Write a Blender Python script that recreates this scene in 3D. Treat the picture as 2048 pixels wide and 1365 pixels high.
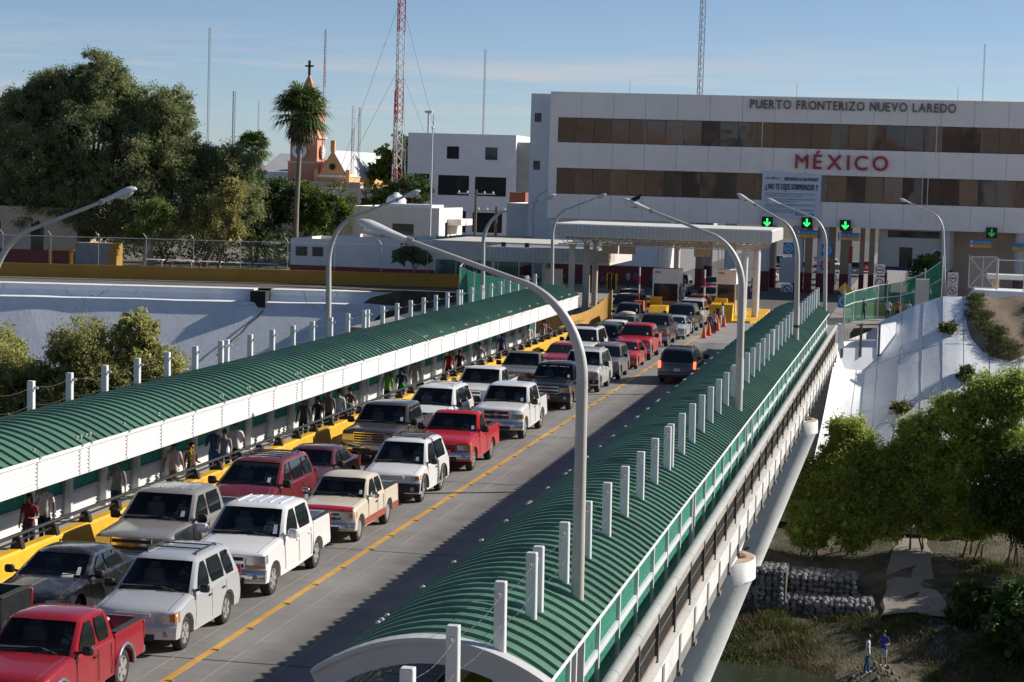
import bpy, math, random
import numpy as np
from math import sin, cos, pi, radians
from mathutils import Vector, Matrix

for _o in list(bpy.data.objects): bpy.data.objects.remove(_o)
S = bpy.context.scene
COL = S.collection

# ---------------------------------------------------------------- camera
EYE = Vector((0, 0, 9.8)); YAW = radians(10.622); PITCH = radians(4.281); ROLL = 0.03
_f = Vector((-sin(YAW)*cos(PITCH), cos(YAW)*cos(PITCH), -sin(PITCH)))
_r = Vector((cos(YAW), sin(YAW), 0)); _u = _r.cross(_f)
_r2 = _r*cos(ROLL) + _u*sin(ROLL); _u2 = _u*cos(ROLL) - _r*sin(ROLL)
cam_d = bpy.data.cameras.new('camera'); cam_d.sensor_width = 36; cam_d.lens = 4300/2048*36
cam_d.clip_start = 0.5; cam_d.clip_end = 20000
cam = bpy.data.objects.new('camera', cam_d); COL.objects.link(cam)
M = Matrix.Identity(4)
for i in range(3):
    M[i][0] = _r2[i]; M[i][1] = _u2[i]; M[i][2] = -_f[i]; M[i][3] = EYE[i]
cam.matrix_world = M
S.camera = cam

# ---------------------------------------------------------------- sky and sun
SUN_AZ = radians(28); SUN_EL = radians(30)       # azimuth from +X towards +Y
W = bpy.data.worlds.new('World'); S.world = W; W.use_nodes = True
nt = W.node_tree; nt.nodes.clear()
out = nt.nodes.new('ShaderNodeOutputWorld'); bg = nt.nodes.new('ShaderNodeBackground')
sky = nt.nodes.new('ShaderNodeTexSky'); sky.sky_type = 'NISHITA'; sky.sun_disc = False
sky.sun_elevation = SUN_EL; sky.sun_rotation = radians(90) - SUN_AZ
sky.air_density = 0.55; sky.dust_density = 0.35; sky.ozone_density = 2.2; sky.altitude = 130
tc = nt.nodes.new('ShaderNodeTexCoord'); mp = nt.nodes.new('ShaderNodeMapping')
mp.inputs['Scale'].default_value = (1.6, 1.6, 30)
nz = nt.nodes.new('ShaderNodeTexNoise'); nz.inputs['Scale'].default_value = 2.6; nz.inputs['Detail'].default_value = 9; nz.inputs['Roughness'].default_value = .62; nz.inputs['Distortion'].default_value = .5
rp = nt.nodes.new('ShaderNodeValToRGB'); rp.color_ramp.elements[0].position = .47; rp.color_ramp.elements[1].position = .72
rp.color_ramp.elements[1].color = (.85, .85, .85, 1)
mx = nt.nodes.new('ShaderNodeMix'); mx.data_type = 'RGBA'
mx.inputs['B'].default_value = (6.2, 5.8, 5.8, 1)
nt.links.new(tc.outputs['Generated'], mp.inputs['Vector']); nt.links.new(mp.outputs['Vector'], nz.inputs['Vector'])
sz = nt.nodes.new('ShaderNodeSeparateXYZ'); nt.links.new(tc.outputs['Generated'], sz.inputs['Vector'])
el = nt.nodes.new('ShaderNodeMapRange'); el.inputs['From Min'].default_value = .072; el.inputs['From Max'].default_value = .04; nt.links.new(sz.outputs['Z'], el.inputs['Value'])
ml = nt.nodes.new('ShaderNodeMath'); ml.operation = 'MULTIPLY'
nt.links.new(nz.outputs['Fac'], rp.inputs['Fac']); nt.links.new(rp.outputs['Color'], ml.inputs[0]); nt.links.new(el.outputs['Result'], ml.inputs[1]); nt.links.new(ml.outputs[0], mx.inputs['Factor'])
nt.links.new(sky.outputs['Color'], mx.inputs['A']); nt.links.new(mx.outputs['Result'], bg.inputs['Color'])
bg.inputs['Strength'].default_value = 0.072
nt.links.new(bg.outputs['Background'], out.inputs['Surface'])
sd = bpy.data.lights.new('sun', 'SUN'); sd.energy = 4.1; sd.angle = radians(.55); sd.color = (1, .93, .82)
sun = bpy.data.objects.new('sun', sd); COL.objects.link(sun)
_sd = Vector((cos(SUN_EL)*cos(SUN_AZ), cos(SUN_EL)*sin(SUN_AZ), sin(SUN_EL)))
sun.rotation_euler = _sd.to_track_quat('Z', 'Y').to_euler(); sun.location = (60, 40, 80)
S.view_settings.view_transform = 'Standard'; S.view_settings.look = 'None'
S.view_settings.exposure = 0.55; S.view_settings.gamma = 1; S.view_settings.use_curve_mapping = False
S.render.engine = 'CYCLES'
S.cycles.max_bounces = 6; S.cycles.diffuse_bounces = 3; S.cycles.glossy_bounces = 3; S.cycles.transmission_bounces = 4; S.cycles.transparent_max_bounces = 10

# ---------------------------------------------------------------- lettering, made while the scene is still small
_SPEC = [(c,b,'LEFT',0) for b,w in ((.012,'MÉXICO'),(.01,'PUERTOFNIZLAVDW')) for c in sorted(set(w))] + [('M',0,'LEFT',0),
 ('¡¡ NO TE DEJES SORPRENDER !!',.02,'LEFT',0),('BIENVENIDO A CASA PAISANO',.015,'LEFT',.25),('ADUANA',.01,'LEFT',0),('MÉXICO',.01,'LEFT',0),('EN TU ESTANCIA',.01,'LEFT',0),
 ('Nada que Declarar',0,'LEFT',0),('Nothing to Declare',0,'LEFT',0),('60',.01,'CENTER',0),('9',.01,'CENTER',0),
 ('A L T',.01,'LEFT',0)]
NOTICE = ['POR TU SEGURIDAD  NO REALICES TRAMITES EN LA CALLE, CUIDA','TU PATRIMONIO, TU SEGURIDAD Y LA DE TU FAMILIA','EN NINGUN MODULO TE COBRARAN SOBRE LOS TRAMITES','O SERVICIOS QUE OFRECEMOS','TODO EL PERSONAL ESTA DEBIDAMENTE IDENTIFICADO CON','GAFETE OFICIAL','BIENVENIDO CUIDA TU CARTERA, TU EQUIPAJE Y','TUS DOCUMENTOS PERSONALES EN TU']
_SPEC += [(q,.005,'LEFT',0) for q in NOTICE]
TEXTS = {}; _tmp = []
for q in _SPEC:
    cu = bpy.data.curves.new('lettering','FONT'); cu.body = q[0]; cu.size = 1; cu.extrude = .02; cu.offset = q[1]; cu.align_x = q[2]; cu.shear = q[3]; cu.resolution_u = 3
    ob_ = bpy.data.objects.new('lettering', cu); COL.objects.link(ob_); _tmp.append((q, ob_))
_dg = bpy.context.evaluated_depsgraph_get()
for q, ob_ in _tmp: TEXTS[q] = bpy.data.meshes.new_from_object(ob_.evaluated_get(_dg))
for q, ob_ in _tmp: bpy.data.objects.remove(ob_)
def text_mesh(txt, size, depth, mat, bold=0.0, align='LEFT', shear=0):
    me = TEXTS[(txt,bold,align,shear)].copy(); me.materials.clear(); me.materials.append(mat)
    k = depth/.02
    for vv in me.vertices: vv.co = (vv.co.x*size, vv.co.y*size, vv.co.z*k)
    return me
def TXT(txt, bold): return text_mesh(txt, 1, .004, pm('glass_lettering', (.6,.6,.6), .6, 0, 1, 0), bold)

# ---------------------------------------------------------------- helpers
R = random.Random(7)
def link(o): COL.objects.link(o); return o

class MB:
    """collects shapes and links them as one mesh object"""
    def __init__(s): s.v = []; s.f = []; s.m = []
    def add(s, vs, fs, mi=0):
        k = len(s.v); s.v += [tuple(p) for p in vs]
        for f in fs: s.f.append(tuple(i+k for i in f)); s.m.append(mi)
        return s
    def box(s, a, b, mi=0):
        x0, y0, z0 = a; x1, y1, z1 = b
        return s.add([(x0,y0,z0),(x1,y0,z0),(x1,y1,z0),(x0,y1,z0),(x0,y0,z1),(x1,y0,z1),(x1,y1,z1),(x0,y1,z1)],
                     [(0,3,2,1),(4,5,6,7),(0,1,5,4),(1,2,6,5),(2,3,7,6),(3,0,4,7)], mi)
    def cbox(s, c, d, mi=0, bev=0):
        x, y, z = c; a, b, e = d[0]/2, d[1]/2, d[2]/2
        if not bev: return s.box((x-a,y-b,z-e), (x+a,y+b,z+e), mi)
        # chamfered box: three stacked rings top and bottom
        vs = []; 
        def ring(ix, zz): return [(x-a+ix,y-b,zz),(x+a-ix,y-b,zz),(x+a,y-b+ix,zz),(x+a,y+b-ix,zz),(x+a-ix,y+b,zz),(x-a+ix,y+b,zz),(x-a,y+b-ix,zz),(x-a,y-b+ix,zz)]
        def inn(zz): return [(px+(bev if px < x else -bev)*.7, py+(bev if py < y else -bev)*.7, zz) for px,py,_ in ring(bev,zz)]
        vs = inn(z-e) + ring(bev, z-e+bev) + ring(bev, z+e-bev) + inn(z+e)
        fs = [tuple(range(7,-1,-1)), tuple(range(24,32))]
        for k in range(3):
            for i in range(8): j = (i+1) % 8; fs.append((k*8+i, k*8+j, (k+1)*8+j, (k+1)*8+i))
        return s.add(vs, fs, mi)
    def bar(s, p, q, w, h=None, mi=0, up=(0,0,1)):
        p = Vector(p); q = Vector(q); d = (q-p).normalized(); h = h or w
        u = Vector(up)
        if abs(d.dot(u)) > .98: u = Vector((0,1,0))
        a = d.cross(u).normalized()*w/2; b = a.cross(d).normalized()*h/2
        vs = [p-a-b,p+a-b,p+a+b,p-a+b,q-a-b,q+a-b,q+a+b,q-a+b]
        return s.add(vs, [(0,3,2,1),(4,5,6,7),(0,1,5,4),(1,2,6,5),(2,3,7,6),(3,0,4,7)], mi)
    def tube(s, pts, rad, n=8, mi=0, cap=True):
        pts = [Vector(p) for p in pts]; N = len(pts)
        if not hasattr(rad, '__len__'): rad = [rad]*N
        rings = []; prev = None
        for i, p in enumerate(pts):
            d = (pts[min(i+1,N-1)] - pts[max(i-1,0)])
            d = d.normalized() if d.length > 1e-9 else Vector((0,0,1))
            if prev is None:
                u = Vector((0,0,1)) if abs(d.z) < .9 else Vector((1,0,0))
            else: u = prev
            a = u - d*u.dot(d); a = a.normalized() if a.length > 1e-6 else d.orthogonal().normalized()
            prev = a; b = d.cross(a)
            rings.append([p + (a*cos(2*pi*k/n) + b*sin(2*pi*k/n))*rad[i] for k in range(n)])
        vs = [v for r in rings for v in r]; fs = []
        for i in range(N-1):
            for k in range(n):
                j = (k+1) % n; fs.append((i*n+k, i*n+j, (i+1)*n+j, (i+1)*n+k))
        if cap: fs += [tuple(range(n-1,-1,-1)), tuple(range((N-1)*n, N*n))]
        return s.add(vs, fs, mi)
    def lathe(s, prof, c=(0,0,0), n=16, mi=0, axis='z'):
        vs = []
        for r, h in prof:
            for k in range(n):
                a = 2*pi*k/n; p, q = r*cos(a), r*sin(a)
                if axis == 'z': vs.append((c[0]+p, c[1]+q, c[2]+h))
                elif axis == 'x': vs.append((c[0]+h, c[1]+p, c[2]+q))
                else: vs.append((c[0]+q, c[1]+h, c[2]+p))
        fs = []
        for i in range(len(prof)-1):
            for k in range(n):
                j = (k+1) % n; fs.append((i*n+k, i*n+j, (i+1)*n+j, (i+1)*n+k))
        fs += [tuple(range(n-1,-1,-1)), tuple(range((len(prof)-1)*n, len(prof)*n))]
        return s.add(vs, fs, mi)
    def prism(s, pts, axis, a, b, mi=0):
        """polygon (2-D) swept along an axis from a to b"""
        n = len(pts)
        def P(p, t):
            if axis == 'x': return (t, p[0], p[1])
            if axis == 'y': return (p[0], t, p[1])
            return (p[0], p[1], t)
        vs = [P(p,a) for p in pts] + [P(p,b) for p in pts]
        fs = [tuple(range(n-1,-1,-1)), tuple(range(n,2*n))] + [(i,(i+1)%n,n+(i+1)%n,n+i) for i in range(n)]
        return s.add(vs, fs, mi)
    def grid(s, rows, mi=0):
        n = len(rows[0]); vs = [p for r in rows for p in r]; fs = []
        for i in range(len(rows)-1):
            for k in range(n-1): fs.append((i*n+k, i*n+k+1, (i+1)*n+k+1, (i+1)*n+k))
        return s.add(vs, fs, mi)
    def sphere(s, c, r, nu=12, nv=8, mi=0):
        if not hasattr(r, '__len__'): r = (r,r,r)
        vs = [(c[0],c[1],c[2]-r[2])]
        for j in range(1, nv):
            t = pi*j/nv
            for i in range(nu):
                a = 2*pi*i/nu; vs.append((c[0]+r[0]*sin(t)*cos(a), c[1]+r[1]*sin(t)*sin(a), c[2]-r[2]*cos(t)))
        vs.append((c[0],c[1],c[2]+r[2])); fs = []
        for i in range(nu): fs.append((0, 1+(i+1)%nu, 1+i))
        for j in range(nv-2):
            for i in range(nu): fs.append((1+j*nu+i, 1+j*nu+(i+1)%nu, 1+(j+1)*nu+(i+1)%nu, 1+(j+1)*nu+i))
        t = len(vs)-1; b = 1+(nv-2)*nu
        for i in range(nu): fs.append((b+i, b+(i+1)%nu, t))
        return s.add(vs, fs, mi)
    def mesh(s, name, mats, smooth=False):
        me = bpy.data.meshes.new(name); me.from_pydata(s.v, [], s.f)
        if not isinstance(mats, (list, tuple)): mats = [mats]
        for m in mats: me.materials.append(m)
        if len(mats) > 1: me.polygons.foreach_set('material_index', s.m)
        if smooth:
            me.polygons.foreach_set('use_smooth', [True]*len(me.polygons))
            try: me.set_sharp_from_angle(angle=radians(40))
            except Exception: pass
        me.update(); return me
    def obj(s, name, mats, parent=None, smooth=False, world=False):
        return put(name, s.mesh(name, mats, smooth), parent, world=world)

def put(name, me, parent=None, loc=None, rot=None, scale=None, world=False):
    o = bpy.data.objects.new(name, me); COL.objects.link(o)
    if parent:
        o.parent = parent
        if world: 
            p = parent; L = Vector((0,0,0))
            while p: L += p.location; p = p.parent
            o.location = -L
    if loc is not None: o.location = loc if not world else Vector(loc) + o.location
    if rot is not None: o.rotation_euler = rot
    if scale is not None: o.scale = scale
    return o
def tag(o, label=None, cat=None, group=None, kind=None):
    if label: o['label'] = label
    if cat: o['category'] = cat
    if group: o['group'] = group
    if kind: o['kind'] = kind
    return o
def thing(name, label, cat, loc=(0,0,0), rz=0, group=None):
    o = bpy.data.objects.new(name, None); COL.objects.link(o); o.empty_display_size = .2
    o.location = loc; o.rotation_euler = (0,0,rz)
    return tag(o, label, cat, group)
def dup(root, loc=None, rz=None, label=None, parent=None):
    r = root.copy(); COL.objects.link(r)
    if parent is not None: r.parent = parent
    if loc is not None: r.location = loc
    if rz is not None: r.rotation_euler = (0,0,rz)
    if label: r['label'] = label
    for ch in root.children: dup(ch, parent=r)
    return r

# ---------------------------------------------------------------- materials
MATS = {}
def pm(name, col, rough=.65, var=.12, vs=2.0, bump=.15, bs=30, metal=0, coat=0, dirt=0, dirtcol=(.12,.10,.08), rand=0, spec=.5, streak=False, grad=None):
    """procedural paint / stone: broad and fine tone variation, relief and optional dirt"""
    if name in MATS: return MATS[name]
    m = bpy.data.materials.new(name); m.use_nodes = True; n = m.node_tree; b = n.nodes['Principled BSDF']
    L = n.links.new
    tc = n.nodes.new('ShaderNodeTexCoord'); g = n.nodes.new('ShaderNodeNewGeometry')
    no = n.nodes.new('ShaderNodeTexNoise'); no.inputs['Scale'].default_value = vs; no.inputs['Detail'].default_value = 6; no.inputs['Roughness'].default_value = .65
    src = g.outputs['Position']
    if streak:
        mpn = n.nodes.new('ShaderNodeMapping'); mpn.inputs['Scale'].default_value = (1, 1, .12); L(src, mpn.inputs['Vector']); src = mpn.outputs['Vector']
    L(src, no.inputs['Vector'])
    cr = n.nodes.new('ShaderNodeValToRGB'); e = cr.color_ramp.elements
    e[0].position = .3; e[1].position = .7
    e[0].color = tuple(c*(1-var) for c in col)+(1,); e[1].color = tuple(min(1,c*(1+var)) for c in col)+(1,)
    L(no.outputs['Fac'], cr.inputs['Fac']); c = cr.outputs['Color']
    if dirt:
        n2 = n.nodes.new('ShaderNodeTexNoise'); n2.inputs['Scale'].default_value = vs*2.3; n2.inputs['Detail'].default_value = 9; n2.inputs['Roughness'].default_value = .75
        L(src, n2.inputs['Vector'])
        r2 = n.nodes.new('ShaderNodeValToRGB'); r2.color_ramp.elements[0].position = .5; r2.color_ramp.elements[1].position = .8
        r2.color_ramp.elements[1].color = (dirt,dirt,dirt,1); L(n2.outputs['Fac'], r2.inputs['Fac'])
        mi = n.nodes.new('ShaderNodeMix'); mi.data_type = 'RGBA'; mi.inputs['B'].default_value = dirtcol+(1,)
        L(r2.outputs['Color'], mi.inputs['Factor']); L(c, mi.inputs['A']); c = mi.outputs['Result']
    if rand:
        oi = n.nodes.new('ShaderNodeObjectInfo'); mr = n.nodes.new('ShaderNodeMapRange')
        mr.inputs['To Min'].default_value = 1-rand; mr.inputs['To Max'].default_value = 1+rand
        L(oi.outputs['Random'], mr.inputs['Value'])
        vm = n.nodes.new('ShaderNodeVectorMath'); vm.operation = 'SCALE'; L(c, vm.inputs[0]); L(mr.outputs['Result'], vm.inputs['Scale']); c = vm.outputs['Vector']
    L(c, b.inputs['Base Color'])
    b.inputs['Roughness'].default_value = rough; b.inputs['Metallic'].default_value = metal
    b.inputs['Specular IOR Level'].default_value = spec
    if coat: b.inputs['Coat Weight'].default_value = coat; b.inputs['Coat Roughness'].default_value = .06
    if bump:
        n3 = n.nodes.new('ShaderNodeTexNoise'); n3.inputs['Scale'].default_value = bs; n3.inputs['Detail'].default_value = 5
        L(g.outputs['Position'], n3.inputs['Vector'])
        bn = n.nodes.new('ShaderNodeBump'); bn.inputs['Strength'].default_value = bump; bn.inputs['Distance'].default_value = .02
        L(n3.outputs['Fac'], bn.inputs['Height']); L(bn.outputs['Normal'], b.inputs['Normal'])
    MATS[name] = m; return m
def emis(name, col, st, base=(.02,.02,.02)):
    if name in MATS: return MATS[name]
    m = bpy.data.materials.new(name); m.use_nodes = True; b = m.node_tree.nodes['Principled BSDF']
    b.inputs['Base Color'].default_value = base+(1,); b.inputs['Emission Color'].default_value = col+(1,); b.inputs['Emission Strength'].default_value = st
    MATS[name] = m; return m
def glassy(name, col, rough=.06, wob=0.0, trans=0.0):
    """tinted window glass"""
    if name in MATS: return MATS[name]
    m = bpy.data.materials.new(name); m.use_nodes = True; n = m.node_tree; b = n.nodes['Principled BSDF']
    b.inputs['Base Color'].default_value = col+(1,); b.inputs['Roughness'].default_value = rough; b.inputs['IOR'].default_value = 1.5
    if trans: b.inputs['Transmission Weight'].default_value = trans
    if wob:
        no = n.nodes.new('ShaderNodeTexNoise'); no.inputs['Scale'].default_value = .5; no.inputs['Detail'].default_value = 1
        g = n.nodes.new('ShaderNodeNewGeometry'); n.links.new(g.outputs['Position'], no.inputs['Vector'])
        bn = n.nodes.new('ShaderNodeBump'); bn.inputs['Strength'].default_value = wob; bn.inputs['Distance'].default_value = .2
        n.links.new(no.outputs['Fac'], bn.inputs['Height']); n.links.new(bn.outputs['Normal'], b.inputs['Normal'])
    MATS[name] = m; return m
def leafmat(name, dark, light, brown=None, trans=.35):
    if name in MATS: return MATS[name]
    m = bpy.data.materials.new(name); m.use_nodes = True; n = m.node_tree; L = n.links.new
    b = n.nodes['Principled BSDF']; o = n.nodes['Material Output']
    g = n.nodes.new('ShaderNodeNewGeometry'); cr = n.nodes.new('ShaderNodeValToRGB'); e = cr.color_ramp.elements
    e[0].color = dark+(1,); e[1].color = light+(1,); 
    if brown: x = e.new(.97); x.color = light+(1,); e[2].color = brown+(1,) if False else e[2].color
    L(g.outputs['Random Per Island'], cr.inputs['Fac'])
    no = n.nodes.new('ShaderNodeTexNoise'); no.inputs['Scale'].default_value = .35; no.inputs['Detail'].default_value = 3; L(g.outputs['Position'], no.inputs['Vector'])
    mr = n.nodes.new('ShaderNodeMapRange'); mr.inputs['From Min'].default_value = .3; mr.inputs['From Max'].default_value = .7; mr.inputs['To Min'].default_value = .7; mr.inputs['To Max'].default_value = 1.3
    L(no.outputs['Fac'], mr.inputs['Value'])
    vm = n.nodes.new('ShaderNodeVectorMath'); vm.operation = 'SCALE'; L(cr.outputs['Color'], vm.inputs[0]); L(mr.outputs['Result'], vm.inputs['Scale'])
    L(vm.outputs['Vector'], b.inputs['Base Color']); b.inputs['Roughness'].default_value = .55; b.inputs['Specular IOR Level'].default_value = .25
    tr = n.nodes.new('ShaderNodeBsdfTranslucent'); L(vm.outputs['Vector'], tr.inputs['Color'])
    ms = n.nodes.new('ShaderNodeMixShader'); ms.inputs['Fac'].default_value = trans
    L(b.outputs['BSDF'], ms.inputs[1]); L(tr.outputs['BSDF'], ms.inputs[2]); L(ms.outputs['Shader'], o.inputs['Surface'])
    MATS[name] = m; return m

WHITE = pm('white_paint', (.80,.79,.77), .5, .06, 1.5, .08, 40, dirt=.25, dirtcol=(.35,.32,.28))
WHITE2 = pm('white_post_paint', (.66,.68,.69), .45, .05, 2, .05, 40, dirt=.35, dirtcol=(.30,.30,.29), streak=True, rand=.05)
GREY = pm('grey_metal', (.33,.33,.33), .45, .1, 3, .05, 30, metal=.3)
ALU = pm('aluminium', (.55,.56,.57), .4, .08, 3, .04, 30, metal=.5)
DARK = pm('dark_metal', (.02,.02,.022), .45, .2, 5, .05, 40)
CONC = pm('concrete', (.30,.29,.27), .85, .15, 1.2, .25, 18, dirt=.4, dirtcol=(.10,.095,.09))
YEL = pm('yellow_paint', (.72,.40,.015), .55, .12, .9, .12, 25, dirt=.65, dirtcol=(.22,.13,.04), rand=.06)
# ---------------------------------------------------------------- human figures, grown from posed skeletons while the scene is small
# slots: 0 skin, 1 top, 2 trousers, 3 shoes
def skeleton(P):
    """joints of a standing figure 1.72 m tall, facing -Y; returns verts, edges, radii, slot of each edge"""
    V, E, RR, SL = [], [], [], []
    def v(p, rx, ry=None): V.append(Vector(p)); RR.append((rx, ry or rx)); return len(V)-1
    def e(a, b, s): E.append((a,b)); SL.append(s); return b
    st = P.get('stride', 0); lean = P.get('lean', 0); sit = P.get('sit', 0); fat = P.get('fat', 1.); sleeve = P.get('sleeve', 'short'); legs = P.get('legs', 'long'); fem = P.get('fem', 0)
    hz = .93 if not sit else .50
    top = 1
    pel = v((0,0,hz), .158*fat, .118*fat); w = e(pel, v((0,-lean*.15,hz+.14), (.142-.012*fem)*fat, .112*fat), top); c = e(w, v((0,-lean*.5,hz+.32), .165*fat, .125*fat), top)
    uc = e(c, v((0,-lean*.8,hz+.46), .135, .095), top); nk = e(uc, v((0,-lean-.005,hz+.555), .055, .055), 0); hb = e(nk, v((0,-lean-.02,hz+.62), .062, .07), 0)
    hm = e(hb, v((0,-lean-.025,hz+.69), .076, .092), 0); ht = e(hm, v((0,-lean-.018,hz+.755), .062, .075), 0)
    hd = Vector((0,-lean-.02,hz+.69))
    e(hm, v(hd+Vector((0,-.105,-.012)), .014), 0)                       # nose
    for s in (-1,1):
        hip = e(pel, v((s*.088,0,hz-.05), .108*fat, .11*fat), 2)
        f = st*s
        if sit:
            kn = e(hip, v((s*.11,-.42,hz-.01), .068), 2); an = e(kn, v((s*.11,-.45,.09), .044), 2); to = e(an, v((s*.12,-.60,.045), .038), 3)
        else:
            kn = e(hip, v((s*.10, -f*.55 - (.10*abs(st) if f < 0 else .02), .50), .078*min(1.1,fat)), 2)
            ay = -f*.95 + (.10*abs(st) if f < 0 else 0); az = .09 + (.07*abs(st)/.25 if f < 0 else 0)
            md = e(kn, v((s*.103, lerp_(-f*.55,ay,.4)+.02, lerp_(.50,az,.35)), .068), 2 if legs == 'long' else 0)
            an = e(md, v((s*.105, ay+.02, az), .055 if legs == 'long' else .042), 2 if legs == 'long' else 0); to = e(an, v((s*.115, ay-.13, az-.045), .040, .032), 3)
        pose = P.get('armR' if s > 0 else 'armL', 'down')
        sh = e(uc, v((s*.185,-lean*.8,hz+.455), .062), top)
        if pose == 'down': el, wr, ha = (s*.245,.03,hz+.17), (s*.265,-.03,hz-.06), (s*.268,-.05,hz-.13)
        elif pose == 'fwd': el, wr, ha = (s*.25,-.05,hz+.18), (s*.26,-.15,hz-.02), (s*.258,-.18,hz-.085)
        elif pose == 'back': el, wr, ha = (s*.25,.13,hz+.19), (s*.265,.16,hz-.04), (s*.268,.15,hz-.11)
        elif pose == 'bent': el, wr, ha = (s*.25,.03,hz+.17), (s*.19,-.22,hz+.16), (s*.13,-.26,hz+.18)
        elif pose == 'strap': el, wr, ha = (s*.26,-.02,hz+.18), (s*.17,-.17,hz+.33), (s*.12,-.17,hz+.38)
        elif pose == 'rail': el, wr, ha = (s*.28,-.14,hz+.20), (s*.22,-.38,hz+.16), (s*.21,-.45,hz+.16)
        elif pose == 'lap': el, wr, ha = (s*.25,-.02,hz+.17), (s*.14,-.24,hz+.10), (s*.08,-.28,hz+.10)
        elif pose == 'up': el, wr, ha = (s*.34,-.02,hz+.40), (s*.22,-.06,hz+.62), (s*.16,-.07,hz+.66)
        L = lean*.6; el, wr, ha = [Vector(q)-Vector((0,L,0)) for q in (el,wr,ha)]
        um = e(sh, v(Vector((s*.185,-lean*.8,hz+.455)).lerp(el,.55), .05), top); elv = e(um, v(el, .042), top if sleeve == 'long' else 0)
        wrv = e(elv, v(wr, .029), top if sleeve == 'long' else 0); pv = e(wrv, v(wr.lerp(ha,.6), .036, .022), 0)
        d = (ha-wr).normalized(); side = d.cross(Vector((s,0,0)) if abs(d.x) < .8 else Vector((0,0,1))).normalized()
        for k, ln in ((-1.5,.068),(-.5,.082),(.5,.078),(1.5,.06)):
            a = wr.lerp(ha,.9) + side*.019*k; kn_ = e(pv, v(a, .0105), 0); e(kn_, v(a + d*ln*.55 + Vector((-s*.018,0,0)) + side*.004*k, .0085), 0)
        e(pv, v(wr.lerp(ha,.55) + side*-.035 + d*.035 + Vector((-s*.02,-.005,0)), .0105), 0)
    return V, E, RR, SL, hd
def lerp_(a, b, t): return a+(b-a)*t
POSES = dict(
 walk=dict(stride=.25, armR='back', armL='fwd'), walk2=dict(stride=-.22, armR='fwd', armL='back'), stand=dict(), standL=dict(sleeve='long'), bag=dict(armR='bent', armL='down', stride=.1),
 strap=dict(armR='down', armL='strap', sleeve='long', stride=.12), rail=dict(armR='rail', armL='rail', lean=.10), walkf=dict(stride=.2, fem=1, armR='fwd', armL='down'), bagf=dict(fem=1, armR='bent', armL='bent', stride=.12, sleeve='long'),
 sit=dict(sit=1, armR='lap', armL='lap'), shorts=dict(legs='short', armR='bent', armL='strap'), stout=dict(fat=1.18, stride=.1), stoutw=dict(fat=1.15, fem=1, armR='bent', armL='down'), up=dict(armR='up', armL='down'))
FIG = {}
def _grow():
    todo = []
    for nm, P in POSES.items():
        V, E, RR, SL, hd = skeleton(P)
        me = bpy.data.meshes.new('figure'); me.from_pydata([tuple(q) for q in V], E, []); ob = bpy.data.objects.new('figure', me); COL.objects.link(ob)
        md = ob.modifiers.new('skin','SKIN'); md.use_smooth_shade = True; md.branch_smoothing = .4
        for i, r in enumerate(RR): me.skin_vertices[0].data[i].radius = r; me.skin_vertices[0].data[i].use_root = (i == 0)
        sb = ob.modifiers.new('sub','SUBSURF'); sb.levels = 1; sb.render_levels = 1
        todo.append((nm, ob, V, E, RR, SL, hd))
    dg = bpy.context.evaluated_depsgraph_get()
    for nm, ob, V, E, RR, SL, hd in todo:
        m = bpy.data.meshes.new_from_object(ob.evaluated_get(dg)); m.materials.clear()
        co = np.array([tuple(p.center) for p in m.polygons]); A = np.array([tuple(V[a]) for a,b in E]); B = np.array([tuple(V[b]) for a,b in E]); rr = np.array([(RR[a][0]+RR[b][0])/2 for a,b in E])
        ab = B-A; t = np.clip(((co[:,None,:]-A)*ab).sum(2)/np.maximum((ab**2).sum(1),1e-9), 0, 1); d = np.linalg.norm(co[:,None,:]-(A+ab*t[:,:,None]),axis=2)/rr
        sl = np.array(SL)[d.argmin(1)]; hz = V[0].z; ctr = np.abs(co[:,0]) < .19
        sl = np.where((sl == 2) & (co[:,2] > hz-.07) & ctr & (co[:,1] > -.2), 1, sl); sl = np.where((sl == 1) & (co[:,2] < hz-.07) & ctr, 2, sl)
        FIG[nm] = (m, sl, hd)
    for q in todo: bpy.data.objects.remove(q[1])
_grow()
# ---------------------------------------------------------------- terrain, water, roads
def sm(a, b, x): t = max(0., min(1., (x-a)/(b-a))); return t*t*(3-2*t)
def lerp(a, b, t): return a+(b-a)*t
def hn(x, y, s=1.0, seed=0):
    return (sin(x*.37*s+1.3+seed)*cos(y*.29*s+.7) + .5*sin(x*.83*s+y*.61*s+2+seed) + .25*sin(x*1.9*s-y*1.7*s+seed))/1.75
def bank(x, y):
    """height of the natural river bank below the bridge"""
    pts = [(60,-15),(88,-13.4),(95,-12.5),(97.6,-12.1),(99.2,-11.7),(101.5,-11.0),(105,-10.3),(110,-9.4),(114,-8.8),(118,-8.3),(124,-7.9),(134,-7.6),(150,-7.4)]
    yy = y + 1.6*hn(x, y*.2, .9) + (1.5*sm(-3,6,x))
    if yy <= pts[0][0]: z = pts[0][1]
    elif yy >= pts[-1][0]: z = pts[-1][1]
    else:
        for (a,za),(b,zb) in zip(pts, pts[1:]):
            if a <= yy <= b: z = lerp(za, zb, (yy-a)/(b-a)); break
    z += 1.15*math.exp(-((x+1.1)/1.5)**2)*math.exp(-((y-94.8)/2.4)**4)*(1 if z < -11.4 else max(0,1-(z+11.4)*2))
    return z + .16*hn(x, y, 2.3) + .07*hn(x, y, 6, 3)
def town(x, y): return -.15 - (1.2 if y < 128 else 0)
EARTH = bpy.data.materials.new('bank_earth'); EARTH.use_nodes = True
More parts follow.
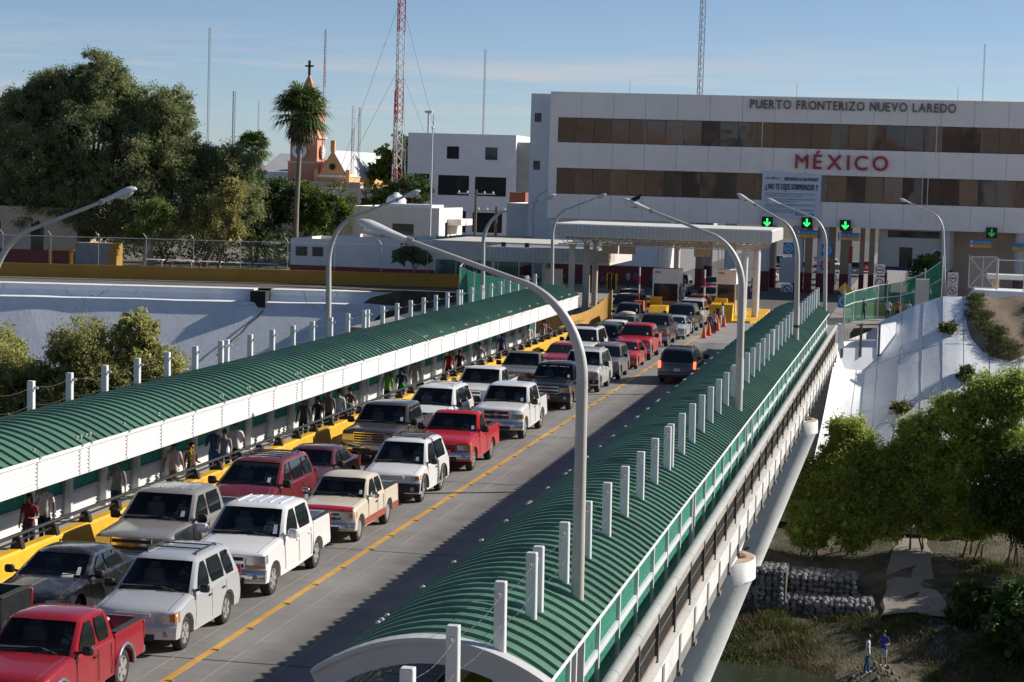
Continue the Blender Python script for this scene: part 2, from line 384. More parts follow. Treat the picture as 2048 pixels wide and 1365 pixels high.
def _earth():
    n = EARTH.node_tree; L = n.links.new; b = n.nodes['Principled BSDF']; g = n.nodes.new('ShaderNodeNewGeometry')
    a = n.nodes.new('ShaderNodeTexNoise'); a.inputs['Scale'].default_value = .55; a.inputs['Detail'].default_value = 8; a.inputs['Roughness'].default_value = .7
    c = n.nodes.new('ShaderNodeValToRGB'); e = c.color_ramp.elements; e[0].position = .38; e[0].color = (.045,.05,.022,1); e[1].position = .62; e[1].color = (.17,.135,.095,1)
    m1 = e.new(.5); m1.color = (.09,.08,.05,1)
    L(g.outputs['Position'], a.inputs['Vector']); L(a.outputs['Fac'], c.inputs['Fac']); L(c.outputs['Color'], b.inputs['Base Color'])
    b.inputs['Roughness'].default_value = .95
    d = n.nodes.new('ShaderNodeTexNoise'); d.inputs['Scale'].default_value = 9; d.inputs['Detail'].default_value = 8; L(g.outputs['Position'], d.inputs['Vector'])
    bp = n.nodes.new('ShaderNodeBump'); bp.inputs['Strength'].default_value = .8; bp.inputs['Distance'].default_value = .15; L(d.outputs['Fac'], bp.inputs['Height']); L(bp.outputs['Normal'], b.inputs['Normal'])
_earth()
# the ground sheet: river bank up close, town level far off
ys = [60+2*i for i in range(48)] + [156,158,160,168,180,183,186,200,260,400,800,1600,3500,7000]
xs = [-3000,-1200,-500,-250,-160] + [-130+4*i for i in range(24)] + [-34+1.5*i for i in range(44)] + [34,40,50,70,120,250,600,1500,3000]
rows = []
for y in ys:
    row = []
    for x in xs:
        z = bank(x, y) if y < 180 else lerp(-7.4, -.35, sm(180, 186, y))
        row.append((x, y, z))
    rows.append(row)
g = MB(); g.grid(rows); o = g.obj('ground', EARTH, smooth=True); o['kind'] = 'structure'

# river
WAT = bpy.data.materials.new('river_water'); WAT.use_nodes = True
n = WAT.node_tree; b = n.nodes['Principled BSDF']; b.inputs['Base Color'].default_value = (.035,.045,.03,1); b.inputs['Roughness'].default_value = .08; b.inputs['IOR'].default_value = 1.33
_n = n.nodes.new('ShaderNodeTexNoise'); _n.inputs['Scale'].default_value = 1.6; _n.inputs['Detail'].default_value = 5
_m = n.nodes.new('ShaderNodeMapping'); _m.inputs['Scale'].default_value = (.35, 1.2, 1); _g = n.nodes.new('ShaderNodeNewGeometry')
n.links.new(_g.outputs['Position'], _m.inputs['Vector']); n.links.new(_m.outputs['Vector'], _n.inputs['Vector'])
_b = n.nodes.new('ShaderNodeBump'); _b.inputs['Strength'].default_value = .35; _b.inputs['Distance'].default_value = .12
n.links.new(_n.outputs['Fac'], _b.inputs['Height']); n.links.new(_b.outputs['Normal'], b.inputs['Normal'])
g = MB(); g.add([(-1500,-400,-12),(1500,-400,-12),(1500,100,-12),(-1500,100,-12)], [(0,1,2,3)]); o = g.obj('river_water', WAT); o['kind'] = 'structure'

# white painted embankment, left of the bridge: steep upper revetment, flatter apron
EMB = pm('embankment_white', (.80,.83,.86), .85, .08, .35, .6, 4, dirt=.25, dirtcol=(.30,.29,.28))
def _cracks():
    n = EMB.node_tree; L = n.links.new; b = n.nodes['Principled BSDF']; src = b.inputs['Base Color'].links[0].from_socket; g = n.nodes.new('ShaderNodeNewGeometry')
    wn = n.nodes.new('ShaderNodeTexNoise'); wn.inputs['Scale'].default_value = .6; wn.inputs['Detail'].default_value = 6; L(g.outputs['Position'], wn.inputs['Vector'])
    ad = n.nodes.new('ShaderNodeVectorMath'); ad.operation = 'MULTIPLY_ADD'; ad.inputs[1].default_value = (3,3,3); L(wn.outputs['Color'], ad.inputs[0]); L(g.outputs['Position'], ad.inputs[2])
    vo = n.nodes.new('ShaderNodeTexVoronoi'); vo.feature = 'DISTANCE_TO_EDGE'; vo.inputs['Scale'].default_value = .16; L(ad.outputs[0], vo.inputs['Vector'])
    cr = n.nodes.new('ShaderNodeMapRange'); cr.inputs['From Min'].default_value = .004; cr.inputs['From Max'].default_value = .012; cr.inputs['To Min'].default_value = 1; cr.inputs['To Max'].default_value = 0; L(vo.outputs['Distance'], cr.inputs['Value'])
    mk = n.nodes.new('ShaderNodeTexNoise'); mk.inputs['Scale'].default_value = .35; mk.inputs['Detail'].default_value = 4; L(g.outputs['Position'], mk.inputs['Vector'])
    mr = n.nodes.new('ShaderNodeMapRange'); mr.inputs['From Min'].default_value = .48; mr.inputs['From Max'].default_value = .6; mr.inputs['To Max'].default_value = .6; L(mk.outputs['Fac'], mr.inputs['Value'])
    mu = n.nodes.new('ShaderNodeMath'); mu.operation = 'MULTIPLY'; L(cr.outputs['Result'], mu.inputs[0]); L(mr.outputs['Result'], mu.inputs[1])
    sp = n.nodes.new('ShaderNodeTexNoise'); sp.inputs['Scale'].default_value = 1.1; sp.inputs['Detail'].default_value = 8; sp.inputs['Roughness'].default_value = .8; L(g.outputs['Position'], sp.inputs['Vector'])
    s2 = n.nodes.new('ShaderNodeMapRange'); s2.inputs['From Min'].default_value = .66; s2.inputs['From Max'].default_value = .74; s2.inputs['To Max'].default_value = .75; L(sp.outputs['Fac'], s2.inputs['Value'])
    mx_ = n.nodes.new('ShaderNodeMath'); mx_.operation = 'MAXIMUM'; L(mu.outputs[0], mx_.inputs[0]); L(s2.outputs['Result'], mx_.inputs[1])
    mi = n.nodes.new('ShaderNodeMix'); mi.data_type = 'RGBA'; mi.inputs['B'].default_value = (.13,.125,.11,1); L(mx_.outputs[0], mi.inputs['Factor']); L(src, mi.inputs['A']); L(mi.outputs['Result'], b.inputs['Base Color'])
_cracks()
def crestY(x): return 181.6 + (x+81)*.2805 - 5.5
rows = []
for j in range(40):
    x = -140 + j*3.05
    yc = crestY(x); r = []
    for (dy, z) in [(0,-.95),(-.25,-1.5),(-1.3,-1.6),(-1.45,-2.3),(-4.6,-7.3),(-6.0,-8.0),(-16,-8.5),(-34,-8.9),(-56,-9.6)]:
        r.append((x, yc+dy+.04*hn(x,dy,3), z+.05*hn(x,dy*2,2)))
    rows.append(r)
g = MB(); g.grid(rows); o = g.obj('embankment', EMB, smooth=False); o['kind'] = 'structure'
# coping of the revetment, cut at the outlet
cop = MB()
for x0, x1 in ((-140,-57.6),(-56.2,-25)):
    cop.add([(x0,crestY(x0)+.0,-1.0),(x1,crestY(x1)+.0,-1.0),(x1,crestY(x1)+1.2,-1.0),(x0,crestY(x0)+1.2,-1.0),(x0,crestY(x0)-.12,-.5),(x1,crestY(x1)-.12,-.5),(x1,crestY(x1)+1.2,-.44),(x0,crestY(x0)+1.2,-.44)],
            [(0,1,5,4),(4,5,6,7),(1,2,6,5),(3,0,4,7)])
t = thing('revetment_coping', 'long white painted coping along the top of the shaded embankment', 'coping', (-60, crestY(-60), -.6))
cop.obj('coping', EMB, t, world=True)
MB().box((-57.6,crestY(-57)-1.36,-2.05),(-56.2,crestY(-57)+.6,-.62)).obj('outlet', pm('outlet_black', (.03,.03,.03), .9, .3, 3), t, world=True)
_cr = MB(); _pts = [Vector((-56.4, crestY(-56)-1.45-i*.63, -2.3-i*.65)) for i in range(7)]
for i in range(6): _cr.bar(_pts[i]+Vector((-.5*i+.15*(i%2),-.05,.06)), _pts[i+1]+Vector((-.5*(i+1)+.15*((i+1)%2),-.05,.06)), .14, .05)
_cr.obj('crack', pm('crack_dark', (.06,.055,.04), .9, .4, 3), t, world=True)

# right of the bridge: white cone of the abutment, crest to toe in ruled rows
crest = [(-4.7,134.6,.25),(-4.1,137.5,.35),(-2.9,140.2,.75),(-2,141,1.5),(-1,141,2.0),(-.06,141.2,2.49),(.87,141.4,2.85),(1.68,141.5,3.14),(2.75,141.6,3.18),(4.64,142,3.06),(6.8,142.5,3.0),(14,144,2.8),(40,148,2.5)]
toe = [(-5.8,122,-8),(-4.7,123.5,-8),(-3.2,123,-8),(-2.1,122,-8),(-1,121.5,-8),(0,121.5,-8),(1,121.5,-8),(1.9,121.5,-8),(3,121.5,-8),(4.8,122,-8),(7,122,-8),(14,123,-8),(40,126,-8)]
rows = []
for i in range(len(crest)-1):
    for s_ in range(4):
        t_ = s_/4; A = [lerp(crest[i][k],crest[i+1][k],t_) for k in range(3)]; B = [lerp(toe[i][k],toe[i+1][k],t_) for k in range(3)]
        rows.append([(lerp(A[0],B[0],q), lerp(A[1],B[1],q), lerp(A[2],B[2],q) - .5*sin(pi*q) + .02*hn(A[0]*2,q*9,2)) for q in [k/14 for k in range(15)]])
g = MB(); g.grid(rows)
g.grid([[(p[0],p[1],p[2]),(p[0]+.3,p[1]+2.5,-.3)] for p in crest])
o = g.obj('embankment', EMB, smooth=True); o['kind'] = 'structure'
emo = o
def emb_z(x, q):
    """point on the right embankment at crest parameter x and fraction q"""
    for (a,b),(c,d) in zip(zip(crest,crest[1:]), zip(toe,toe[1:])):
        if a[0] <= x <= b[0] or a is crest[-2]:
            t_ = (x-a[0])/(b[0]-a[0]); A = [lerp(a[k],b[k],t_) for k in range(3)]; B = [lerp(c[k],d[k],t_) for k in range(3)]
            return Vector((lerp(A[0],B[0],q), lerp(A[1],B[1],q), lerp(A[2],B[2],q)-.5*sin(pi*q)))

JD = pm('slab_joint_dark', (.40,.40,.40), .9, .4, 1)
for xx in (-3.4,-2.2,-.9,.5,1.7,3.0,4.6,6.4,9,12): MB().tube([emb_z(xx,q/12)+Vector((0,-.005,.012)) for q in range(13)], .012, 4, cap=False).obj('slab_joint', JD, emo)
for q in (.22,.46,.7): MB().tube([emb_z(-4.0+k*.75,q)+Vector((0,-.005,.012)) for k in range(24)], .012, 4, cap=False).obj('slab_joint', JD, emo)

# plaza and town street paving at road level beyond the bridge
ASPH = pm('plaza_asphalt', (.10,.10,.10), .9, .22, .6, .3, 40, dirt=.35, dirtcol=(.17,.165,.155))
PLAZ = pm('plaza_concrete', (.27,.26,.25), .88, .15, .5, .25, 30, dirt=.45, dirtcol=(.09,.088,.085))
g = MB(); g.add([(-36,134.5,-.004),(-4.6,134.5,-.004),(-4.2,160,-.004),(30,176,-.004),(30,420,-.004),(-36,420,-.004)], [(0,1,2,3,4,5)]); o = g.obj('plaza_paving', PLAZ); o['kind'] = 'structure'
g = MB(); g.add([(-26,163,.0),(-6.5,163,.0),(-6.5,420,.0),(-26,420,.0)], [(0,1,2,3)]); o = g.obj('inspection_lanes', ASPH); o['kind'] = 'structure'
g = MB(); g.box((-150,194,-8),(-33,300,-.12)); g.box((-36,134.5,-9),(-4.7,176,-.02)); g.box((3,158,-9),(60,420,-.02)); g.box((-33,176,-9),(60,420,-.05)); o = g.obj('terrace_ground', pm('terrace_dirt', (.20,.17,.13), .95, .25, .4, .5, 8)); o['kind'] = 'structure'
# ---------------------------------------------------------------- the bridge
RX0, RX1 = -20.35, -8.45        # carriageway
ROADM = bpy.data.materials.new('road_concrete'); ROADM.use_nodes = True
def _road():
    n = ROADM.node_tree; L = n.links.new; b = n.nodes['Principled BSDF']; g = n.nodes.new('ShaderNodeNewGeometry')
    a = n.nodes.new('ShaderNodeTexNoise'); a.inputs['Scale'].default_value = .45; a.inputs['Detail'].default_value = 8; a.inputs['Roughness'].default_value = .7; L(g.outputs['Position'], a.inputs['Vector'])
    c = n.nodes.new('ShaderNodeValToRGB'); e = c.color_ramp.elements; e[0].position = .3; e[0].color = (.175,.168,.162,1); e[1].position = .72; e[1].color = (.262,.25,.24,1)
    L(a.outputs['Fac'], c.inputs['Fac'])
    # transverse tining: fine lines across the road, broken up
    mp = n.nodes.new('ShaderNodeMapping'); mp.inputs['Scale'].default_value = (.5, 9, 1); L(g.outputs['Position'], mp.inputs['Vector'])
    t = n.nodes.new('ShaderNodeTexNoise'); t.inputs['Scale'].default_value = 1.6; t.inputs['Detail'].default_value = 6; t.inputs['Roughness'].default_value = .8; L(mp.outputs['Vector'], t.inputs['Vector'])
    tr = n.nodes.new('ShaderNodeMapRange'); tr.inputs['From Min'].default_value = .3; tr.inputs['From Max'].default_value = .7; tr.inputs['To Min'].default_value = .74; tr.inputs['To Max'].default_value = 1.2; L(t.outputs['Fac'], tr.inputs['Value'])
    v = n.nodes.new('ShaderNodeVectorMath'); v.operation = 'SCALE'; L(c.outputs['Color'], v.inputs[0]); L(tr.outputs['Result'], v.inputs['Scale'])
    # oil darkening along each lane centre
    sx = n.nodes.new('ShaderNodeSeparateXYZ'); L(g.outputs['Position'], sx.inputs['Vector'])
    w = n.nodes.new('ShaderNodeMath'); w.operation = 'MULTIPLY_ADD'; w.inputs[1].default_value = 2*pi/3.25; w.inputs[2].default_value = 2*pi*15.5/3.25; L(sx.outputs['X'], w.inputs[0])
    cs = n.nodes.new('ShaderNodeMath'); cs.operation = 'COSINE'; L(w.outputs[0], cs.inputs[0])
    nb = n.nodes.new('ShaderNodeTexNoise'); nb.inputs['Scale'].default_value = .8; nb.inputs['Detail'].default_value = 6; L(g.outputs['Position'], nb.inputs['Vector'])
    mu = n.nodes.new('ShaderNodeMath'); mu.operation = 'MULTIPLY'; L(cs.outputs[0], mu.inputs[0]); L(nb.outputs['Fac'], mu.inputs[1])
    mr = n.nodes.new('ShaderNodeMapRange'); mr.inputs['From Min'].default_value = .05; mr.inputs['From Max'].default_value = .6; mr.inputs['To Min'].default_value = 1; mr.inputs['To Max'].default_value = .60; L(mu.outputs[0], mr.inputs['Value'])
    v2 = n.nodes.new('ShaderNodeVectorMath'); v2.operation = 'SCALE'; L(v.outputs['Vector'], v2.inputs[0]); L(mr.outputs['Result'], v2.inputs['Scale'])
    L(v2.outputs['Vector'], b.inputs['Base Color']); b.inputs['Roughness'].default_value = .85
    bp = n.nodes.new('ShaderNodeBump'); bp.inputs['Strength'].default_value = .25; bp.inputs['Distance'].default_value = .02; L(t.outputs['Fac'], bp.inputs['Height']); L(bp.outputs['Normal'], b.inputs['Normal'])
_road()
g = MB(); g.box((RX0-2.6,14,-.55),(RX1+3.8,134.6,-.02)); rd = g.obj('bridge_road', ROADM); rd['kind'] = 'structure'
# longitudinal slab strips, each a slab with its own edges and a pale joint between
slab = MB(); slab.box((.008,0,-.02),(1.182,13.38,0)); slab_me = slab.mesh('slab', ROADM)
for i in range(10):
    for j in range(9):
        put('slab', slab_me, rd, (RX0+i*1.19, 14+j*13.4, .001*((i*7+j*3)%3)))
JNT = pm('joint_pale', (.30,.295,.28), .8, .3, .8)
jm = MB(); jm.box((-.009,0,0),(.009,120.4,.003))
jme = jm.mesh('joint', JNT)
for i in range(1,10): put('joint', jme, rd, (RX0+i*1.19, 14, .003))
jd = MB()
for j in range(1,9): jd.box((RX0,14+j*13.4-.04,0),(RX1,14+j*13.4+.03,.0045))
jd.obj('expansion_joint', pm('joint_dark', (.05,.05,.05), .8, .2, 2), rd)
YLN = pm('yellow_line_paint', (.56,.30,.045), .7, .2, 1.5, .2, 20, dirt=.6, dirtcol=(.22,.18,.12))
g = MB(); g.box((-13.95,14,.0),(-13.80,150,.009)); g.obj('yellow_line', YLN, rd)
st = MB(); st.prism([(-.06,0),(.06,0),(.035,.022),(-.035,.022)], 'x', -.075, .075); stm = st.mesh('road_stud', pm('stud_yellow', (.42,.22,.05), .6, .2, 5))
for i in range(36):
    put('road_stud', stm, rd, (-13.76-.02*(i%3), 36.5+i*2.55+R.uniform(-.3,.3), .008))
# raised side walk slabs
WALKM = pm('walk_concrete', (.34,.33,.31), .85, .12, .8, .2, 25, dirt=.3)
for nm, a, bb in (('walkway', (-23.6,14,-.5), (-20.75,137,.1)), ('walkway', (-8.1,14,-.5), (-5.35,137,.1))):
    o = MB().box(a, bb).obj(nm, WALKM); o['kind'] = 'structure'

# ---- roofs
ROOFG = pm('roof_green', (.082,.185,.13), .45, .12, .5, .03, 10, dirt=.28, dirtcol=(.15,.21,.165), spec=.4, rand=.10)
BAY = 2.61; PITCH_R = BAY/5
def arch_pts(x0, x1, ze, rise, n=16):
    return [(lerp(x0,x1,i/n), ze + rise*(1-(2*i/n-1)**2)) for i in range(n+1)]
def roof_bay(x0, x1, ze, rise, L):
    """arched sheet with deep trapezoid ribs running over the arch"""
    g = MB(); prof = []; y = 0; nr = max(1, round(L/PITCH_R)); p = L/nr
    for k in range(nr):
        y = k*p; prof += [(y,0),(y+p*.72,0),(y+p*.75,.055),(y+p*.92,.055),(y+p*.96,0)]
    prof.append((L,0))
    ap = arch_pts(x0, x1, ze, rise)
    nrm = []
    for i,(x,z) in enumerate(ap):
        a = ap[max(0,i-1)]; b = ap[min(len(ap)-1,i+1)]; d = Vector((b[0]-a[0],0,b[1]-a[1])).normalized(); nrm.append(Vector((-d.z,0,d.x)))
    rows = [[(x+nrm[i].x*h, yy, z+nrm[i].z*h) for (yy,h) in prof] for i,(x,z) in enumerate(ap)]
    g.grid(rows)
    return g.mesh('roof_sheet', ROOFG)
LX0, LX1, LZ, LR = -23.5, -20.05, 2.98, .52
QX0, QX1, QZ, QR = -8.55, -5.12, 2.36, .60
BOLT = MB(); BOLT.lathe([(.03,0),(.035,.05),(.05,.06),(.05,.09),(.02,.11)], n=6); BOLTM = BOLT.mesh('clamp', ALU)
def canopy(name, label, x0, x1, ze, rise, bays, road_side):
    t = thing(name, label, 'canopy', ((x0+x1)/2, bays[0][0], .1))
    cache = {}
    for (ya, yb) in bays:
        L = round(yb-ya,3)
        if L not in cache: cache[L] = roof_bay(x0, x1, ze, rise, L)
        put('roof_sheet', cache[L], t, (0,ya,0), world=True)
    ya, yb = bays[0][0], bays[-1][1]
    ap = arch_pts(x0+.06, x1-.06, ze-.05, rise, 12)
    arch = MB(); arch.tube([(x,0,z) for x,z in ap], .045, 6); am = arch.mesh('roof_hoop', WHITE)
    for (a,_) in bays[1:]: put('roof_hoop', am, t, (0,a,0), world=True)
    for xx in (x0+.05, x1-.05):
        MB().box((xx-.04,ya,ze-.10),(xx+.04,yb,ze-.015)).obj('eave_beam', WHITE, t, world=True)
    xb = x1-.16 if road_side > 0 else x0+.16
    zb = ze + rise*(1-(2*(xb-x0)/(x1-x0)-1)**2)
    for (a,_) in bays:
        for dy in ((.02,) if R.random() < .6 else (.02,.28)):
            put('clamp', BOLTM, t, (xb, a+dy, zb), world=True)
    return t
def bays_from(starts):
    return [(a,b) for a,b in zip(starts, starts[1:])]
# joint pattern: regular bays of 2.61 m with a short bay at every eighth frame
ls = [34.2]; k = 0
while ls[-1] < 126:
    k += 1; ls.append(round(ls[-1] + (.6 if k % 8 == 7 else BAY), 3))
rs = [31.0]; k = 2
while rs[-1] < 131:
    k += 1; rs.append(round(rs[-1] + (.62 if k % 8 == 4 else BAY), 3))
LB, RB = bays_from(ls), bays_from(rs)
lc = canopy('walkway_canopy', 'green ribbed arched roof over the crowded walkway beside the yellow barrier', LX0, LX1, LZ, LR, LB, 1)
rc = canopy('walkway_canopy', 'green ribbed arched roof over the empty walkway nearest the camera, with grey arch end', QX0, QX1, QZ, QR, RB, -1)
lc['group'] = rc['group'] = 'covered walkways of the bridge'

# tall white posts that pierce the roofs and carry wire
def tallpost(h): 
    g = MB(); g.cbox((0,0,h/2),(.17,.17,h),bev=.012); return g.mesh('wire_post', WHITE2)
pm_l = tallpost(4.05); pm_r = tallpost(3.76)
CLIP = MB(); CLIP.box((-.02,-.17,0),(.02,-.07,.07)); CLIP.box((-.035,-.20,.01),(.035,-.16,.05)); CLIPM = CLIP.mesh('wire_clip', ALU)
WIREM = pm('wire', (.16,.16,.15), .5, .1, 5, 0, metal=.6)
def posts(t, x, starts, me, top, lean):
    pr = None
    for y in starts:
        o = put('wire_post', me, t, (x, y, .1), world=True); o.rotation_euler = (0, lean, 0)
        put('wire_clip', CLIPM, o, (0, 0, top-.1-.22), rot=(0,0,pi/2 if x < -15 else -pi/2*0))
        if pr is not None and y-pr > 1:
            w = MB()
            for zz in (top-.15, top-.62):
                a = Vector((x+.1*lean/.01 if 0 else x, pr, zz)); b = Vector((x, y, zz)); n_ = 8
                pts = [a.lerp(b, i/n_) - Vector((0,0,.10*sin(pi*i/n_))) for i in range(n_+1)]
                w.tube(pts, .0045, 4, cap=False)
                for i in range(1, n_): 
                    p = pts[i]; w.bar(p+Vector((-.018,-.01,-.018)), p+Vector((.018,.01,.018)), .005)
            w.obj('barbed_wire', WIREM, t, world=True)
        pr = y
posts(lc, -22.75, ls, pm_l, 4.15, -.012)
posts(rc, -5.82, [25.1, 27.7] + rs, pm_r, 3.86, -.014)

# grey arch that closes the near end of the right canopy
ARCHG = pm('arch_grey', (.50,.50,.50), .5, .05, 2, .05)
ap = arch_pts(QX0-.12, QX1+.12, QZ-.03, QR, 20)
g = MB()
def archband(g, dz0, dz1, ya, yb):
    up = [(x,z+dz1) for x,z in ap]; lo = [(x+(.12*(1-2*i/20))*(1 if dz0 < -.2 else 0),z+dz0) for i,(x,z) in enumerate(ap)]
    for i in range(20):
        a,b,c,d = lo[i],lo[i+1],up[i+1],up[i]
        g.add([(a[0],ya,a[1]),(b[0],ya,b[1]),(c[0],ya,c[1]),(d[0],ya,d[1]),(a[0],yb,a[1]),(b[0],yb,b[1]),(c[0],yb,c[1]),(d[0],yb,d[1])],
              [(0,1,2,3),(7,6,5,4),(3,2,6,7),(1,0,4,5)] + ([(0,3,7,4)] if i == 0 else []) + ([(1,5,6,2)] if i == 19 else []))
archband(g, -.32, .0, 30.72, 30.95); archband(g, .0, .075, 30.66, 31.0)
g.obj('end_arch', ARCHG, rc, world=True)
g = MB(); g.box((QX0+.25,30.75,.1),(QX0+.40,30.9,QZ-.1)); g.box((QX1-.25,30.75,.1),(QX1-.12,30.9,QZ-.1)); g.obj('end_post', WHITE, rc, world=True)

# ---- road side of the left walkway: louvred fascia hung between brackets
SLATW = pm('louvre_white', (.74,.74,.72), .45, .05, 2, .03, 30, dirt=.18, dirtcol=(.45,.42,.38))
FX = -20.16; FZ0, FZ1 = 2.24, 2.95
slat_cache = {}
def slat_mesh(L, h, tilt):
    k = (round(L,2), h)
    if k not in slat_cache:
        g = MB(); d = h*.95
        g.prism([(0,0),(.02,-.004),(.02-tilt*d+.0,d),( -tilt*d,d)], 'y', .035, L-.035)
        slat_cache[k] = g.mesh('slat', SLATW)
    return slat_cache[k]
nsl = 7; cnt = 0
brk = MB(); brk.box((-.05,-.035,FZ0-.02),(.05,.035,FZ1+.03)); brk.prism([(-.08,FZ1-.02),(.14,FZ1-.02),(.14,FZ1+.03),(-.08,FZ1+.10)],'y',-.03,.03); brkm = brk.mesh('fascia_bracket', ALU)
for (ya, yb) in LB:
    put('fascia_bracket', brkm, lc, (FX, ya, 0), world=True)
    h = (FZ1-FZ0-.05)/nsl; sm_ = slat_mesh(yb-ya, h, .55)
    for i in range(nsl): put('slat', sm_, lc, (FX+.035, ya, FZ0+.03+i*h), world=True)
    cnt += nsl
MB().box((FX-.02,ls[0],FZ0-.03),(FX+.05,ls[-1],FZ0+.015)).obj('fascia_sill', SLATW, lc, world=True)
# canopy columns on the road side of each walkway and mesh fence at the back
MESHG = bpy.data.materials.new('shade_net_green'); MESHG.use_nodes = True
def _net(mt, col, op):
    n = mt.node_tree; L = n.links.new; b = n.nodes['Principled BSDF']; o = n.nodes['Material Output']; g = n.nodes.new('ShaderNodeNewGeometry')
    mp = n.nodes.new('ShaderNodeMapping'); mp.inputs['Scale'].default_value = (14,14,30); L(g.outputs['Position'], mp.inputs['Vector'])
    w = n.nodes.new('ShaderNodeTexNoise'); w.inputs['Scale'].default_value = 1; w.inputs['Detail'].default_value = 2; L(mp.outputs['Vector'], w.inputs['Vector'])
    c = n.nodes.new('ShaderNodeValToRGB'); e = c.color_ramp.elements; e[0].position = .35; e[1].position = .65; e[0].color = tuple(x*.6 for x in col)+(1,); e[1].color = tuple(min(1,x*1.25) for x in col)+(1,); L(w.outputs['Fac'], c.inputs['Fac'])
    L(c.outputs['Color'], b.inputs['Base Color']); b.inputs['Roughness'].default_value = .7
    tl = n.nodes.new('ShaderNodeBsdfTranslucent'); L(c.outputs['Color'], tl.inputs['Color']); m1 = n.nodes.new('ShaderNodeMixShader'); m1.inputs[0].default_value = .45; L(b.outputs[0], m1.inputs[1]); L(tl.outputs[0], m1.inputs[2])
    tr = n.nodes.new('ShaderNodeBsdfTransparent'); m2 = n.nodes.new('ShaderNodeMixShader'); m2.inputs[0].default_value = op; L(tr.outputs[0], m2.inputs[1]); L(m1.outputs[0], m2.inputs[2]); L(m2.outputs[0], o.inputs['Surface'])
_net(MESHG, (.07,.38,.28), .93)
NETT = bpy.data.materials.new('net_thin_green'); NETT.use_nodes = True; _net(NETT, (.03,.20,.13), .72)
# left back fence: louvred lower panels, net above
bf = thing('walkway_fence', 'white louvred fence with dark green net behind the people on the crowded walkway', 'fence', (-22.95,34,.1))
lowm = {}
for (ya, yb) in LB:
    L = yb-ya
    MB().cbox((-22.9,ya,1.5),(.10,.10,2.8)).obj('post', ALU, bf, world=True)
    hs = .105; sm_ = slat_mesh(L, hs, .5)
    for i in range(5):
        if ya < 75: put('slat', sm_, bf, (-22.92, ya, .12+i*.115), world=True)
    if ya >= 75:
        g = MB()
        for i in range(5): z = .12+i*.115; g.prism([(-22.92,z),(-22.90,z),(-22.95,z+.1),(-22.97,z+.1)],'y',ya+.04,yb-.04)
        g.obj('louvre_panel', SLATW, bf, world=True)
    MB().box((-22.98,ya+.05,.70),(-22.90,yb-.05,.80)).obj('mid_rail', ALU, bf, world=True)
    MB().box((-22.955,ya+.05,.80),(-22.945,yb-.05,2.85)).obj('net_panel', MESHG, bf, world=True)
# yellow traffic barrier with dark hand rail
yb_ = thing('traffic_barrier', 'long yellow concrete barrier between the car queue and the covered walkway', 'barrier', (-20.5,34,0))
g = MB(); 
seg = [(-20.30,0),(-20.30,.08),(-20.36,.30),(-20.40,.74),(-20.44,.80),(-20.68,.80),(-20.72,.74),(-20.72,0)]
y = 34.
while y < 128:
    o = MB().prism(seg, 'y', y+.012, y+5.2-.012).obj('barrier_block', YEL, yb_, world=True); y += 5.2
BR = MB(); BR.prism([(-.16,0),(.16,0),(.09,.26),(-.09,.26)], 'y', -.09, .09); BR.box((-.03,-.05,.24),(.03,.05,.34)); BRM = BR.mesh('rail_bracket', DARK)
y = 34.6
while y < 127: put('rail_bracket', BRM, yb_, (-20.56, y, .79), world=True); y += 2.1
MB().tube([(-20.56,34,1.12),(-20.56,128,1.12)], .05, 8).obj('hand_rail', DARK, yb_, world=True, smooth=True)
MB().tube([(-20.56,34,.97),(-20.56,128,.97)], .028, 6).obj('lower_rail', DARK, yb_, world=True, smooth=True)

# road side of the right canopy: louvre panels under the eave, low yellow barrier
RFX = -8.32
h = .1
for (ya, yb) in RB:
    put('fascia_bracket', brkm, rc, (RFX, ya, QZ-FZ1-.02), world=True)
    g = MB()
    for i in range(7): z = QZ-.72+i*.1; g.prism([(RFX-.03,z),(RFX-.01,z),(RFX+.04,z+.09),(RFX+.02,z+.09)], 'y', ya+.04, yb-.04)
    g.obj('louvre_panel', SLATW, rc, world=True)
yb2 = thing('traffic_barrier', 'yellow concrete barrier under the nearest arched roof, mostly hidden', 'barrier', (-8.2,31,0))
y = 22.
while y < 132:
    MB().prism([(-8.05,0),(-8.05,.08),(-8.0,.30),(-7.96,.74),(-7.92,.80),(-7.72,.80),(-7.68,.74),(-7.68,0)][::-1], 'y', y+.012, y+5.2-.012).obj('barrier_block', YEL, yb2, world=True); y += 5.2
MB().tube([(-7.82,22,1.12),(-7.82,132,1.12)], .05, 8).obj('hand_rail', DARK, yb2, world=True)

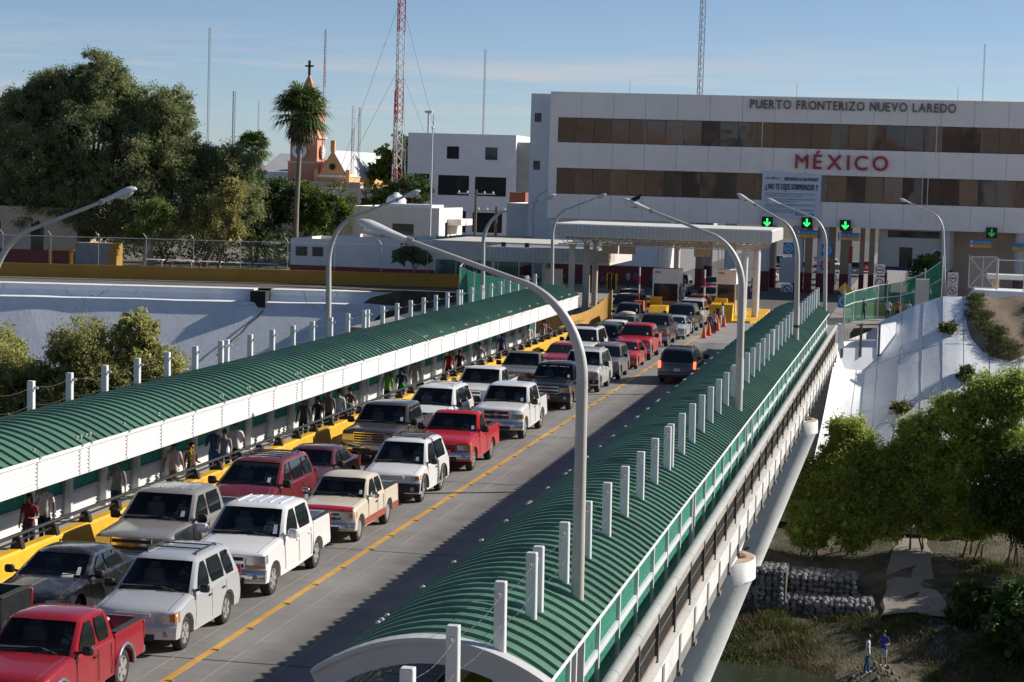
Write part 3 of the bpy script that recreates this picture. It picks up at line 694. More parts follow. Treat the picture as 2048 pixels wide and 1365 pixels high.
# ---- outer side of the right walkway: green net fence on a ledge
rf = thing('walkway_fence', 'white framed green net fence along the outer edge of the nearest walkway', 'fence', (-5.25,31,.1))
LEDGE = pm('ledge_grey', (.15,.155,.17), .7, .15, 1.5, .1, 20)
MB().box((-5.34,14,.1),(-5.16,134,.86)).obj('kerb_wall', LEDGE, rf, world=True)
MB().box((-5.17,14,.08),(-4.86,134,.72)).obj('ledge', LEDGE, rf, world=True)
GAPS = (36.0, 69.0, 102.0)
for (ya, yb) in [(25.8,28.4),(28.4,31.0)]+RB:
    L = yb-ya
    MB().cbox((-5.25,ya,1.62),(.13,.11,1.52)).obj('post', WHITE2, rf, world=True)
    if L < 1: continue
    gap = any(ya <= q < yb for q in GAPS)
    ya2 = ya+.9 if gap else ya
    if gap: MB().cbox((-5.25,ya2,1.62),(.11,.09,1.52)).obj('post', WHITE2, rf, world=True)
    MB().box((-5.30,ya2+.06,1.52),(-5.20,yb-.06,1.66)).obj('mid_rail', WHITE2, rf, world=True)
    MB().box((-5.295,ya2+.06,2.24),(-5.215,yb-.06,2.32)).obj('top_rail', WHITE2, rf, world=True)
    for z0, z1 in ((.88,1.51),(1.67,2.235)):
        MB().box((-5.262,ya2+.06,z0),(-5.25,yb-.06,z1)).obj('net_panel', MESHG, rf, world=True)
# outer parapet: round cap rail, pickets, dark posts
pr_ = thing('bridge_parapet', 'weathered concrete and picket parapet on the outer edge of the bridge', 'railing', (-4.8,14,.1))
CAPM = pm('parapet_cap', (.36,.37,.36), .7, .12, 1.5, .15, 25, dirt=.35, dirtcol=(.16,.15,.14))
BEAMM = pm('parapet_beam', (.33,.29,.26), .8, .12, 1.5, .15, 25, dirt=.4, dirtcol=(.14,.11,.09))
PICK = pm('picket_brown', (.12,.105,.095), .7, .2, 4, .1, 40)
cap = MB(); cap.tube([(0,.015,0),(0,3.035,0)], .115, 12); capm = cap.mesh('cap_rail', CAPM, True)
bea = MB(); bea.box((-.05,.06,1.16),(.06,2.99,1.33)); bea.box((-.05,.06,.38),(.05,2.99,.48)); beam_ = bea.mesh('beam', BEAMM)
pk = MB()
for i in range(15): y = .22+i*.186; pk.box((-.02,y-.018,.48),(.02,y+.018,1.16))
pk.box((-.028,.07,.80),(.028,2.98,.825))
pkm = pk.mesh('picket_panel', PICK)
po = MB(); po.box((-.07,-.055,.05),(.08,.055,1.34)); pom = po.mesh('post', pm('post_dark', (.06,.055,.05), .7, .2, 3))
bk = MB(); bk.box((-.10,-.16,-.42),(.14,.16,.34)); bk.box((-.12,-.19,-.52),(.18,.19,-.42)); bkm = bk.mesh('bracket', pm('bracket_grey', (.20,.19,.18), .8, .15, 2, .2, dirt=.4))
y0 = 35.84-3.05*6
for i in range(38):
    y = y0+i*3.05
    if y > 131.5: break
    put('cap_rail', capm, pr_, (-4.8, y, 1.42), world=True); put('beam', beam_, pr_, (-4.8, y, 0), world=True)
    put('picket_panel', pkm, pr_, (-4.8, y, 0), world=True); put('post', pom, pr_, (-4.8, y, 0), world=True); put('bracket', bkm, pr_, (-4.74, y+.02, -.05), world=True)
MB().box((-5.2,14,-.20),(-4.62,134,.34)).obj('edge_slab', pm('edge_white', (.60,.60,.58), .8, .1, 1, .2, 15, dirt=.35), pr_, world=True)
# haunched white girder and tapered piers
PIERM = pm('pier_white', (.78,.80,.79), .85, .1, .7, .35, 8, dirt=.4, dirtcol=(.25,.26,.25), streak=False)
gd = thing('bridge_girder', 'white haunched girder under the outer edge of the bridge', 'girder', (-5.2,64.5,-1))
def gz(y):
    d = min(abs(y-p) for p in (24.5,64.5,104.5,144.5)); return -1.35 + .95*sm(0,11,d)
g = MB(); top = []; bot = []
ysg = [14+i*1.0 for i in range(122)]
for a, b in zip(ysg, ysg[1:]):
    for x0, x1 in ((-5.6,-4.95),):
        g.add([(x0,a,gz(a)),(x1,a,gz(a)),(x1,b,gz(b)),(x0,b,gz(b)),(x0,a,-.2),(x1,a,-.2),(x1,b,-.2),(x0,b,-.2)], [(3,2,1,0),(1,2,6,5),(0,4,7,3)])
g.obj('girder', PIERM, gd, world=True)
g = MB(); g.box((-22.9,14,-1.0),(-8.6,134,-.56)); g.obj('deck_soffit', PIERM, gd, world=True)
for py in (64.5, 104.5):
    p = thing('bridge_pier', 'nearer white tapered pier with rounded cap' if py < 80 else 'farther white tapered pier with rounded cap, behind the dark bush', 'pier', (-8,py,-12), group='bridge piers')
    g = MB(); n_ = 17; lv = [(-1.36,-4.42),(-1.95,-4.40),(-2.05,-4.50),(-5.5,-5.75),(-13.5,-8.7)]; rings = []
    for z, xe in lv:
        ring = []
        hw = 1.5 if z > -2.2 else 1.4
        for k in range(n_): a = -pi/2 + pi*k/(n_-1); ring.append((xe-1.1+1.1*cos(a), py+hw*sin(a), z))
        ring += [(-20,py+hw,z),(-20,py-hw,z)]; rings.append(ring)
    m_ = n_+2; vs = [q for r in rings for q in r]; fs = []
    for i in range(len(lv)-1):
        for k in range(m_): j = (k+1) % m_; fs.append((i*m_+k,(i+1)*m_+k,(i+1)*m_+j,i*m_+j))
    fs.append(tuple(range(m_)))
    g.add(vs, fs); g.obj('shaft', PIERM, p, True, world=True)
    MB().add([(q[0]-.04,q[1]*.985+py*.015,-1.345) for q in rings[0]], [tuple(range(m_))]).obj('cap_top', pm('cap_soil', (.36,.28,.22), .95, .2, 2, .3), p, world=True)
    MB().lathe([(.30,0),(.30,.08),(.22,.12),(.10,.2)], (-5.0,py,-1.36), 12).obj('bearing', pm('rust_brown', (.16,.08,.05), .9, .3, 5, .2), p, world=True)
# abutment block with its little picket opening
ab = thing('abutment', 'white abutment wall with picket railing at the far end of the bridge', 'abutment', (-4.2,135,-1))
g = MB(); g.box((-23,134.0,-9),(-4.72,136.5,-.03)); g.add([(-4.72,134.6,-3.5),(-2.15,137.3,-3.2),(-2.15,137.3,-.05),(-4.72,134.6,-.02),(-4.72,141,-3.5),(-2.15,141,-3.2),(-2.15,141,-.05),(-4.72,141,-.02)], [(0,1,2,3),(3,2,6,7),(1,5,6,2)])
g.box((-4.70,134.7,-.02),(-4.35,135.3,1.5)); g.add([(-2.3,137.0,-.5),(-1.2,139.0,-.3),(-1.2,139.0,1.45),(-2.3,137.0,1.3),(-2.3,138.4,-.5),(-1.2,140.4,-.3),(-1.2,140.4,1.45),(-2.3,138.4,1.3)], [(0,1,2,3),(3,2,6,7),(1,5,6,2),(0,3,7,4)])
g.obj('wall', EMB, ab, world=True)
def ry(p, q, t, z): return Vector((lerp(p[0],q[0],t), lerp(p[1],q[1],t), z))
A_, B_ = (-4.4,134.9), (-2.2,137.2)
g = MB()
for zz, w in ((1.5,.10),(1.30,.16),(.45,.10)): g.bar(ry(A_,B_,0,zz), ry(A_,B_,1,zz), .08, w)
g.obj('beam', BEAMM, ab, world=True)
g = MB()
for i in range(27): g.bar(ry(A_,B_,(i+.5)/27,.45), ry(A_,B_,(i+.5)/27,1.28), .03)
g.obj('picket_panel', PICK, ab, world=True)
for t_ in (.0,.5,1): MB().bar(ry(A_,B_,t_,-.6), ry(A_,B_,t_,1.52), .16).obj('post', PICK, ab, world=True)

# ---- street lamps
LAMPG = pm('lamp_galvanised', (.46,.46,.45), .5, .12, 2, .06, 30, metal=.2, dirt=.3, dirtcol=(.22,.21,.20))
LAMPP = pm('lamp_pole_concrete', (.50,.47,.43), .75, .1, 2, .1, 20, dirt=.45, dirtcol=(.25,.22,.19), streak=True)
LENS = glassy('lamp_lens', (.75,.76,.72), .15, trans=.6)
HEADM = pm('lamp_head', (.60,.62,.62), .4, .06, 3, .04, 20, dirt=.3, dirtcol=(.35,.32,.3))
def lamp(loc, ang, label, h=8.6, arm=3.8, zs=6.4, lean=0, band=False, rr=.12):
    t = thing('street_lamp', label, 'street lamp', loc, ang, 'street lamps of the bridge and plaza')
    g = MB(); g.tube([(0,0,0),(lean*zs*.5,0,zs*.5),(lean*zs,0,zs)], [rr,rr*.93,rr*.82], 12); g.obj('pole', LAMPP, t, True)
    a = Vector((lean*zs,0,zs)); n_ = 14; pts = []
    ex, ez = arm*.42, (h-zs)*.72
    for i in range(n_+1):
        q = i/n_*pi/2*.86; pts.append(a + Vector((ex*(1-cos(q)), 0, ez*sin(q))))
    d = (pts[-1]-pts[-2]).normalized(); end = a + Vector((arm*.88,0,h-zs-.08))
    pts.append(end)
    N = len(pts); g = MB(); g.tube(pts, [rr*.82 - (rr*.82-.045)*(i/(N-1))**1.5 for i in range(N)], 10); g.obj('arm', LAMPG, t, True)
    d = (end-pts[-2]).normalized(); ang2 = -math.atan2(d.z, d.x)
    hd = MB(); prof = [(0,.05,.05),(.10,.07,.06),(.35,.11,.08),(.60,.15,.11),(.78,.16,.12),(.92,.13,.09),(1.0,.05,.04)]
    rings = []
    for (x,w,hh) in prof: rings.append([(x, w*cos(2*pi*k/12), max(-.035, hh*sin(2*pi*k/12))) for k in range(12)])
    vs = [p for r in rings for p in r]; fs = [(i*12+k,i*12+(k+1)%12,(i+1)*12+(k+1)%12,(i+1)*12+k) for i in range(6) for k in range(12)] + [tuple(range(11,-1,-1)), tuple(range(72,84))]
    hd.add(vs, fs); o = hd.obj('lamp_head', HEADM, t, True); o.location = end - d*.1; o.rotation_euler = (0,ang2,0)
    le = MB(); le.sphere((.68,0,-.03),(.24,.13,.12),12,8); l_ = le.obj('lens', LENS, o, True)
    ca = MB(); ca.tube([(-.05,0,0),(.06,0,0)], .07, 10); ca.obj('clamp', GREY, o)
    if band: MB().lathe([(rr*1.08,0),(rr*1.08,.12)], (lean*3.1,0,3.1), 12).obj('band', DARK, t)
    return t
PI = pi
lamp((-5.50,36.3,.1), PI, 'largest street lamp, beside the nearest green roof, arm reaching left', 8.7, 3.62, 6.3, .010)
lamp((-5.50,69.6,.1), PI, 'street lamp whose pole stands on the nearest roof halfway along, a bird on its head', 8.95, 3.55, 6.4, .008, rr=.14)
lamp((-5.50,103.0,.1), PI, 'street lamp with dark bands on its pole near the far end of the nearest roof', 9.0, 2.5, 6.2, .02, band=True, rr=.14)
lamp((-5.30,130.5,.1), PI, 'slender lamp at the far end of the nearest roof, in front of the white notice', 8.8, 3.15, 6.4, .03, rr=.13)
lamp((-23.15,51.2,.1), 0, 'street lamp at the left edge with only its curved arm and head in view', 8.95, 3.45, 6.1)
lamp((-22.9,82.7,.1), 0, 'street lamp behind the crowded walkway roof, left of the low white building', 8.9, 3.2, 6.2, -.02, rr=.13)
lamp((-23.0,114.0,.1), 0, 'street lamp where the embankment meets the green netted walkway', 8.75, 3.45, 6.2, -.02, rr=.13)
lamp((-23.2,137.5,.1), 0, 'street lamp at the far end of the crowded walkway roof', 8.7, 2.95, 6.2, -.02, rr=.13)
lamp((-36.6,205.0,.0), 0, 'small distant lamp against the left end of the white office building', 9.3, 2.0, 6.8, -.02)
lamp((2.3,172.0,.2), PI, 'leaning street lamp behind the white embankment at right', 8.8, 3.0, 6.3, .07, rr=.12)
# ---------------------------------------------------------------- buildings
def facade(g, u0, u1, z0, z1, y, holes, depth=.15, mi=0, axis='y', flip=False):
    """wall sheet with real openings and reveals; holes = (u0,u1,z0,z1)"""
    us = sorted({u0,u1,*[h[0] for h in holes],*[h[1] for h in holes]}); zs = sorted({z0,z1,*[h[2] for h in holes],*[h[3] for h in holes]})
    P = (lambda u,d,z: (u,y+d,z)) if axis == 'y' else (lambda u,d,z: (y-d,u,z))
    for a,b in zip(us,us[1:]):
        for c,d in zip(zs,zs[1:]):
            um, zm = (a+b)/2, (c+d)/2
            if any(h[0] < um < h[1] and h[2] < zm < h[3] for h in holes): continue
            g.add([P(a,0,c),P(b,0,c),P(b,0,d),P(a,0,d)], [(0,1,2,3)], mi)
    for (a,b,c,d) in holes:
        for p,q in (((a,c),(b,c)),((b,c),(b,d)),((b,d),(a,d)),((a,d),(a,c))):
            g.add([P(p[0],0,p[1]),P(q[0],0,q[1]),P(q[0],depth,q[1]),P(p[0],depth,p[1])], [(0,1,2,3)], mi)
PANE = glassy('pane_dark', (.025,.03,.035), .08, .1)
FRAME = pm('frame_dark', (.05,.05,.05), .5, .1, 3)
def windows(t, holes, y, axis='y', depth=.14, bars=0, pane=None, frame=None, mull=1):
    for (a,b,c,d) in holes:
        fr = MB(); w = .05
        P = (lambda u,dd,z: (u,y+dd,z)) if axis == 'y' else (lambda u,dd,z: (y-dd,u,z))
        def bx(a0,b0,c0,d0,e0=depth-.05,e1=depth): 
            p, q = P(a0,e0,c0), P(b0,e1,d0); fr.box(tuple(map(min,zip(p,q))), tuple(map(max,zip(p,q))))
        bx(a+.01,b-.01,c+.01,c+w); bx(a+.01,b-.01,d-w,d-.01); bx(a+.01,a+w,c+w,d-w); bx(b-w,b-.01,c+w,d-w)
        for k in range(1, mull+1):
            u = lerp(a,b,k/(mull+1)); bx(u-.02,u+.02,c+w,d-w)
        for k in range(bars):
            u = lerp(a,b,(k+.5)/bars); bx(u-.012,u+.012,c-.03,d+.03,-.06,-.04)
        o = fr.obj('window', frame or FRAME, t, world=True)
        pn = MB(); p, q = P(a+w,depth-.03,c+w), P(b-w,depth-.02,d-w); pn.box(tuple(map(min,zip(p,q))), tuple(map(max,zip(p,q))))
        pn.obj('pane', pane or PANE, o, world=True)

def put_text(txt, x0, x1, z, y, size, mat, parent, bold=0., depth=.02, name='lettering', shear=0):
    """upright lettering facing -Y, stretched to run from x0 to x1, base line at z"""
    me = text_mesh(txt, 1, depth/size, mat, bold, 'LEFT', shear)
    xs_ = [v.co.x for v in me.vertices]; a, b = min(xs_), max(xs_)
    sx = (x1-x0)/(b-a)
    o = put(name, me, parent, (x0-a*sx, y, z), world=True); o.rotation_euler = (pi/2,0,0); o.scale = (sx, size, size)
    return o
def put_letters(txt, x0, x1, z, y, size, mat, parent, bold, depth, gap):
    """each letter an object of its own"""
    ws = []; pen = 0
    for ch in txt:
        if ch == ' ': pen += .20; continue
        me = text_mesh(ch, 1, depth/size, mat, 0 if ch == 'M' else bold); xs_ = [v.co.x for v in me.vertices]; ws.append((me, pen-min(xs_))); pen += max(xs_)-min(xs_)+gap
    pen -= gap; sx = (x1-x0)/pen
    for me, off in ws:
        o = put('letter', me, parent, (x0+off*sx, y, z), world=True); o.rotation_euler = (pi/2,0,0); o.scale = (sx,size,size)

STUC = pm('office_stucco', (.90,.83,.76), .85, .06, .25, .2, 12, dirt=.22, dirtcol=(.42,.39,.36))
WINE = pm('wine_paint', (.16,.022,.025), .6, .12, 1, .05)
OGLASS = bpy.data.materials.new('office_glass'); OGLASS.use_nodes = True
def _og():
    n = OGLASS.node_tree; L = n.links.new; b = n.nodes['Principled BSDF']
    b.inputs['Base Color'].default_value = (.34,.28,.235,1); b.inputs['Metallic'].default_value = .40; b.inputs['Roughness'].default_value = .05
    g = n.nodes.new('ShaderNodeNewGeometry'); oi = n.nodes.new('ShaderNodeObjectInfo')
    no = n.nodes.new('ShaderNodeTexNoise'); no.inputs['Scale'].default_value = .55; no.inputs['Detail'].default_value = 1.5; L(g.outputs['Position'], no.inputs['Vector'])
    bp = n.nodes.new('ShaderNodeBump'); bp.inputs['Strength'].default_value = .10; bp.inputs['Distance'].default_value = .12; L(no.outputs['Fac'], bp.inputs['Height']); L(bp.outputs['Normal'], b.inputs['Normal'])
    mr = n.nodes.new('ShaderNodeMapRange'); mr.inputs['To Min'].default_value = .75; mr.inputs['To Max'].default_value = 1.1; L(oi.outputs['Random'], mr.inputs['Value'])
    v = n.nodes.new('ShaderNodeVectorMath'); v.operation = 'SCALE'; v.inputs[0].default_value = (.13,.105,.088); L(mr.outputs['Result'], v.inputs['Scale']); L(v.outputs['Vector'], b.inputs['Base Color'])
_og()
OY = 204.0
ob = thing('office_building', 'long white customs office building with two dark ribbon windows and red country name', 'building', (-12,OY,0))
BX0, BX1 = -35.2, 26.
TOPZ, S1T, S1B, S2T, S2B, OVB = 18.30, 15.93, 13.55, 11.12, 8.63, 6.29
# front wall: stucco panels with joints, cut by the ribbon windows
PW = (BX1-BX0)/20
for z0, z1 in ((S1T,TOPZ),(S2T,S1B),(OVB,S2B)):
    pan = MB(); pan.box((.012,0,0),(PW-.012,.3,z1-z0)); me = pan.mesh('wall_panel', STUC)
    for i in range(20): put('wall_panel', me, ob, (BX0+i*PW, OY, z0), world=True)
g = MB(); g.box((BX0,OY+.3,OVB),(BX1,OY+14,TOPZ-.06)); g.box((BX0+.01,OY+.02,S1B),(BX0+.8,OY+.3,S1T)); g.box((BX0+.01,OY+.02,S2B),(BX0+.8,OY+.3,S2T))
g.obj('main_block', STUC, ob, world=True)
MB().box((BX0+.0,OY-.04,TOPZ-.05),(BX1,OY+.5,TOPZ+.06)).obj('parapet', STUC, ob, world=True)
gw = 1.72; pan = MB(); pan.box((.02,0,0),(gw-.02,.03,S1T-S1B-.06)); pme = pan.mesh('pane', OGLASS)
for z in (S1B+.03, S2B+.03+0):
    x = BX0+.82; i = 0
    while x < BX1-gw:
        put('pane', pme, ob, (x, OY+.12, z), rot=(R.uniform(-.014,.010),0,R.uniform(-.02,.02)), scale=(1,1,1 if z > 12 else (S2T-S2B-.06)/(S1T-S1B-.06)), world=True); x += gw
fr = MB()
for z0, z1 in ((S1B,S1T),(S2B,S2T)):
    fr.box((BX0+.8,OY+.05,z0),(BX1,OY+.2,z0+.06)); fr.box((BX0+.8,OY+.05,z1-.06),(BX1,OY+.2,z1))
    x = BX0+.82
    while x < BX1: fr.box((x-.02,OY+.09,z0+.06),(x+.02,OY+.15,z1-.06)); x += gw*(4 if int(x*7)%3 else 2)
fr.obj('window_frame', FRAME, ob, world=True)
# stair tower at the left end
g = MB(); facade(g, -38.9, -35.3, -.1, 18.55, 214, [(-38.5,-37.8,15.7,16.6),(-38.5,-37.8,10.9,11.8)], .3); g.box((-38.9,214.32,0),(-35.25,222,18.55)); g.add([(-38.9,214,-.1),(-38.9,222,-.1),(-38.9,222,18.55),(-38.9,214,18.55)],[(0,1,2,3)]); g.add([(-38.9,214,18.55),(-35.25,214,18.55),(-35.25,222,18.55),(-38.9,222,18.55)],[(0,1,2,3)])
g.obj('stair_tower', WHITE, ob, world=True); windows(ob, [(-38.5,-37.8,15.7,16.6),(-38.5,-37.8,10.9,11.8)], 214, depth=.25)
# ground floor: white wall with wine dado at left, columns, guard rooms at right
g = MB(); facade(g, BX0+.2, -24.3, 1.9, OVB-.002, OY+1.0, []); g.box((BX0+.2,OY+1.02,0),(-24.3,OY+13,OVB-.01)); g.obj('ground_wall', WHITE, ob, world=True)
MB().box((BX0+.15,OY+.95,0),(-24.25,OY+1.05,1.9)).obj('dado', WINE, ob, world=True)
COLW = pm('column_white', (.62,.61,.60), .6, .06, 1, .05, dirt=.3)
TAN = pm('tan_wood', (.36,.25,.16), .6, .12, 1.5, .05)
def column(x, y, r, parent, square=False, mat=None, z1=None):
    z1 = z1 or OVB-.005
    g = MB(); h = MB()
    if square: g.box((x-r,y-r,1.9),(x+r,y+r,z1)); h.box((x-r-.02,y-r-.02,0),(x+r+.02,y+r+.02,1.9))
    else: g.lathe([(r,1.9),(r,z1)], (x,y,0), 18); h.lathe([(r+.02,0),(r+.02,1.9)], (x,y,0), 18)
    o = g.obj('column', mat or COLW, parent, not square, world=True); h.obj('column_base', WINE, o, not square, world=True)
for x, sq, mt, r in ((-11.2,0,COLW,.55),(-10.2,1,TAN,.35),(-8.8,0,COLW,.60),(-8.0,1,TAN,.3),(-6.7,1,TAN,.52),(-5.2,1,TAN,.22),(-4.3,1,TAN,.25),(-14.3,0,COLW,.45),(-17.6,0,COLW,.55),(2.5,0,COLW,.45),(9.2,0,COLW,.45),(-20.5,1,TAN,.35)):
    column(x, OY+1.2, r, ob, sq, mt)
for x in (-20.5,-14.2,-8.8,-3.4): column(x, OY+9, .5, ob)
GW = pm('guard_wall', (.60,.57,.52), .8, .06, .6, .1, dirt=.2, dirtcol=(.4,.36,.3))
hol = [(-1.75,-.55,2.55,4.6),(-2.9,1.9,5.5,6.15)]
g = MB(); facade(g, -3.6, 3.2, 2.45, OVB-.01, OY+1.6, hol, .2); g.box((-3.6,OY+1.85,2.6),(3.2,OY+8,OVB-.02)); g.box((-3.6,OY+1.6,2.40),(3.2,OY+8,2.62))
g.box((1.5,OY+1.65,0),(3.2,OY+8,2.4)); g.obj('guard_room', GW, ob, world=True)
windows(ob, hol, OY+1.6, depth=.2, mull=0)
MB().box((-3.3,OY+1.50,2.42),(1.1,OY+1.58,2.75)).obj('door_sign', pm('sign_navy', (.02,.05,.16), .5, .1, 2), ob, world=True)
g = MB(); g.box((3.2,OY+3,0),(18,OY+10,OVB-.03)); g.obj('tan_wall', pm('tan_stucco', (.50,.38,.27), .85, .08, .5, .2, 12), ob, world=True)
MB().box((1.5,OY+1.60,0),(3.22,OY+1.66,1.9)).obj('dado', WINE, ob, world=True)
# air conditioner
ac = thing('air_conditioner', 'white air conditioner unit with round fan on the guard room wall', 'air conditioner', (1.9,OY+1.4,3.6))
MB().cbox((0,0,.45),(1.15,.35,.85),bev=.02).obj('case', WHITE, ac); MB().lathe([(.34,0),(.36,.03),(.30,.03),(.28,.01)], (-.15,-.21,.45), 20, axis='y').obj('fan_guard', DARK, ac)
MB().box((-.6,-.1,-.02),(.6,.25,.02)).obj('shelf', GREY, ac)
# lettering
RED = pm('letter_red', (.40,.028,.04), .5, .08, 2, .02)
BRN = pm('letter_brown', (.16,.125,.10), .6, .15, 2, .02)
put_letters('MÉXICO', -11.7, -3.12, 11.68, OY-.16, 1.95, RED, ob, .012, .10, .24)
put_letters('PUERTO  FRONTERIZO  NUEVO  LAREDO', -16.15, 2.85, 17.2, OY-.12, 1.18, BRN, ob, .01, .06, .14)
# thin rods on the front
for x, z0, z1 in ((-14.9,13.0,16.2),(1.2,12.8,16.2),(.1,7.0,11.6),(.6,8.0,11.3)):
    MB().tube([(x,OY-.1,z0),(x,OY-.1,z1)], .035, 6).obj('drain_rod', WHITE, ob, world=True)
for x in (-28,-12,3): MB().tube([(x,OY+3,TOPZ),(x,OY+3,TOPZ+1.5)], .03, 5).obj('roof_rod', GREY, ob, world=True)

# white notice with the warning text
bn = thing('banner', 'white notice with black printed warning hung under the red country name', 'banner', (-12,OY-.1,7.2))
BNW = pm('banner_white', (.60,.66,.74), .6, .04, .8, .05)
g = MB(); rows = []
for j in range(13):
    rows.append([(lerp(-14.72,-9.2,i/12)+.0, OY-.16-.03*sin(i*.9+j*.5), lerp(7.12,11.38,j/12)-.022*(i)) for i in range(13)])
g.grid(rows); g.grid([[(p[0],OY-.10,p[2]) for p in reversed(r)] for r in rows]); g.obj('sheet', BNW, bn, world=True)
INK = pm('ink_black', (.02,.02,.025), .7, 0, 1, 0); INKG = pm('ink_grey', (.28,.32,.38), .7, 0, 1, 0)
yy = OY-.215
put_text('¡¡ NO TE DEJES SORPRENDER !!', -14.42, -9.52, 9.68, yy, .74, INK, bn, .02, .01)
put_text('BIENVENIDO A CASA PAISANO', -12.65, -9.5, 10.52, yy, .46, INK, bn, .015, .01, shear=.25)
put_text('ADUANA', -14.45, -13.85, 10.62, yy, .26, INKG, bn, .01, .01); put_text('MÉXICO', -13.55, -12.98, 10.60, yy, .26, INKG, bn, .01, .01)
for c_, x_, z_ in (((.02,.2,.06),-13.78,10.62),((.5,.03,.03),-13.66,10.72)): MB().box((x_-.07,yy,z_),(x_+.07,yy+.012,z_+.14)).obj('emblem', pm('emblem_%d' % int(c_[0]*100), c_, .6, 0, 1, 0), bn, world=True)
tl = NOTICE
for i, (s_, z_) in enumerate(zip(tl, (9.22,9.0,8.72,8.5,8.18,7.98,7.72,7.52))):
    w_ = 4.75 if i % 2 == 0 else (3.6,3.0,2.2,3.4)[i//2]
    put_text(s_, -14.45, -14.45+w_, z_-.02*0, yy, .17, INKG, bn, .005, .01)
put_text('EN TU ESTANCIA', -11.5, -9.75, 7.28, yy, .28, INK, bn, .01, .01)

# lane signals and lane boards
GRN = emis('signal_green', (.02,1.0,.10), 2.2); SBLK = pm('signal_black', (.012,.013,.012), .5, .1, 3)
BLUE = pm('board_blue', (.03,.24,.55), .5, .06, 2); ORG = pm('board_orange', (.75,.36,.03), .5, .06, 2); SW = pm('sign_white', (.75,.75,.74), .5, .04, 3)
for i, (x, z, bxo) in enumerate(((-14.1,6.55,.35),(-10.4,6.62,.05),(-6.82,6.5,.35),(6.57,6.25,-.95))):
    t = thing('lane_signal', ('leftmost green lane arrow, above the toll canopy','green lane arrow under the white notice','green lane arrow just right of the white notice','dim green lane arrow at the far right above the tan wall')[i], 'signal', (x,OY-.3,z), group='lane signals')
    MB().cbox((0,0,0),(1.0,.24,1.0),bev=.02).obj('case', SBLK, t)
    g = MB(); g.prism([(-.07,.36),(.07,.36),(.07,-.12),(.26,.06),(.33,-.04),(0,-.38),(-.33,-.04),(-.26,.06),(-.07,-.12)][::-1], 'y', -.145, -.125)
    g.obj('arrow', GRN if i < 3 else emis('signal_green_dim', (.01,.35,.06), .5), t)
    b = thing('lane_board', ('blue and orange lane board under the leftmost green arrow, half behind the toll canopy','blue and orange lane board under the second green arrow','blue and orange lane board under the third green arrow','blue and orange lane board at the far right')[i], 'sign', (x+bxo,OY+.2,z-1.15), group='lane boards')
    MB().cbox((0,0,.28),(2.0,.08,.36)).obj('blue_strip', BLUE, b); MB().cbox((0,0,-.09),(2.0,.08,.36)).obj('orange_strip', ORG, b)
    for zz, s_ in ((.18,'Nada que Declarar'),(-.19,'Nothing to Declare')):
        me = text_mesh(s_, .2, .01, SW); o = put('lettering', me, b, (-.62,-.05,zz)); o.rotation_euler = (pi/2,0,0); o.scale = (1.62/max(v.co.x for v in me.vertices),.22/.2,1)
        MB().lathe([(.13,0),(.13,.012)], (-.8,-.055,zz+.09), 14, axis='y').obj('disc', SW, b)
    MB().tube([(.0,.05,.4),(.0,.05,.9)], .04, 6).obj('hanger', GREY, b)
b = thing('lane_board', 'blue and orange lane board cut off by the right edge of the photo', 'sign', (9.5,OY+.2,4.9), group='lane boards')
MB().cbox((0,0,.28),(2.0,.08,.36)).obj('blue_strip', BLUE, b); MB().cbox((0,0,-.09),(2.0,.08,.36)).obj('orange_strip', ORG, b)

# round and square signs on the columns and posts
def sq_sign(name, label, loc, w, h, bgm, draw=None, ring=None, txt=None, txtm=None, ts=.5, post=0, draw2=False):
    pass
    t = thing(name, label, 'sign', loc)
    if draw2: MB().box((-w*.24,-.024,-.05),(w*.24,-.018,.05)).obj('word_bar', INK, t)
    MB().cbox((0,0,0),(w,.03,h)).obj('plate', bgm, t)
    if ring:
        g = MB(); r = min(w,h)*.40; n_ = 24
        for k in range(n_):
            a, b_ = 2*pi*k/n_, 2*pi*(k+1)/n_
            g.add([(r*cos(a),-.02,r*sin(a)),(r*cos(b_),-.02,r*sin(b_)),(r*.8*cos(b_),-.02,r*.8*sin(b_)),(r*.8*cos(a),-.02,r*.8*sin(a))], [(0,1,2,3)])
        g.obj('ring', ring, t)
    if draw == 'slash':
        g = MB(); g.bar((-w*.26,-.024,h*.26),(w*.26,-.024,-h*.26), .008, w*.08); g.obj('slash', ring, t)
        g = MB(); g.bar((0,-.021,-h*.18),(0,-.021,h*.14),.004,w*.09); g.bar((-w*.14,-.021,h*.0),(w*.14,-.021,h*.04),.004,w*.06); g.obj('figure', INK, t)
    if txt:
        me = text_mesh(txt, ts, .006, txtm, .01, 'CENTER'); o = put('lettering', me, t, (0,-.024,-ts*.35)); o.rotation_euler = (pi/2,0,0)
    if post: MB().tube([(0,.05,-loc[2]+.0),(0,.05,h*.4)], .035, 6).obj('post', GREY, t)
    return t
REDR = pm('sign_red', (.5,.03,.03), .5, .05, 2)
sq_sign('speed_sign', 'blue square speed sign on the left white column', (-12.05,OY+.5,4.15), 1.0, 1.1, BLUE, ring=SW, txt='60', txtm=SW, ts=.42)
sq_sign('speed_sign', 'blue square speed sign beside the slender lamp pole', (-8.45,OY+.5,4.12), 1.0, 1.1, BLUE, ring=SW, txt='60', txtm=SW, ts=.42)
sq_sign('notice_board', 'grey notice board on the left white column', (-12.05,OY+.48,2.1), 1.6, 2.4, pm('notice_grey', (.50,.50,.50), .7, .1, 8))
sq_sign('no_entry_sign', 'white prohibition sign on the wine base of the left column', (-12.05,OY+.46,.22), 1.1, 1.1, SW, 'slash', INK)
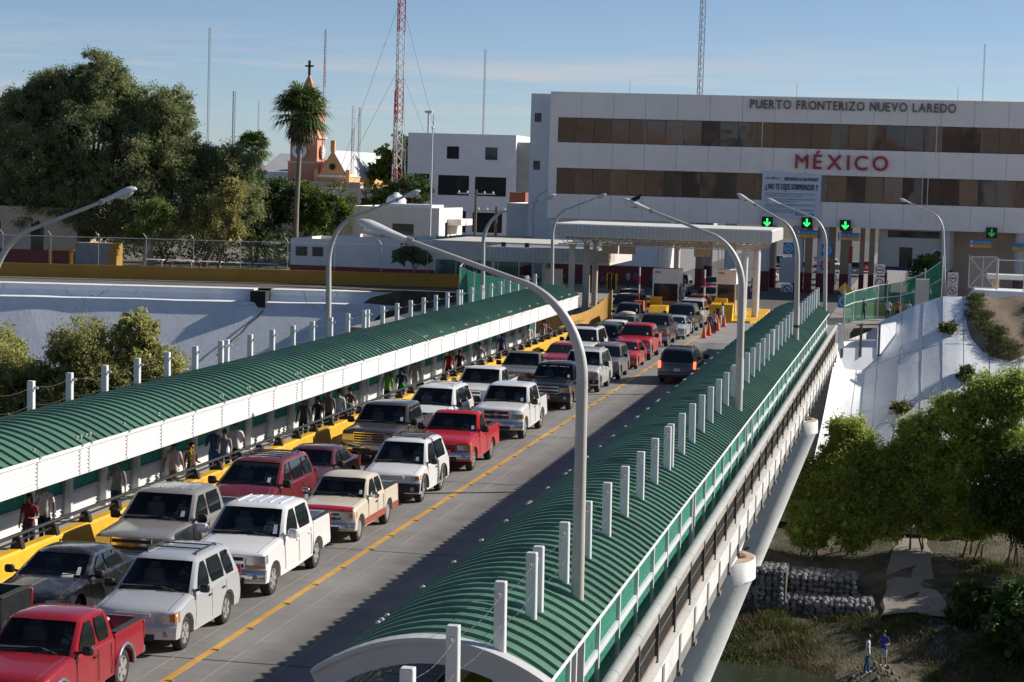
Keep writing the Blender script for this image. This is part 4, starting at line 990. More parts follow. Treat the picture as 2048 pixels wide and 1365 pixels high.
t = thing('stop_sign', 'small red round sign on the second white column', 'sign', (-8.6,OY+.42,2.65)); MB().lathe([(.48,0),(.48,.03)], (0,0,0), 8, axis='y').obj('plate', REDR, t); MB().box((-.3,-.03,.06),(.3,-.01,.2)).obj('word_bar', SW, t); MB().box((-.26,-.03,-.2),(.26,-.01,-.06)).obj('word_bar', SW, t)
sq_sign('route_sign', 'blue square sign with a white ring standing above the green net fence', (-5.3,163.0,.9+.55), .95, .95, BLUE, ring=SW, txt='9', txtm=SW, ts=.42, post=1)
t = thing('crossing_sign', 'yellow diamond pedestrian sign above the blue ring sign', 'sign', (-5.3,162.95,2.35))
MB().prism([(0,-.55),(.55,0),(0,.55),(-.55,0)], 'y', -.02, .02).obj('plate', pm('diamond_yellow', (.62,.36,.03), .5, .08, 2), t); g = MB(); g.sphere((0,-.03,.24),.07,8,6); g.bar((0,-.03,.16),(0,-.03,-.08),.02,.12); g.bar((0,-.03,-.08),(.13,-.03,-.3),.02,.07); g.bar((0,-.03,-.08),(-.12,-.03,-.3),.02,.07); g.bar((-.17,-.03,.0),(.17,-.03,.10),.02,.06); g.obj('figure', SW, t)
for i, (x, y_, z_) in enumerate(((-3.0,176,3.45),(-3.0,176,2.42),(-3.0,176,1.45),(2.75,172,3.15),(2.75,172,2.2),(2.75,172,1.22))):
    sq_sign('prohibition_sign', ('top prohibition sign of the stack left of the guard room door','middle prohibition sign of the stack left of the guard room door','lowest prohibition sign of the stack left of the guard room door','top prohibition sign of the stack behind the leaning lamp','middle prohibition sign of the stack behind the leaning lamp','lowest prohibition sign of the stack behind the leaning lamp')[i], (x,y_,z_), .82, .92, SW, 'slash' if i % 3 else None, INK if i < 3 else REDR, draw2=(i % 3 == 0), post=(i % 3 == 0))['group'] = 'prohibition signs'
# red barrier mast between the columns
t = thing('signal_mast', 'slim red and white mast standing among the tan columns', 'mast', (-6.2,OY-1,0)); MB().cbox((0,0,1.5),(.28,.2,3.0)).obj('lower_post', pm('white_mast', (.6,.6,.6), .6), t); MB().cbox((0,0,3.8),(.36,.28,1.6)).obj('upper_post', pm('mast_red', (.45,.06,.03), .6, .1), t)

# ---------------------------------------------------------------- toll canopy and booths
CORR = pm('corrugated_white', (.52,.52,.50), .5, .06, .6, .05, 30, dirt=.25, dirtcol=(.32,.31,.29))
def corr_band(x0, x1, y, z0, z1, pitch=.32, dep=.05):
    g = MB(); top = []; n_ = int((x1-x0)/pitch)
    pts = []
    for i in range(n_):
        a = x0+i*pitch; pts += [(a,0),(a+pitch*.45,0),(a+pitch*.55,dep),(a+pitch*.93,dep)]
    pts.append((x1,0))
    g.grid([[(x,y+d,z) for x,d in pts] for z in (z0,z1)]); return g
tc_ = thing('toll_canopy', 'flat toll canopy with corrugated white fascia and open trusses', 'canopy', (-18.7,158,0))
CX0, CX1, CY0, CY1 = -26.9, -10.55, 158., 171.
corr_band(CX0, CX1, CY0, 5.78, 6.62).obj('fascia', CORR, tc_, world=True)
g = MB(); g.box((CX0+.05,CY0+.12,6.60),(CX1-.05,CY1,6.70)); g.box((CX0,CY0+.08,5.74),(CX1,CY0+.14,5.80)); g.obj('roof_deck', WHITE, tc_, world=True)
for xx in (CX0,CX1): MB().box((xx-.01,CY0,5.78),(xx+.01,CY1,6.62)).obj('end_fascia', CORR, tc_, world=True)
TRU = pm('truss_cream', (.50,.44,.36), .6, .08, 1, .05)
for k, yy in enumerate((158.3,162.5,166.5,170.5)):
    g = MB(); g.bar((CX0+.5,yy,5.18),(CX1-1.0,yy,5.18),.09); g.bar((CX0+.5,yy,5.74),(CX1-.3,yy,5.74),.09); x = CX0+.6
    while x < CX1-1.2: g.bar((x,yy,5.74),(x+.42,yy,5.2),.05); g.bar((x+.42,yy,5.2),(x+.84,yy,5.74),.05); x += .84
    g.obj('truss', TRU, tc_, world=True)
g = MB(); x = CX0+1
while x < CX1-.5: g.bar((x,158.2,5.62),(x,170.8,5.62),.05,.10); x += .5
g.obj('purlins', TRU, tc_, world=True)
for x, yy, mt in ((-12.5,158.6,COLW),(-11.8,160.8,COLW),(-25.4,158.8,TRU),(-24.6,160.6,TRU),(-12.4,170,COLW),(-25.3,170,TRU),(-18.8,170.3,COLW)):
    MB().lathe([(.24,0),(.24,5.2)], (x,yy,0), 14).obj('column', mt, tc_, True, world=True)
for x in (-22.6,-21.3,-15.7): MB().box((x-.6,158.9,4.55),(x+.6,159.1,5.3)).obj('hung_board', pm('board_tan', (.42,.30,.18), .7, .1, 1), tc_, world=True)
an = thing('annex_canopy', 'low corrugated annex roof left of the toll canopy', 'canopy', (-29.5,168,0))
corr_band(-33.9, -25.2, 168, 3.46, 4.45).obj('fascia', CORR, an, world=True); MB().box((-33.9,168.1,4.40),(-25.2,176,4.47)).obj('roof_deck', pm('roof_grey_blue', (.25,.27,.30), .7, .15, .5), an, world=True)
MB().box((-25.25,168,3.46),(-24.0,172,4.4)).obj('side_box', TRU, an, world=True)
for x in (-33.3,-29.2,-25.6): MB().cbox((x,168.4,1.73),(.25,.25,3.46)).obj('column', TRU, an, world=True)
for x in (-32.6,-30.7): MB().cbox((x,169,4.65),(.35,.3,.35)).obj('floodlight', DARK, an, world=True)
MB().box((-40,176,3.0),(-25,190,4.6)).obj('back_roof', GW, an, world=True)
# booths
def booth(loc, label, w=2.0, pole=True):
    t = thing('toll_booth', label, 'booth', loc, group='toll booths')
    MB().box((-w/2,0,2.25),(w/2,2.6,3.35)).obj('sign_band', WHITE, t)
    g = MB()
    for x in (-w/2+.05,w/2-.05):
        for y in (.1,2.5): g.box((x-.05,y-.05,0),(x+.05,y+.05,2.25))
    g.obj('frame', WHITE, t)
    MB().box((-w/2+.08,.08,.0),(w/2-.08,2.5,.95)).obj('counter', pm('booth_counter', (.5,.35,.15), .6, .1), t)
    MB().box((-w/2+.1,.09,.96),(w/2-.1,.12,2.25)).obj('pane', PANE, t); MB().box((w/2-.1,.15,.96),(w/2-.08,2.45,2.25)).obj('pane', PANE, t)
    MB().box((-w/2+.15,-.02,3.02),(-w/2+.6,-.001,3.16)).obj('name_plate', pm('sign_tan', (.45,.25,.10), .6), t)
    if pole:
        g = MB()
        for x in (-.7,-.45,.6): g.tube([(x,.5,3.35),(x+R.uniform(-.1,.1),.6,5.2)], .03, 5)
        g.obj('pipes', TRU, t)
    return t
booth((-18.5,160.5,.15), 'white toll booth in front of the dark queue of trucks')
booth((-14.2,163.0,.15), 'white toll booth beside the two round canopy columns', 1.5)
# yellow islands
isl = thing('traffic_island', 'bright yellow island block under the right canopy columns', 'island', (-13.2,156,0))
KERBY = YEL
g = MB(); g.prism([(-14.1,154.6),(-11.7,155.4),(-11.2,156.4),(-11.4,172),(-15.2,172),(-15.0,156)], 'z', 0, .16); g.obj('kerb', KERBY, isl, world=True)
g = MB(); g.prism([(154.9,0.16),(156.4,0.16),(156.4,1.35),(155.6,1.25)], 'x', -14.6, -13.0); g.obj('block', YEL, isl, world=True)
MB().prism([(154.87,.2),(154.95,.2),(155.45,1.0),(155.37,1.0)], 'x', -14.2, -13.95).obj('stripe', pm('stripe_brown', (.10,.06,.03), .7), isl, world=True)
MB().box((-14.5,157.2,.16),(-13.6,158.2,1.6)).obj('cabinet', YEL, isl, world=True)
isl2 = thing('traffic_island', 'orange and yellow island block in front of the left toll booth', 'island', (-18.6,153,0))
MB().prism([(-19.6,151),(-17.5,151.4),(-17.3,163),(-19.8,163)], 'z', 0, .16).obj('kerb', KERBY, isl2, world=True)
g = MB(); g.prism([(151.6,.16),(154.2,.16),(154.2,1.15),(152.8,1.15),(152.0,.7)], 'x', -18.7, -17.5); g.obj('block', YEL, isl2, world=True)
MB().box((-19.7,151.5,.16),(-19.0,152.3,1.5)).obj('cabinet', pm('cabinet_orange', (.55,.10,.02), .6, .1), isl2, world=True)
MB().box((-18.9,154.4,.16),(-18.1,155.0,1.7)).obj('cabinet', YEL, isl2, world=True)
for x, lb in ((-19.6,'left'),(-14.9,'right')):
    t = thing('barrier_pole', 'raised red and white barrier pole beside the %s toll booth' % lb, 'pole', (x,153.5,.1), group='raised barrier poles')
    for k in range(6): MB().tube([(0,0,k*.62),(0,0,k*.62+.62)], .055, 8).obj('band', REDR if k % 2 == 0 else SW, t)
# yellow concrete walls where the walkway meets the plaza
cw = thing('curved_wall', 'curving yellow brown wall at the far end of the crowded walkway', 'wall', (-23,142,0))
g = MB(); g.box((-24.0,136,.0),(-22.0,136.4,1.9)); g.box((-21.2,128,.0),(-20.7,136,1.0)); g.obj('wall', pm('ochre_paint', (.50,.27,.05), .7, .12, 1, .1, dirt=.4, dirtcol=(.25,.14,.05)), cw, world=True)
g = MB(); prev = None
for i in range(13):
    a = i/12; x = -22.4+1.9*a; y = 140+6*sin(a*pi/2); h = 1.0+1.5*a*a
    if prev: g.add([(prev[0],prev[1],0),(x,y,0),(x,y,h),(prev[0],prev[1],prev[2]),(prev[0],prev[1]+.3,0),(x,y+.3,0),(x,y+.3,h),(prev[0],prev[1]+.3,prev[2])],[(0,1,2,3),(3,2,6,7),(1,5,6,2),(4,7,6,5)])
    prev = (x,y,h)
g.obj('curved_panel', MATS['ochre_paint'], cw, world=True)
for x, y0_, y1_ in ((-25.6,172,185),(-22,176,190)):
    o = MB().prism([(x,y0_),(x+1.8,y0_-1),(x+4.5,y0_+1),(x+4.5,y0_+1.3),(x,y0_+.4)], 'z', 0, .18).obj('kerb', YEL); o['kind'] = 'structure'

# ---------------------------------------------------------------- left side: wall, fence and houses
OCH = pm('ochre_wall', (.42,.23,.035), .8, .1, .5, .1, 15, dirt=.3, dirtcol=(.2,.12,.04))
yw = thing('boundary_wall', 'long low ochre wall above the white embankment', 'wall', (-60,187,-.1))
def ywy(x): return 181.6 + (x+81)*.2805
x = -120.
while x < -40.5:
    x2 = min(x+4.0,-40); g = MB()
    a, b = ywy(x), ywy(x2)
    g.add([(x+.006,a,-.2),(x2-.006,b,-.2),(x2-.006,b,1.02),(x+.006,a,1.02),(x+.006,a+.25,-.2),(x2-.006,b+.25,-.2),(x2-.006,b+.25,1.02),(x+.006,a+.25,1.02)],[(0,1,2,3),(3,2,6,7),(1,5,6,2),(0,3,7,4),(4,7,6,5)])
    g.obj('wall_panel', OCH, yw, world=True); x = x2
MB().add([(-120,crestY(-120)+1,-.47),(-24,crestY(-24)+1,-.47),(-24,ywy(-24)+3,-.14),(-120,ywy(-120)+25,-.14)],[(0,1,2,3)]).obj('ledge', pm('ledge_dark', (.13,.12,.11), .9, .25, .6, .2, dirt=.4, dirtcol=(.25,.2,.15)), yw, world=True)
CHAIN = bpy.data.materials.new('chain_link'); CHAIN.use_nodes = True
def _ch(mt, op, col=(.25,.26,.26)):
    n = mt.node_tree; L = n.links.new; b = n.nodes['Principled BSDF']; b.inputs['Base Color'].default_value = col+(1,); b.inputs['Metallic'].default_value = .5; b.inputs['Roughness'].default_value = .5
    tr = n.nodes.new('ShaderNodeBsdfTransparent'); m = n.nodes.new('ShaderNodeMixShader'); m.inputs[0].default_value = op; L(tr.outputs[0], m.inputs[1]); L(b.outputs[0], m.inputs[2]); L(m.outputs[0], n.nodes['Material Output'].inputs['Surface'])
_ch(CHAIN, .10)
cf = thing('chain_link_fence', 'tall chain link fence with angled post tops above the ochre wall', 'fence', (-60,189,1))
x = -118.; fx = []
while x < -37: fx.append(x); x += 4.1
for x in fx:
    MB().tube([(x,ywy(x)+.5,0),(x,ywy(x)+.5,3.6),(x-.25,ywy(x)+.35,4.0)], .032, 6).obj('post', GREY, cf, world=True)
for a, b in zip(fx, fx[1:]):
    MB().tube([(a,ywy(a)+.5,3.5),(b,ywy(b)+.5,3.5)], .028, 5).obj('top_rail', ALU, cf, world=True)
    MB().add([(a,ywy(a)+.5,.2),(b,ywy(b)+.5,.2),(b,ywy(b)+.5,3.5),(a,ywy(a)+.5,3.5)],[(0,1,2,3)]).obj('chain_panel', CHAIN, cf, world=True)

def house(name, label, x0, x1, y0, y1, z1, mat, holes=(), side_holes=(), dado=None, roof=None, par=.25, bars=0, z0=-.1, mull=1, cat='building'):
    t = thing(name, label, cat, ((x0+x1)/2, y0, z0))
    g = MB(); facade(g, x0, x1, z0, z1, y0, list(holes)); facade(g, y0, y1, z0, z1, x1, list(side_holes), axis='x')
    g.add([(x0,y0,z0),(x0,y1,z0),(x0,y1,z1),(x0,y0,z1),(x1,y1,z0),(x1,y1,z1)],[(0,1,2,3),(1,4,5,2)])
    g.add([(x0,y0,z1),(x1,y0,z1),(x1,y0+par,z1),(x0,y0+par,z1)],[(0,1,2,3)]); g.add([(x1-par,y0,z1+.0005),(x1,y0,z1+.0005),(x1,y1,z1+.0005),(x1-par,y1,z1+.0005)],[(0,1,2,3)])
    g.obj('wall', mat, t, world=True)
    MB().box((x0+.05,y0+par,z1-.35),(x1-par,y1-.05,z1-.3)).obj('roof', roof or CONC, t, world=True)
    if holes: windows(t, holes, y0, bars=bars, mull=mull)
    if side_holes: windows(t, side_holes, x1, axis='x', mull=mull)
    if dado: 
        MB().box((x0-.01,y0-.03,z0),(x1+.03,y0-.001,dado)).obj('dado', pm('dado_red', (.30,.03,.025), .7, .1, 1), t, world=True)
        MB().box((x1+.001,y0-.03,z0),(x1+.03,y1,dado)).obj('dado', MATS['dado_red'], t, world=True)
    return t
CREAM = pm('house_cream', (.92,.86,.79), .85, .06, .4, .15, 12, dirt=.2, dirtcol=(.45,.41,.36))
HW = pm('house_white', (.88,.87,.86), .85, .06, .4, .15, 12, dirt=.2, dirtcol=(.42,.40,.38))
h1 = house('low_house', 'low white building with two barred windows behind the ochre wall', -60.4, -56.2, 203, 214, 3.5, CREAM, [(-59.9,-58.7,1.8,2.7),(-58.2,-57.1,1.8,2.7)], dado=.9, bars=5)
h2 = house('low_house', 'long low white building without windows beside the palm and papaya plant', -56.0, -45.9, 202.5, 214, 3.85, CREAM, [], dado=.9)
h3 = house('beige_house', 'beige flat roofed house with one dark window behind the low white building', -60.9, -51.2, 228, 240, 6.5, CREAM, [(-56.4,-54.0,3.2,4.7)], [(231,232.4,2.2,4.9)], roof=pm('roof_pale', (.55,.57,.60), .8, .15, .6))
MB().box((-64.6,229,2.5),(-60.9,238,4.8)).obj('side_wing', CREAM, h3, world=True); MB().box((-64.9,228.6,4.8),(-60.5,239,5.6)).obj('wing_parapet', CREAM, h3, world=True)
MB().box((-51.15,232,4.6),(-49.6,238,5.3)).obj('eave_slab', CREAM, h3, world=True); MB().box((-58,230,6.45),(-52.5,236,6.8)).obj('roof_sheets', pm('roof_pale', (.55,.57,.60), .8), h3, world=True)
MB().cbox((-61.9,228.4,5.7),(.7,.4,1.3)).obj('floodlight', DARK, h3, world=True)
t = thing('water_tank', 'round pale water tank on the roof of the beige house', 'tank', (-58.5,238,6.2)); MB().lathe([(1.1,0),(1.15,.9),(.9,1.35),(.35,1.6),(.3,1.75),(.05,1.8)], n=18).obj('tank', HW, t, True)
CB = pm('concrete_block_pale', (.78,.78,.80), .9, .07, .3, .25, 10, dirt=.22, dirtcol=(.30,.30,.33))
hs = [(-63.2,-61.5,12.4,14.1),(-57.9,-56.2,12.4,14.1),(-67.6,-65.5,7.5,10.3),(-64.3,-60.0,7.5,10.2),(-59.2,-54.9,7.5,10.1),(-62.0,-60.3,2.5,5.4),(-59.4,-55.3,2.6,5.3)]
h4 = house('concrete_building', 'three storey raw grey concrete building with square dark windows', -68.6, -53.7, 285, 300, 15.8, CB, hs, [], mull=0)
MB().box((-68.6,285.01,15.8),(-65.6,299,15.35)).obj('step', CB, h4, world=True)
g = MB(); g.box((-53.68,286,0),(-51.5,299,14.9)); g.obj('side_wing', pm('concrete_raw', (.42,.41,.38), .9, .12, .5, .3, 10, dirt=.4), h4, world=True)
h5 = house('white_annex', 'plain white annex wall left of the white office building', -42.6, -36.0, 222, 240, 7.4, HW, [], roof=CONC)
h6 = house('red_house', 'small red brown wall between the concrete building and the office', -50.0, -48.0, 262, 270, 8.3, pm('red_wall', (.30,.11,.07), .9, .1, .6), [])
h7 = house('cream_shed', 'cream and red shed with a dark door behind the big trees at far left', -96, -84.6, 208, 216, 5.6, pm('shed_cream', (.66,.50,.36), .85, .08, .6), [(-89.6,-88.2,.0,3.9),(-94.6,-92.9,2.6,4.0)], dado=1.2, mull=0)
h8 = house('white_house', 'white house with a barred window at the left edge', -112, -96.5, 206, 216, 5.4, HW, [(-101.5,-99.5,1.6,3.2)], dado=1.2)
# distant town blocks
TOWN = [(-190,-170,420,9,(.55,.52,.48)),(-168,-150,440,7.5,(.60,.55,.50)),(-128,-104,520,11,(.45,.44,.43)),(-118,-96,600,14,(.55,.53,.50)),(-100,-84,640,16,(.40,.20,.15)),(-112,-101,330,6.4,(.46,.44,.42)),(-101,-83,325,5.2,(.55,.38,.30)),(-98,-76,345,7.6,(.42,.41,.40)),(-122,-108,335,5.4,(.55,.50,.46)),(-230,-205,520,12,(.52,.50,.47)),(-86,-70,430,12,(.45,.40,.36)),(-70,-58,520,17,(.5,.3,.22)),(-48,-40,420,15.5,(.48,.45,.42)),(-150,-128,600,15,(.5,.48,.46)),(-180,-160,620,14,(.58,.55,.52)),(60,90,400,12,(.5,.48,.45)),(30,52,330,8,(.55,.5,.45)),(-300,-270,700,16,(.5,.47,.44)),(-260,-238,640,14,(.42,.3,.25))]
_rank = sorted(range(len(TOWN)), key=lambda k: TOWN[k][0]/TOWN[k][2]); _ORD = 'first second third fourth fifth sixth seventh eighth ninth tenth eleventh twelfth thirteenth fourteenth fifteenth sixteenth seventeenth eighteenth nineteenth'.split()
for i, (x0, x1, y0, z1, c) in enumerate(TOWN):
    nh = max(1, int((x1-x0)/4)); hl = [(x0+1+k*4, x0+2.6+k*4, z1-2.6, z1-1.2) for k in range(nh) if x0+2.6+k*4 < x1-.4]
    house('town_house', _ORD[_rank.index(i)] + ' distant flat roofed town house from the left on the skyline', x0, x1, y0, y0+14, z1, pm('town_%d' % i, c, .9, .1, .3), hl)['group'] = 'distant town houses'
# rooftop clutter on the distant block: small domes
t = thing('roof_terrace', 'pale distant roof terrace with a row of little arches right of the church', 'terrace', (-112,500,10))
g = MB()
for k in range(9): g.box((-123+k*2.7,500,11),(-122.1+k*2.7,500.6,13.2))
g.obj('pillar_row', HW, t, world=True); MB().box((-124,500,13.2),(-99,503,13.6)).obj('slab', HW, t, world=True)
MB().lathe([(3.2,0),(2.8,1.6),(1.6,2.8),(.2,3.3)], (-104,505,13.4), 16).obj('dome', pm('dome_blue', (.30,.36,.42), .6), t, True, world=True)

# church
SAL = pm('church_salmon', (.60,.27,.16), .8, .07, .3, .1); CHY = pm('church_yellow', (.75,.43,.17), .8, .06, .3, .1)
ch = thing('church', 'salmon church tower with clock and cross, yellow gable and grey roof', 'church', (-140,480,0))
g = MB(); g.box((-143.9,480,0),(-136.7,487,12.2)); g.box((-143.5,480.3,12.2),(-137.1,486.7,25.5)); g.obj('tower', SAL, ch, world=True)
for z in (12.2,18.0,25.5): MB().box((-144.0,479.9,z),(-136.6,487.1,z+.5)).obj('cornice', pm('cornice_pale', (.68,.48,.38), .8), ch, world=True)
g = MB(); g.add([(-143.2,480.6,26),(-137.4,480.6,26),(-137.4,486.4,26),(-143.2,486.4,26),(-141.6,482.2,29.5),(-139.0,482.2,29.5),(-139.0,484.8,29.5),(-141.6,484.8,29.5),(-140.3,483.5,33.0)],[(0,1,5,4),(1,2,6,5),(2,3,7,6),(3,0,4,7),(4,5,8),(5,6,8),(6,7,8),(7,4,8)]); g.obj('spire', SAL, ch, world=True)
g = MB(); g.bar((-140.3,483.5,32.6),(-140.3,483.5,36),.5); g.bar((-141.3,483.5,34.7),(-139.3,483.5,34.7),.4); g.obj('cross', DARK, ch, world=True)
MB().lathe([(1.75,0),(1.75,.15)], (-141.2,479.8,15.0), 20, axis='y').obj('clock_face', HW, ch, world=True); MB().lathe([(.9,0),(.9,.05)], (-141.2,479.7,15.0), 16, axis='y').obj('clock_hub', pm('clock_teal', (.10,.16,.18), .6), ch, world=True)
MB().lathe([(1.6,0),(1.6,.15)], (-136.65,483.5,15.0), 20, axis='x').obj('clock_face', HW, ch, world=True)
g = MB()
for x in (-141.8,-139.6): g.box((x-.6,480.2,20),(x+.6,480.35,23.6))
g.obj('belfry_opening', pm('belfry_dark', (.06,.03,.025), .9), ch, world=True)
g = MB(); facade(g, -136.2, -129.2, 4, 9.4, 478, [(-135.2,-133.9,5.2,8.2),(-133.3,-132.1,5.2,8.4),(-131.5,-130.2,5.2,8.2)], .4); g.add([(-136.2,478,9.4),(-129.2,478,9.4),(-132.7,478,15.2)],[(0,1,2)]); g.box((-129.3,478,4),(-129.2,520,9.4)); g.box((-136.9,477.6,4),(-136.1,478.6,11)); g.box((-129.4,477.6,4),(-128.6,478.6,11)); g.box((-133.2,477.7,15),(-132.2,478.7,17.6))
g.obj('gable', CHY, ch, world=True); MB().box((-135.3,478.4,5),(-130,478.5,9)).obj('arch_openings', MATS['belfry_dark'], ch, world=True)
MB().lathe([(.75,0),(.75,.1)], (-132.7,477.85,11.6), 14, axis='y').obj('rose_window', MATS['belfry_dark'], ch, world=True)
MB().box((-136.3,477.7,9.2),(-129.1,477.95,9.7)).obj('string_course', HW, ch, world=True)
g = MB(); g.add([(-136.4,478,9.3),(-132.7,478,15.4),(-132.7,520,15.4),(-136.4,520,9.3),(-129,478,9.3),(-129,520,9.3)],[(0,1,2,3),(1,4,5,2)]); g.add([(-152,484,10.2),(-143.8,484,10.2),(-143.8,500,14.5),(-152,500,14.5)],[(0,1,2,3)]); g.obj('roof', pm('tin_roof', (.55,.55,.56), .5, .08, .6, .05, metal=.3), ch, world=True)
MB().box((-152,484,6),(-143.95,500,10.1)).obj('nave', HW, ch, world=True); MB().box((-146,474,3),(-125,477,8.2)).obj('forecourt', pm('pink_wall', (.62,.42,.36), .85), ch, world=True)

# ---------------------------------------------------------------- masts
MR = pm('mast_red_paint', (.42,.08,.05), .6, .1, 2, 0); MW = pm('mast_white_paint', (.60,.60,.60), .6, .05, 2, 0); MG = pm('mast_grey', (.26,.27,.29), .5, .1, 2, 0)
def lattice(name, label, x, y, z0, z1, w, mats, seg, guy=False, taper=1.):
    t = thing(name, label, 'mast', (x,y,z0), group='radio masts'); n_ = max(2, int((z1-z0)/seg)); hs = (z1-z0)/n_
    for i in range(n_):
        g = MB(); a = z0+i*hs; w0 = lerp(w,w*taper,i/n_); w1 = lerp(w,w*taper,(i+1)/n_); sub = max(1, round(hs/(w*1.1)))
        def C_(k, ww): q = 2*pi*k/3+.5; return Vector((x+ww*.6*cos(q), y+ww*.6*sin(q), 0))
        rr = w*.075
        for k in range(3): g.bar(C_(k,w0)+Vector((0,0,a)), C_(k,w1)+Vector((0,0,a+hs)), rr*1.5)
        for j in range(sub):
            za, zb = a+hs*j/sub, a+hs*(j+1)/sub; wj = lerp(w0,w1,j/sub)
            for k in range(3):
                p, q = C_(k,wj), C_((k+1)%3,wj)
                if j % 2: p, q = q, p
                g.bar(p+Vector((0,0,za)), q+Vector((0,0,zb)), rr)
        g.obj('lattice_section', mats[i % len(mats)], t, world=True)
    if guy:
        for k in range(3):
            q = 2*pi*k/3+.9
            for zt in (.95,.65,.35): MB().tube([(x,y,lerp(z0,z1,zt)),(x+14*cos(q),y+14*sin(q),z0)], .03, 4, cap=False).obj('guy_wire', MG, t, world=True)
    return t
lattice('radio_mast', 'tall red and white lattice mast, the tallest on the skyline', -93.4, 380, 3, 44, 1.35, [MR,MW], 7.0, True)
lattice('radio_mast', 'shorter red and white lattice mast just left of the tallest', -94.9, 384, 3, 25.5, 1.1, [MR,MW], 4.5, taper=.5)
lattice('radio_mast', 'grey lattice mast rising above the roof of the office building', -39.0, 380, 18, 52, .9, [MG], 4)
lattice('radio_mast', 'thin grey mast above the left trees', -129.4, 380, 10, 36, .35, [MG], 6)
lattice('radio_mast', 'thin red tipped mast behind the palm', -107.4, 380, 10, 36, .5, [MR,MG,MW], 5, taper=.5)
lattice('radio_mast', 'thin grey mast right of the tallest mast', -77.7, 380, 10, 33, .3, [MG,MR], 6)
lattice('radio_mast', 'short red and white mast left of the paired masts', -107.2, 400, 10, 23, .5, [MW,MR], 4)
lattice('radio_mast', 'short grey mast just right of the church palm', -104.6, 395, 10, 22.6, .4, [MG], 5)
lattice('radio_mast', 'dark stubby aerial mast above the tree crowns', -124.5, 380, 12, 24.5, .45, [DARK], 4)
lattice('radio_mast', 'faint thin mast between the trees and the palm', -121, 384, 10, 23, .2, [MG], 5)
lattice('radio_mast', 'thin mast with a small dish at the far right', 9.7, 380, 18, 35.5, .22, [MG], 5)
t = thing('high_mast_light', 'pale pole with a floodlight ring beside the concrete building', 'street lamp', (-87.3,380,10)); MB().tube([(-.5,0,0),(-.5,0,11.6)], .16, 8).obj('pole', MW, t); MB().tube([(.45,0,0),(.45,0,11.2)], .10, 8).obj('pole', MW, t); MB().cbox((-.5,0,11.6),(1.3,.6,.4)).obj('lamp_head', HEADM, t)
# utility poles
for i, (x, y, z, lb) in enumerate(((-114.5,340,9.2,'utility pole with cross arm in front of the church'),(-92.5,300,8.6,'dark utility pole left of the red and white mast'),(-50.3,243,8.6,'wooden utility pole in front of the concrete building'),(-46.5,236,6.8,'thin utility pole right of the wooden one'))):
    t = thing('utility_pole', lb, 'pole', (x,y,0)); MB().tube([(0,0,0),(0,0,z)], [.2,.14], 8).obj('pole', pm('pole_wood', (.12,.10,.085), .9, .2, 2) if i else GREY, t); g = MB(); g.bar((-2.2,0,z-.5),(2.2,0,z-.5),.16); g.obj('cross_arm', GREY, t)
    for k in (-2,-1,1,2): MB().lathe([(.08,0),(.1,.1),(.04,.25)], (k,0,z-.42), 8).obj('insulator', HW, t)
t = thing('flag_pole', 'tall slim pale pole in front of the concrete building', 'pole', (-51.5,225,0)); MB().tube([(0,0,0),(0,0,15)], [.12,.06], 8).obj('pole', HW, t); MB().sphere((0,0,15.1),.15,8,6).obj('finial', HW, t)
# ---------------------------------------------------------------- vehicles
def paint(name, col, metal=.0, dust=.25):
    return pm('paint_'+name, col, .32, .03, 1.2, .0, 20, metal=metal, coat=.8, dirt=dust, dirtcol=(.30,.27,.23))
TYRE = pm('tyre', (.022,.021,.02), .85, .25, 6, .3, 60, dirt=.35, dirtcol=(.10,.09,.075))
RIM = pm('rim_alloy', (.52,.52,.53), .35, .08, 6, .02, 30, metal=.6, dirt=.3, dirtcol=(.2,.17,.14))
CHROME = pm('chrome', (.62,.62,.63), .16, .03, 3, 0, metal=.9, dirt=.2, dirtcol=(.3,.28,.25))
TRIM = pm('black_trim', (.022,.022,.024), .6, .15, 4, .05, 40, dirt=.2, dirtcol=(.10,.09,.08))
CGLASS = glassy('car_glass', (.012,.016,.018), .04)
WGLASS = bpy.data.materials.new('windshield_glass'); WGLASS.use_nodes = True
def _wg():
    n = WGLASS.node_tree; L = n.links.new; n.nodes.remove(n.nodes['Principled BSDF']); tr = n.nodes.new('ShaderNodeBsdfTransparent'); tr.inputs['Color'].default_value = (.86,.90,.88,1)
    gl = n.nodes.new('ShaderNodeBsdfGlossy'); gl.inputs['Roughness'].default_value = .03; fr = n.nodes.new('ShaderNodeFresnel'); fr.inputs['IOR'].default_value = 1.5
    m = n.nodes.new('ShaderNodeMixShader'); L(fr.outputs[0], m.inputs[0]); L(tr.outputs[0], m.inputs[1]); L(gl.outputs[0], m.inputs[2]); L(m.outputs[0], n.nodes['Material Output'].inputs['Surface'])
_wg()
LAMPC = pm('lamp_clear', (.48,.50,.52), .12, .25, 18, .1, 30, metal=.45, coat=.8)
LAMPO = pm('lamp_amber', (.60,.18,.02), .2, .1, 8, 0, coat=.6); LAMPR = pm('lamp_red', (.32,.012,.015), .25, .1, 8, 0, coat=.6)
BEDM = pm('bed_liner', (.028,.028,.03), .7, .2, 3, .1, 30, dirt=.3)
PLATE = pm('plate_white', (.60,.60,.58), .5, .15, 30, 0); GOLD = pm('emblem_gold', (.50,.33,.09), .35, .05, 3, 0, metal=.5)
STICK = pm('sticker', (.45,.52,.56), .6, .35, 40, 0)

